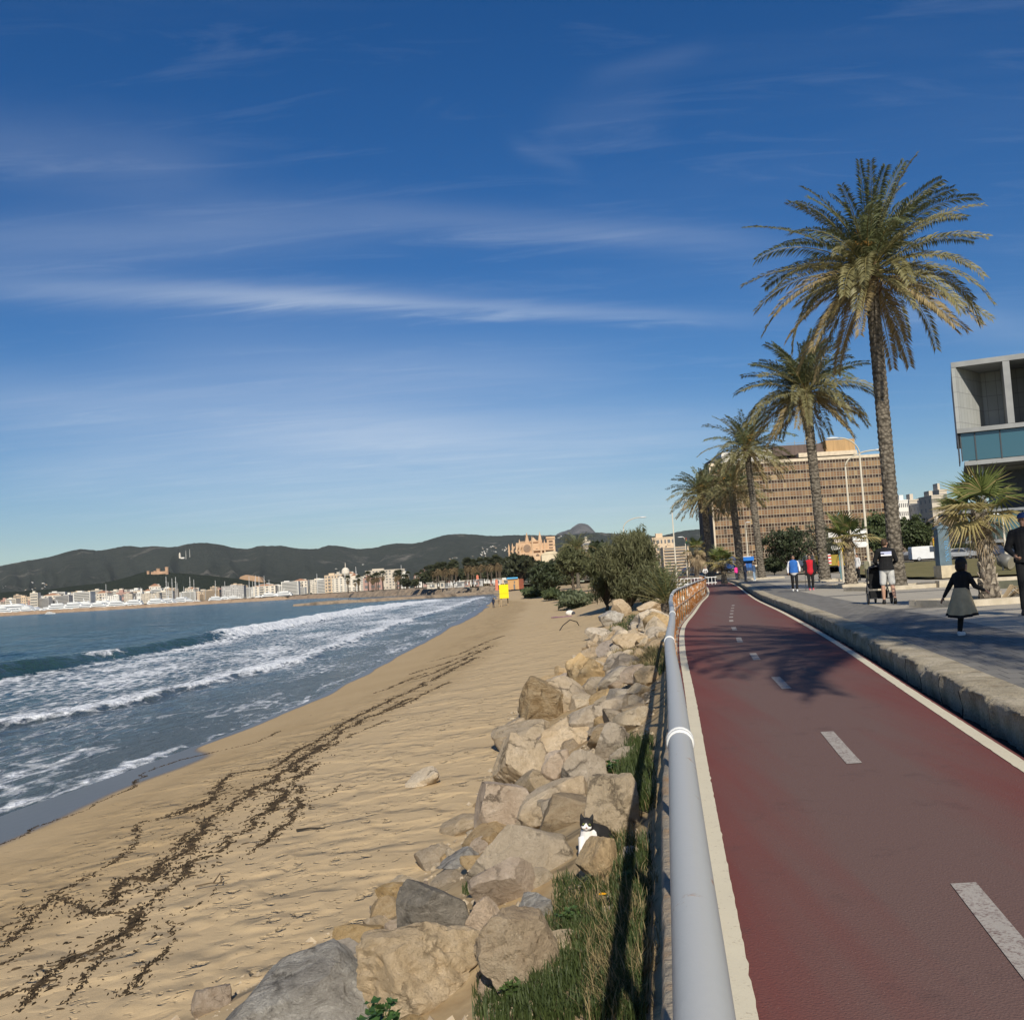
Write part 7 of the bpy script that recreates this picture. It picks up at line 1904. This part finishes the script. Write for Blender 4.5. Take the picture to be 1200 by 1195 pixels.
girl = person('little girl running to the right in a black top and beige skirt with dark hem', gp, yaw(.85, .5), 1.17,
       J(pelvis=(0, 0, .90), waist=(0, .02, 1.06), chest=(0, .05, 1.24), neck=(0, .07, 1.39), head=(0, .10, 1.56), shL=(-.16, .05, 1.33), shR=(.16, .05, 1.33),
         elL=(-.27, -.04, 1.08), wrL=(-.37, -.12, .86), elR=(.28, .10, 1.08), wrR=(.36, .30, .98), knL=(-.07, .02, .50), anL=(-.05, -.10, .10), knR=(.08, .16, .60), anR=(.06, -.10, .66), footR=(0, -.2, -1), look=(.1, 1, .05)),
       top=BLK, bottom=cloth('black_tights', (.012, .012, .012)), shoes=shoe_w, hair=hair_d, skin=skin_d, vox=.012, hs=1.36, skirt=dress, hairstyle='bob', hands=(.15, .3), fat=1.05)
# person at the right edge
rp_ = GX(1211, 17.3, 0); rp_.z = side_z(rp_.x, rp_.y)
person('person in black with a blue cap standing at the right edge of the picture', rp_, yaw(-.25, -1), 1.80,
       J(elL=(-.27, .02, 1.13), wrL=(-.20, .20, 1.02), elR=(.28, .0, 1.14), wrR=(.22, .17, 1.02), look=(.5, .8, -.1), footL=(-.3, 1, 0), footR=(.4, 1, 0)),
       top=BLK, bottom=BLK, shoes=shoe_b, skin=skin_d, vox=.010, hat='cap', fat=1.12, hands=(.9, .9))
# walking couple coming towards the camera
wl = GX(932.5, 46, 0); wl.z = side_z(wl.x, wl.y)
person('walker in a blue vest and white sleeves with black leggings, coming along the promenade', wl, yaw(-.2, -1), 1.72,
       J(elL=(-.27, .0, 1.14), wrL=(-.26, .16, .95), elR=(.27, -.05, 1.13), wrR=(.27, .02, .90), knL=(-.09, .10, .50), anL=(-.08, .14, .10), knR=(.09, .0, .50), anR=(.09, -.14, .12)),
       top=cloth('white_cloth', (.68, .67, .66)), vest=cloth('blue_vest', (.03, .13, .42)), bottom=BLK, shoes=shoe_w, skin=skin_d, vox=.014, fat=1.1, hairstyle='bob')
wr_ = GX(951.5, 46.4, 0); wr_.z = side_z(wr_.x, wr_.y)
person('walker in a red shirt under an open black jacket, using a walking stick', wr_, yaw(-.2, -1), 1.70,
       J(elL=(-.28, -.02, 1.14), wrL=(-.30, .06, .90), elR=(.28, .0, 1.14), wrR=(.30, .20, .96), knL=(-.09, .02, .50), anL=(-.09, -.06, .10), knR=(.09, .08, .50), anR=(.09, .10, .10)),
       top=cloth('red_cloth', (.48, .018, .03)), jacket_open=BLK, bottom=BLK, shoes=cloth('pink_shoe', (.6, .12, .16)), skin=skin_d, vox=.014, fat=1.08, hairstyle='bob')
mb = MB(); s_ = wr_ + V((-.33, -.22, 0)); mb.tube([(0, 0, 0), (.02, .0, .92), (.05, .0, .95)], .012, 6); tag(mb.build('walking_stick', fm, loc=s_), 'thin black walking stick held by the walker in red', 'stick')
# two men standing further along, a figure in pink, the cyclist and others
denim = cloth('denim', (.13, .19, .30)); navy = cloth('navy_cloth', (.022, .03, .055)); pinkc = cloth('pink_cloth', (.75, .05, .28)); whitec = cloth('white_shirt', (.66, .65, .63))
def far_person(label, px, Y, face, top, bottom, H=1.74, **kw):
    q = GX(px, Y, .22); kw.setdefault('vox', .018)
    return person(label, q, yaw(*face), H, J(**kw.pop('pose', {})), top=top, bottom=bottom, **kw)
far_person('man in dark jacket and navy trousers standing beside a palm trunk', 874, 92, (.9, .3), navy, navy, shoes=shoe_b)
far_person('man in blue jacket and pale jeans facing the man in navy', 884.5, 92.5, (-.8, .6), cloth('blue_jacket', (.05, .09, .17)), cloth('pale_denim', (.25, .33, .42)), shoes=shoe_w, hairstyle='short')
far_person('person in a bright pink top near the blue kiosk', 863.5, 112, (-.5, 1), pinkc, navy, 1.62, shoes=shoe_b)
far_person('person in white shirt with a dark shoulder bag behind the small fan palm', 1006.5, 64, (-.9, -.3), whitec, BLK, shoes=shoe_b)
far_person('small person in olive clothes left of the stroller, further off', 1017, 60, (-.6, 1), cloth('olive_cloth', (.19, .18, .12)), cloth('dark_olive', (.06, .06, .04)), 1.45, shoes=shoe_b)
far_person('person in orange beside the traffic cone line', 985, 118, (.3, -1), cloth('orange_top', (.5, .22, .06)), denim, shoes=shoe_b)
far_person('dark figure sitting low by the lifeguard stand', 578.5, 150, (.2, 1), navy, navy, 1.5, shoes=shoe_b).location = GX(578.5, 150, -2.25)
cy = GX(827.5, 112, .01)
cyc = person('cyclist in a white jacket riding towards the camera on the red path', cy + V((0, 0, .22)), yaw(-.19, -1), 1.72,
       J(pelvis=(0, -.15, .92), waist=(0, -.08, 1.06), chest=(0, .06, 1.26), neck=(0, .12, 1.42), head=(0, .17, 1.58), shL=(-.18, .08, 1.36), shR=(.18, .08, 1.36), elL=(-.26, .26, 1.14), wrL=(-.24, .46, 1.02), elR=(.26, .26, 1.14), wrR=(.24, .46, 1.02),
         hpL=(-.09, -.12, .90), hpR=(.09, -.12, .90), knL=(-.11, .25, .66), anL=(-.10, .12, .28), knR=(.11, .20, .50), anR=(.10, .05, .06)), top=whitec, bottom=BLK, shoes=shoe_b, vox=.018, hairstyle='short')
bi = thing('bicycle', 'bicycle under the cyclist in white', 'bicycle', cy, yaw(-.19, -1)); bi.rotation_euler = (0, 0, yaw(-.19, -1))
mb = MB()
for a, b in (((0, -.55, .34), (0, -.15, .34)), ((0, -.15, .34), (0, -.25, .95)), ((0, -.22, .82), (0, .40, .88)), ((0, -.15, .34), (0, .40, .80)), ((0, -.55, .34), (0, -.22, .80)), ((0, .56, .34), (0, .38, 1.02)), ((-.27, .38, 1.14), (.27, .38, 1.14)), ((0, .38, 1.0), (0, .38, 1.14))): mb.tube([a, b], .018, 6)
mb.build('frame', fm, bi); mb = MB(); mb.ell((0, -.26, 1.0), (.08, .13, .04)); mb.build('saddle', BLK, bi, True)
for y in (-.55, .56): wheel(bi, (0, y, .34), .34, .04)

# ================================================================== STREET FURNITURE
lampm = M('lamp_post_paint', (.52, .47, .37), .6, .1, 1); lamph = M('lamp_head', (.62, .63, .62), .4, .05, 2)
def lamp(label, base, H, arms, r0=.10):
    o = thing('street_lamp', label, 'street lamp', base)
    mb = MB(); mb.tube([(0, 0, -.1), (0, 0, .9), (0, 0, 1.0), (0, 0, H)], [r0 * 1.5, r0 * 1.4, r0, r0 * .62], 10); mb.build('post', lampm, o, True)
    for ax, rise in arms:
        n = 9; pts = [(ax * (1 - cos(pi / 2 * i / n)), 0, H - .02 + rise * sin(pi / 2 * i / n)) for i in range(n + 1)]
        mb = MB(); mb.tube(pts, r0 * .5, 8); a = mb.build('arm', lampm, o, True)
        s = 1 if ax > 0 else -1; e = V(pts[-1]); mb = MB(); mb.ell(e + V((s * .45, 0, 0)), (.55, .19, .11)); mb.build('lamp_head', lamph, a, True)
    return o
def lamp_px(label, bx, by_t, Y, tops, hy, zb=.5):
    b = GX(bx, Y, zb); hh = PY(tops[0][0], tops[0][1], Y).z - zb
    arms = []
    for tx, ty in tops:
        e = PY(tx, ty, Y); rise = e.z - zb - (hh - (hy)); arms.append((e.x - b.x, max(.3, rise)))
    return lamp(label, b, hh - hy, arms, .006 * Y ** .5 + .06)
lamp_px('tall street lamp arching left, in front of the office block', 1019, 0, 80, [(982, 513)], 1.4)
lamp_px('shorter street lamp arching right towards the tallest palm trunk', 1001, 0, 84, [(1026, 527)], 1.3)
lamp_px('tall lamp post left of the office block, its arm hidden by the leftmost palm', 793, 0, 170, [(800, 586)], 1.6)
lamp_px('low lamp by the tamarisk crown with its arm to the right', 735, 0, 150, [(750, 606)], 1.6, -.1)
lamp_px('small lamp between the tall lamp post and the office corner', 806, 0, 190, [(800, 629)], 1.0)
lamp_px('thin lamp in front of the office entrance', 878, 0, 210, [(874, 612)], 1.5)
lamp_px('lamp with a short arm right of the big round green tree', 1180, 0, 90, [(1172, 602)], .8)
# blue pillar with scribbles
bp_ = GX(1108, 54.5, 0); bp_.z = lawn_z(0, 54.5)
pil = thing('blue_pillar', 'grey-blue tapered pillar with light blue scribbles on a cream stone base', 'pillar', bp_)
mb = MB(); mb.box((.18, 0, .34), (1.12, 1.0, .68)); mb.build('base', M('cream_stone', (.50, .42, .29), .9, .15, 3, .4, 20, .01), pil)
pz = .68; ph = 2.02; bl_ = M('pillar_paint', (.105, .150, .178), .7, .15, 2, .3, 20, .005)
mb = MB(); mb.box((0, 0, pz + ph / 2), (.66, .60, ph), top=(.88, .88)); mb.box((0, 0, pz + ph + .05), (.70, .64, .10)); mb.box((0, 0, pz + ph + .15), (.56, .5, .10), top=(.7, .7)); mb.ell((0, 0, pz + ph + .26), (.10, .10, .10)); ps = mb.build('shaft', bl_, pil)
gr = MB(); rr = random.Random(6)
for i in range(9):
    z = pz + .25 + i * .13; x = -.02 + .02 * (i % 2)
    pts = []; 
    for k in range(7): pts.append((x + .02 + rr.uniform(-.02, .02) + .19 * (k / 6), -.305 + (.036) * ((z - pz) / ph) * .9, z + rr.uniform(-.055, .075)))
    gr.tube(pts, .013, 5)
gr.build('scribble', M('light_blue_paint', (.16, .42, .68), .6, .1, 3), ps)
# signs
sgm = M('sign_back', (.55, .53, .49), .5, .06, 2); wsg = M('sign_white', (.72, .72, .70), .5, .05, 2)
o = thing('road_sign', 'round sign on a wooden pole, grey backs of arrow boards beside it', 'road sign', GX(988.5, 62, .3))
mb = MB(); mb.tube([(0, 0, -.1), (0, 0, 3.6)], .075, 8); mb.build('pole', lampm, o)
mb = MB(); mb.tube([(0, -.10, 2.55), (0, -.13, 2.55)], .42, 20); mb.build('disc', M('sign_pinkish', (.50, .43, .37), .5, .06, 2), o)
mb = MB(); mb.box((-.36, -.05, 2.88), (.75, .04, .34)); mb.box((-.32, -.05, 2.1), (.6, .04, .28)); mb.box((.30, -.05, 2.9), (.4, .04, .34)); mb.build('board', sgm, o)
o = thing('direction_sign', 'stack of three white direction boards right of the small fan palm', 'road sign', GX(1009, 70, .3))
mb = MB(); mb.tube([(-.3, 0, -.1), (-.3, 0, 3.7)], .06, 8); mb.build('pole', sgm, o)
for k in range(3):
    mb = MB(); z = 2.35 + k * .47; mb.prism([(-.45, z - .19), (.5, z - .19), (.66, z), (.5, z + .19), (-.45, z + .19)], -.1, -.06); mb.build('board', wsg, o)
o = thing('lamp_hook', 'thin blue-green pole with a bent tip beside the round sign', 'pole', GX(986, 66, .3)); mb = MB(); mb.tube([(0, 0, 0), (0, 0, 3.9), (.08, 0, 4.3), (.22, 0, 4.5)], .045, 6); mb.build('pole', M('teal_paint', (.13, .25, .26), .6, .1, 2), o)
def traffic_light(label, px, Y, py_c, z0=.5, lit=None):
    o = thing('traffic_light', label, 'traffic light', GX(px, Y, z0)); zc = PY(px, py_c, Y).z - z0
    mb = MB(); mb.tube([(0, 0, 0), (0, 0, zc)], .07, 8); mb.build('post', darkm, o)
    mb = MB(); mb.box((0, -.12, zc), (.34, .22, .95)); b = mb.build('housing', M('amber_housing', (.55, .33, .03), .6, .1, 3) if lit else darkm, o)
    for k, c in enumerate(((.25, .02, .01), (.3, .18, .02), (.02, .16, .06))):
        mb = MB(); mb.tube([(0, -.24, zc + .29 - .29 * k), (0, -.27, zc + .29 - .29 * k)], .11, 10); mb.build('lens', M('lens_%d' % k, c, .3, .05, 3), b)
traffic_light('dark traffic light left of the office corner', 807, 150, 633)
traffic_light('amber traffic light beside the white van', 1096, 120, 635, .9, True)
# stone edgings round the palms
edm = M('pit_stone', (.42, .36, .26), .9, .15, 3, .6, 25, .02, col2=(.54, .47, .36))
def pit(label, c, w, d, rz=.15, h=.16):
    o = thing('tree_pit_edging', label, 'stone edging', c, rz); rr_ = random.Random(int(c[0] * 10))
    for cx, cy_, sx, sy in ((0, -d / 2, w + .3, .3), (0, d / 2, w + .3, .3), (-w / 2, 0, .3, d - .3), (w / 2, 0, .3, d - .3)):
        mb = MB(); mb.box((cx, cy_, h / 2), (sx, sy, h), top=(.985, .95)); mb.build('edge_stone', edm, o)
    mb = MB(); mb.box((0, 0, .03), (w - .3, d - .3, .05)); mb.build('soil', ground_m, o); return o
for px, Y, w, d, lab in ((1160, 23.9, 2.6, 1.9, 'stone edging round the stout fan palm'), (998, 49.4, 2.6, 2.2, 'stone edging round the small fan palm'), (1054, 41.4, 3.2, 2.6, 'stone edging round the tallest date palm'), (967, 68, 3.2, 3, 'stone edging round the second date palm'), (893, 105, 3.4, 3, 'stone edging round the middle date palm')):
    q = GX(px, Y, 0); q.z = side_z(q.x, q.y) + .002; pit(lab, q, w, d)
for px, Y, L_, lab in ((1190, 34.5, 2.4, 'low dark-sided stone bench slab at the right'), (1178, 40, 5.5, 'long pale stone kerb at the edge of the lawn')):
    q = GX(px, Y, 0); q.z = side_z(q.x, q.y) + .003; mb = MB(); mb.box((0, 0, .13), (L_, .45, .26), top=(.99, .95)); tag(mb.build('stone_slab', edm if L_ > 3 else M('dark_slab', (.10, .10, .07), .9, .2, 3), loc=q), lab, 'stone slab')
# lifeguard stand with the yellow panel
ly = 152.0; lp = GX(590, ly, -2.30); s1 = ly / FOC
wood = M('stand_wood', (.34, .25, .15), .85, .15, 2)
lg = thing('lifeguard_stand', 'wooden lifeguard stand with a bright yellow panel on the beach', 'lifeguard stand', lp)
legs = MB()
for i, dx in enumerate((-10.2, -4.8, -2.2, 5.4)):
    mb = MB(); mb.box((dx * s1, (.7 if i % 2 else -.2), 6.2 * s1), (.17, .17, 12.5 * s1 if i else 10 * s1)); mb.build('leg', wood, lg)
mb = MB(); mb.box((1.6 * s1, .3, 10.2 * s1), (8.2 * s1, 1.4, .12)); mb.box((-7.5 * s1, .2, 9.0 * s1), (6 * s1, 1.2, .10)); mb.tube([(-10.2 * s1, -.2, 14.5 * s1), (-4.8 * s1, -.2, 14.5 * s1)], .05, 6); mb.build('platform', wood, lg)
mb = MB(); mb.box((1.6 * s1, -.45, 18 * s1), (10.6 * s1, .10, 16 * s1), R=Matrix.Rotation(.0, 3, 'Y')); mb.build('yellow_panel', M('yellow_paint', (.85, .66, .004), .5, .03, 2), lg)
mb = MB(); mb.box((1.6 * s1, -.51, 15.6 * s1), (10 * s1, .02, .05)); mb.build('panel_seam', M('yellow_seam', (.55, .42, .01), .6, .03, 2), lg)
mb = MB(); mb.ell((-11.6 * s1, -.3, 6.6 * s1), (.16, .12, .38)); mb.build('rescue_buoy', BLK, lg, True)
# searchlight-like drum lamp on the lawn
q = GX(1180, 62, lawn_z(0, 62)); o = thing('drum_floodlight', 'big round drum floodlight on short legs on the lawn', 'floodlight', q, .5)
R_ = Matrix.Rotation(.35, 3, 'X')
mb = MB(); mb.tube([R_ @ V((0, -.38, 0)) + V((0, 0, .62)), R_ @ V((0, -.1, 0)) + V((0, 0, .62)), R_ @ V((0, .35, 0)) + V((0, 0, .62)), R_ @ V((0, .55, 0)) + V((0, 0, .62))], [.46, .47, .42, .2], 20); mb.build('drum', M('drum_metal', (.16, .155, .14), .5, .1, 2, metal=.2), o, True)
mb = MB(); mb.tube([R_ @ V((0, -.40, 0)) + V((0, 0, .62)), R_ @ V((0, -.41, 0)) + V((0, 0, .62))], .40, 20); mb.build('lens', M('drum_lens', (.30, .27, .21), .25, .1, 2, spec=.6), o)
for sx in (-.35, .35):
    mb = MB(); mb.tube([(sx, 0, -.1), (sx, 0, .3), (sx * 1.25, 0, .62)], .05, 6); mb.build('leg', darkm, o)
# ================================================================== VEHICLES
def car(label, loc, rz, col, L_=4.2, W_=1.75, H_=1.48, kind='car', name='parked_car', cat_='car'):
    o = thing(name, label, cat_, loc, rz); paint_ = M('car_paint', col, .3, .04, 1, spec=.6)
    if kind == 'van': prof = [(-.5, .18), (-.5, .9), (-.485, .985), (-.2, 1.0), (.16, .99), (.33, .62), (.46, .52), (.5, .40), (.5, .18)]; gl = [(.0, .60), (.29, .60), (.155, .94), (.0, .95)]
    elif kind == 'truck': prof = [(-.5, .22), (-.5, .95), (.24, .95), (.24, .80), (.40, .80), (.47, .5), (.5, .45), (.5, .22)]; gl = [(.27, .50), (.455, .50), (.395, .76), (.27, .76)]
    else: prof = [(-.5, .28), (-.49, .62), (-.42, .70), (-.28, .96), (-.1, 1.0), (.06, .97), (.22, .68), (.44, .60), (.5, .50), (.5, .28)]; gl = [(-.36, .69), (.19, .68), (.05, .92), (-.1, .95), (-.26, .92)]
    mb = MB(); n = len(prof)
    vs = []
    for s in (-1, 1):
        for x, z in prof: vs.append((x * L_, s * W_ / 2 * (1 - (.14 if kind == 'car' else .05) * max(0, (z - .62) / .38)), z * H_))
    mb.add(vs, [tuple(range(n)), tuple(range(2 * n - 1, n - 1, -1))] + [(i, i + n, (i + 1) % n + n, (i + 1) % n) for i in range(n)]); mb.build('body', paint_, o, fixn=True)
    mb = MB()
    for s in (-1, 1):
        k = lambda z: s * (W_ / 2 * (1 - (.14 if kind == 'car' else .05) * max(0, (z - .62) / .38)) + .012)
        mb.add([(x * L_, k(z), z * H_) for x, z in gl], [tuple(range(len(gl)))])
    mb.build('side_windows', boat_dk, o)
    mb = MB()
    a, b = ((.325, .65), (.17, .965)) if kind == 'van' else (((.455, .52), (.405, .77)) if kind == 'truck' else ((.215, .70), (.07, .955)))
    w1, w2 = W_ * .43, W_ * .40
    mb.add([(a[0] * L_ + .02, -w1, a[1] * H_ + .02), (a[0] * L_ + .02, w1, a[1] * H_ + .02), (b[0] * L_ + .02, w2, b[1] * H_ + .02), (b[0] * L_ + .02, -w2, b[1] * H_ + .02)], [(0, 1, 2, 3)])
    if kind == 'car': mb.add([(-.415 * L_ - .02, -w1, .72 * H_ + .02), (-.415 * L_ - .02, w1, .72 * H_ + .02), (-.29 * L_ - .02, w2, .94 * H_ + .02), (-.29 * L_ - .02, -w2, .94 * H_ + .02)], [(3, 2, 1, 0)])
    mb.build('windscreen', boat_dk, o)
    for s in (-1, 1):
        mb = MB(); mb.box((.488 * L_, s * W_ * .36, .46 * H_), (.10, .30, .14)); mb.build('headlight', wsg, o)
        mb = MB(); mb.box((-.492 * L_, s * W_ * .40, .56 * H_), (.08, .20, .22)); mb.build('tail_light', M('tail_red', (.35, .02, .015), .4, .05, 2), o)
        for x in (-.31, .31): wheel(o, (x * L_, s * (W_ / 2 - .08), .32), .32, .18, ax=(0, 1, 0))
    mb = MB(); mb.box((0, 0, .30), (L_ * .96, W_ * .9, .22)); mb.build('underbody', tyre, o); return o
def vpx(px, Y): q = GX(px, Y, 0); q.z = lawn_z(0, Y) + .03; return q
car('white panel van parked beyond the lawn', vpx(1089, 129.8), -.12, (.68, .68, .67), 4.5, 1.8, 2.0, 'van', 'parked_van', 'van')
car('black car behind the tallest palm, left of the white van', vpx(1064, 137), 3.0, (.02, .02, .022), 4.3)
car('silver car right of the blue pillar, nose hidden', vpx(1118, 132), .1, (.45, .46, .48), 4.2)
car('silver grey car behind the running girl', vpx(1131, 129.5), -.9, (.42, .43, .44), 4.0)
car('dark blue car beyond the floodlight on the lawn', vpx(1168, 130), .2, (.03, .04, .07), 4.3, H_=1.6)
car('small white car beyond the walking couple', vpx(910, 205), -.4, (.70, .70, .68), 4.0)
car('grey van behind the walking couple', vpx(942, 165), 1.7, (.55, .56, .57), 4.6, 1.85, 2.0, 'van', 'parked_van', 'van')
car('dark car far down the promenade by the office corner', vpx(812, 205), .2, (.06, .07, .08), 4.2)
car('blue lorry cab beside the blue kiosk', vpx(857, 195), -1.2, (.02, .10, .36), 6.0, 2.3, 3.0, 'truck', 'parked_lorry', 'lorry')
car('grey flatbed lorry left of the blue kiosk', vpx(843, 200), .15, (.16, .16, .16), 7.0, 2.3, 2.2, 'truck', 'parked_lorry', 'lorry')
# blue kiosk, skip, barriers
q = vpx(873, 190); o = thing('blue_kiosk', 'blue street kiosk with a white lettered band, behind the dark palm trunks', 'kiosk', q); kk = 190 / FOC
mb = MB(); mb.box((0, 0, 6 * kk), (15 * kk, 3, 12 * kk)); mb.build('wall', M('kiosk_navy', (.025, .06, .15), .6, .1, 1), o)
mb = MB(); mb.box((0, -.3, 13.8 * kk), (17 * kk, 4, 4.6 * kk)); rfk = mb.build('roof', M('kiosk_blue', (.015, .16, .55), .5, .05, 1), o)
mb = MB()
for i in range(9): mb.box((-5.2 * kk + i * 1.25 * kk, -2.32, 16.4 * kk), (.85 * kk, .06, 1.1 * kk))
mb.build('band_lettering', wsg, rfk)
mb = MB()
for i in range(3): mb.box((-4.5 * kk + i * 4.5 * kk, -1.53, 6.5 * kk), (3.6 * kk, .05, 6 * kk))
mb.build('shutter', M('shutter_blue', (.03, .12, .38), .5, .1, 1), o)
q = vpx(975, 120); o = thing('yellow_skip', 'yellow and olive skip between the palm trunk and the signs', 'skip', q)
mb = MB(); mb.prism([(-1.3, .2), (1.3, .2), (1.7, 1.5), (-1.7, 1.5)], -.8, .8); mb.build('body', M('skip_yellow', (.30, .22, .03), .6, .15, 1), o)
mb = MB(); mb.box((1.2, -.5, 1.3), (.5, .6, 2.2), top=(.7, .8)); mb.build('lifting_arm', M('skip_bright', (.65, .42, .01), .5, .05, 1), o)
for px, Y, lab in ((972, 116, 'red and white barrier board left of the yellow skip'), (847, 175, 'small red and white barrier in front of the flatbed')):
    q = vpx(px, Y); o = thing('barrier', lab, 'barrier', q)
    mb = MB(); mb.box((0, 0, 1.0), (.7, .08, 1.2)); b = mb.build('board', wsg, o)
    for k in range(3):
        mb = MB(); mb.box((0, -.06, .6 + .4 * k), (.72, .03, .18)); mb.build('red_stripe', M('barrier_red', (.6, .08, .06), .6, .05, 1), b)
    mb = MB(); mb.box((0, 0, .2), (.1, .4, .4)); mb.build('foot', darkm, o)
q = vpx(901, 150); o = thing('tan_crate', 'tan slatted fence panel left of the small white car', 'fence panel', q); mb = MB()
for k in range(6): mb.box((-1.2 + .48 * k, 0, .75), (.36, .06, 1.3))
mb.box((0, .05, .4), (2.9, .05, .12)); mb.box((0, .05, 1.1), (2.9, .05, .12)); mb.build('slats', M('tan_slat', (.42, .33, .14), .8, .1, 1), o)
# low white fence at the far end of the path
o = thing('white_fence', 'low white picket railing behind the young date palm', 'fence', GX(770, 100, -.1)); mb = MB()
for k in range(18): mb.box((k * .35, 0, .45), (.05, .05, .9))
mb.box((3, 0, .85), (6.2, .06, .08)); mb.box((3, 0, .3), (6.2, .06, .08)); mb.build('pickets', ring_m, o)
# distant beach-bar clutter: small parasols and cabins on the shore before the far palms
rr = random.Random(33)
um = thing('parasol', 'small pale folded parasol at the far beach bar', 'parasol', (0, 0, 0), 0, 'parasols and poles at the far beach bar')
mb = MB(); mb.tube([(0, 0, 0), (0, 0, 2.6)], .07, 5); mb.build('pole', wood, um); mb = MB(); mb.tube([(0, 0, 1.0), (0, 0, 1.6), (0, 0, 2.9)], [.32, .28, .04], 7); mb.build('canopy', wall_ms[0], um)
ku = list(um.children)
for i in range(26):
    loc = GX(rr.uniform(505, 582), rr.uniform(405, 440), .6)
    if i == 0: um.location = loc
    else: dup(um, loc, 0, rr.uniform(.8, 1.2), children=ku)
for i in range(30):
    px = rr.uniform(495, 600); Y = rr.uniform(410, 450)
    q = GX(px, Y, .6); mb = MB(); w_, h_ = rr.uniform(1.5, 5), rr.uniform(1.2, 2.8); mb.box((0, 0, h_ / 2), (w_, 2.4, h_)); mb.box((0, -.2, h_ + .08), (w_ + .6, 3, .16)); mb.box((0, -1.22, h_ * .5), (w_ * .5, .06, h_ * .5), mi=1)
    tag(mb.build('beach_cabin', [rr.choice(wall_ms), shade], loc=q), 'small cabin or stall on the far shore below the palms', 'cabin', 'cabins on the far shore')
# ================================================================== AIR
hm = bpy.data.materials.new('haze'); hm.use_nodes = True; ht = hm.node_tree; ht.nodes.remove(ht.nodes['Principled BSDF'])
pv_ = nn(ht, 'ShaderNodeVolumePrincipled'); pv_.inputs['Color'].default_value = (.80, .88, .97, 1); pv_.inputs['Density'].default_value = 2.2e-5; pv_.inputs['Anisotropy'].default_value = 0.0
ht.links.new(pv_.outputs[0], ht.nodes['Material Output'].inputs['Volume'])
USE_HAZE = True
if USE_HAZE:
    mb = MB(); mb.box((0, 5300, 360), (16400, 11400, 760)); hz_ = mb.build('haze', hm); tag(hz_, kind='stuff')
    hz_.location = (0, 0, 0)
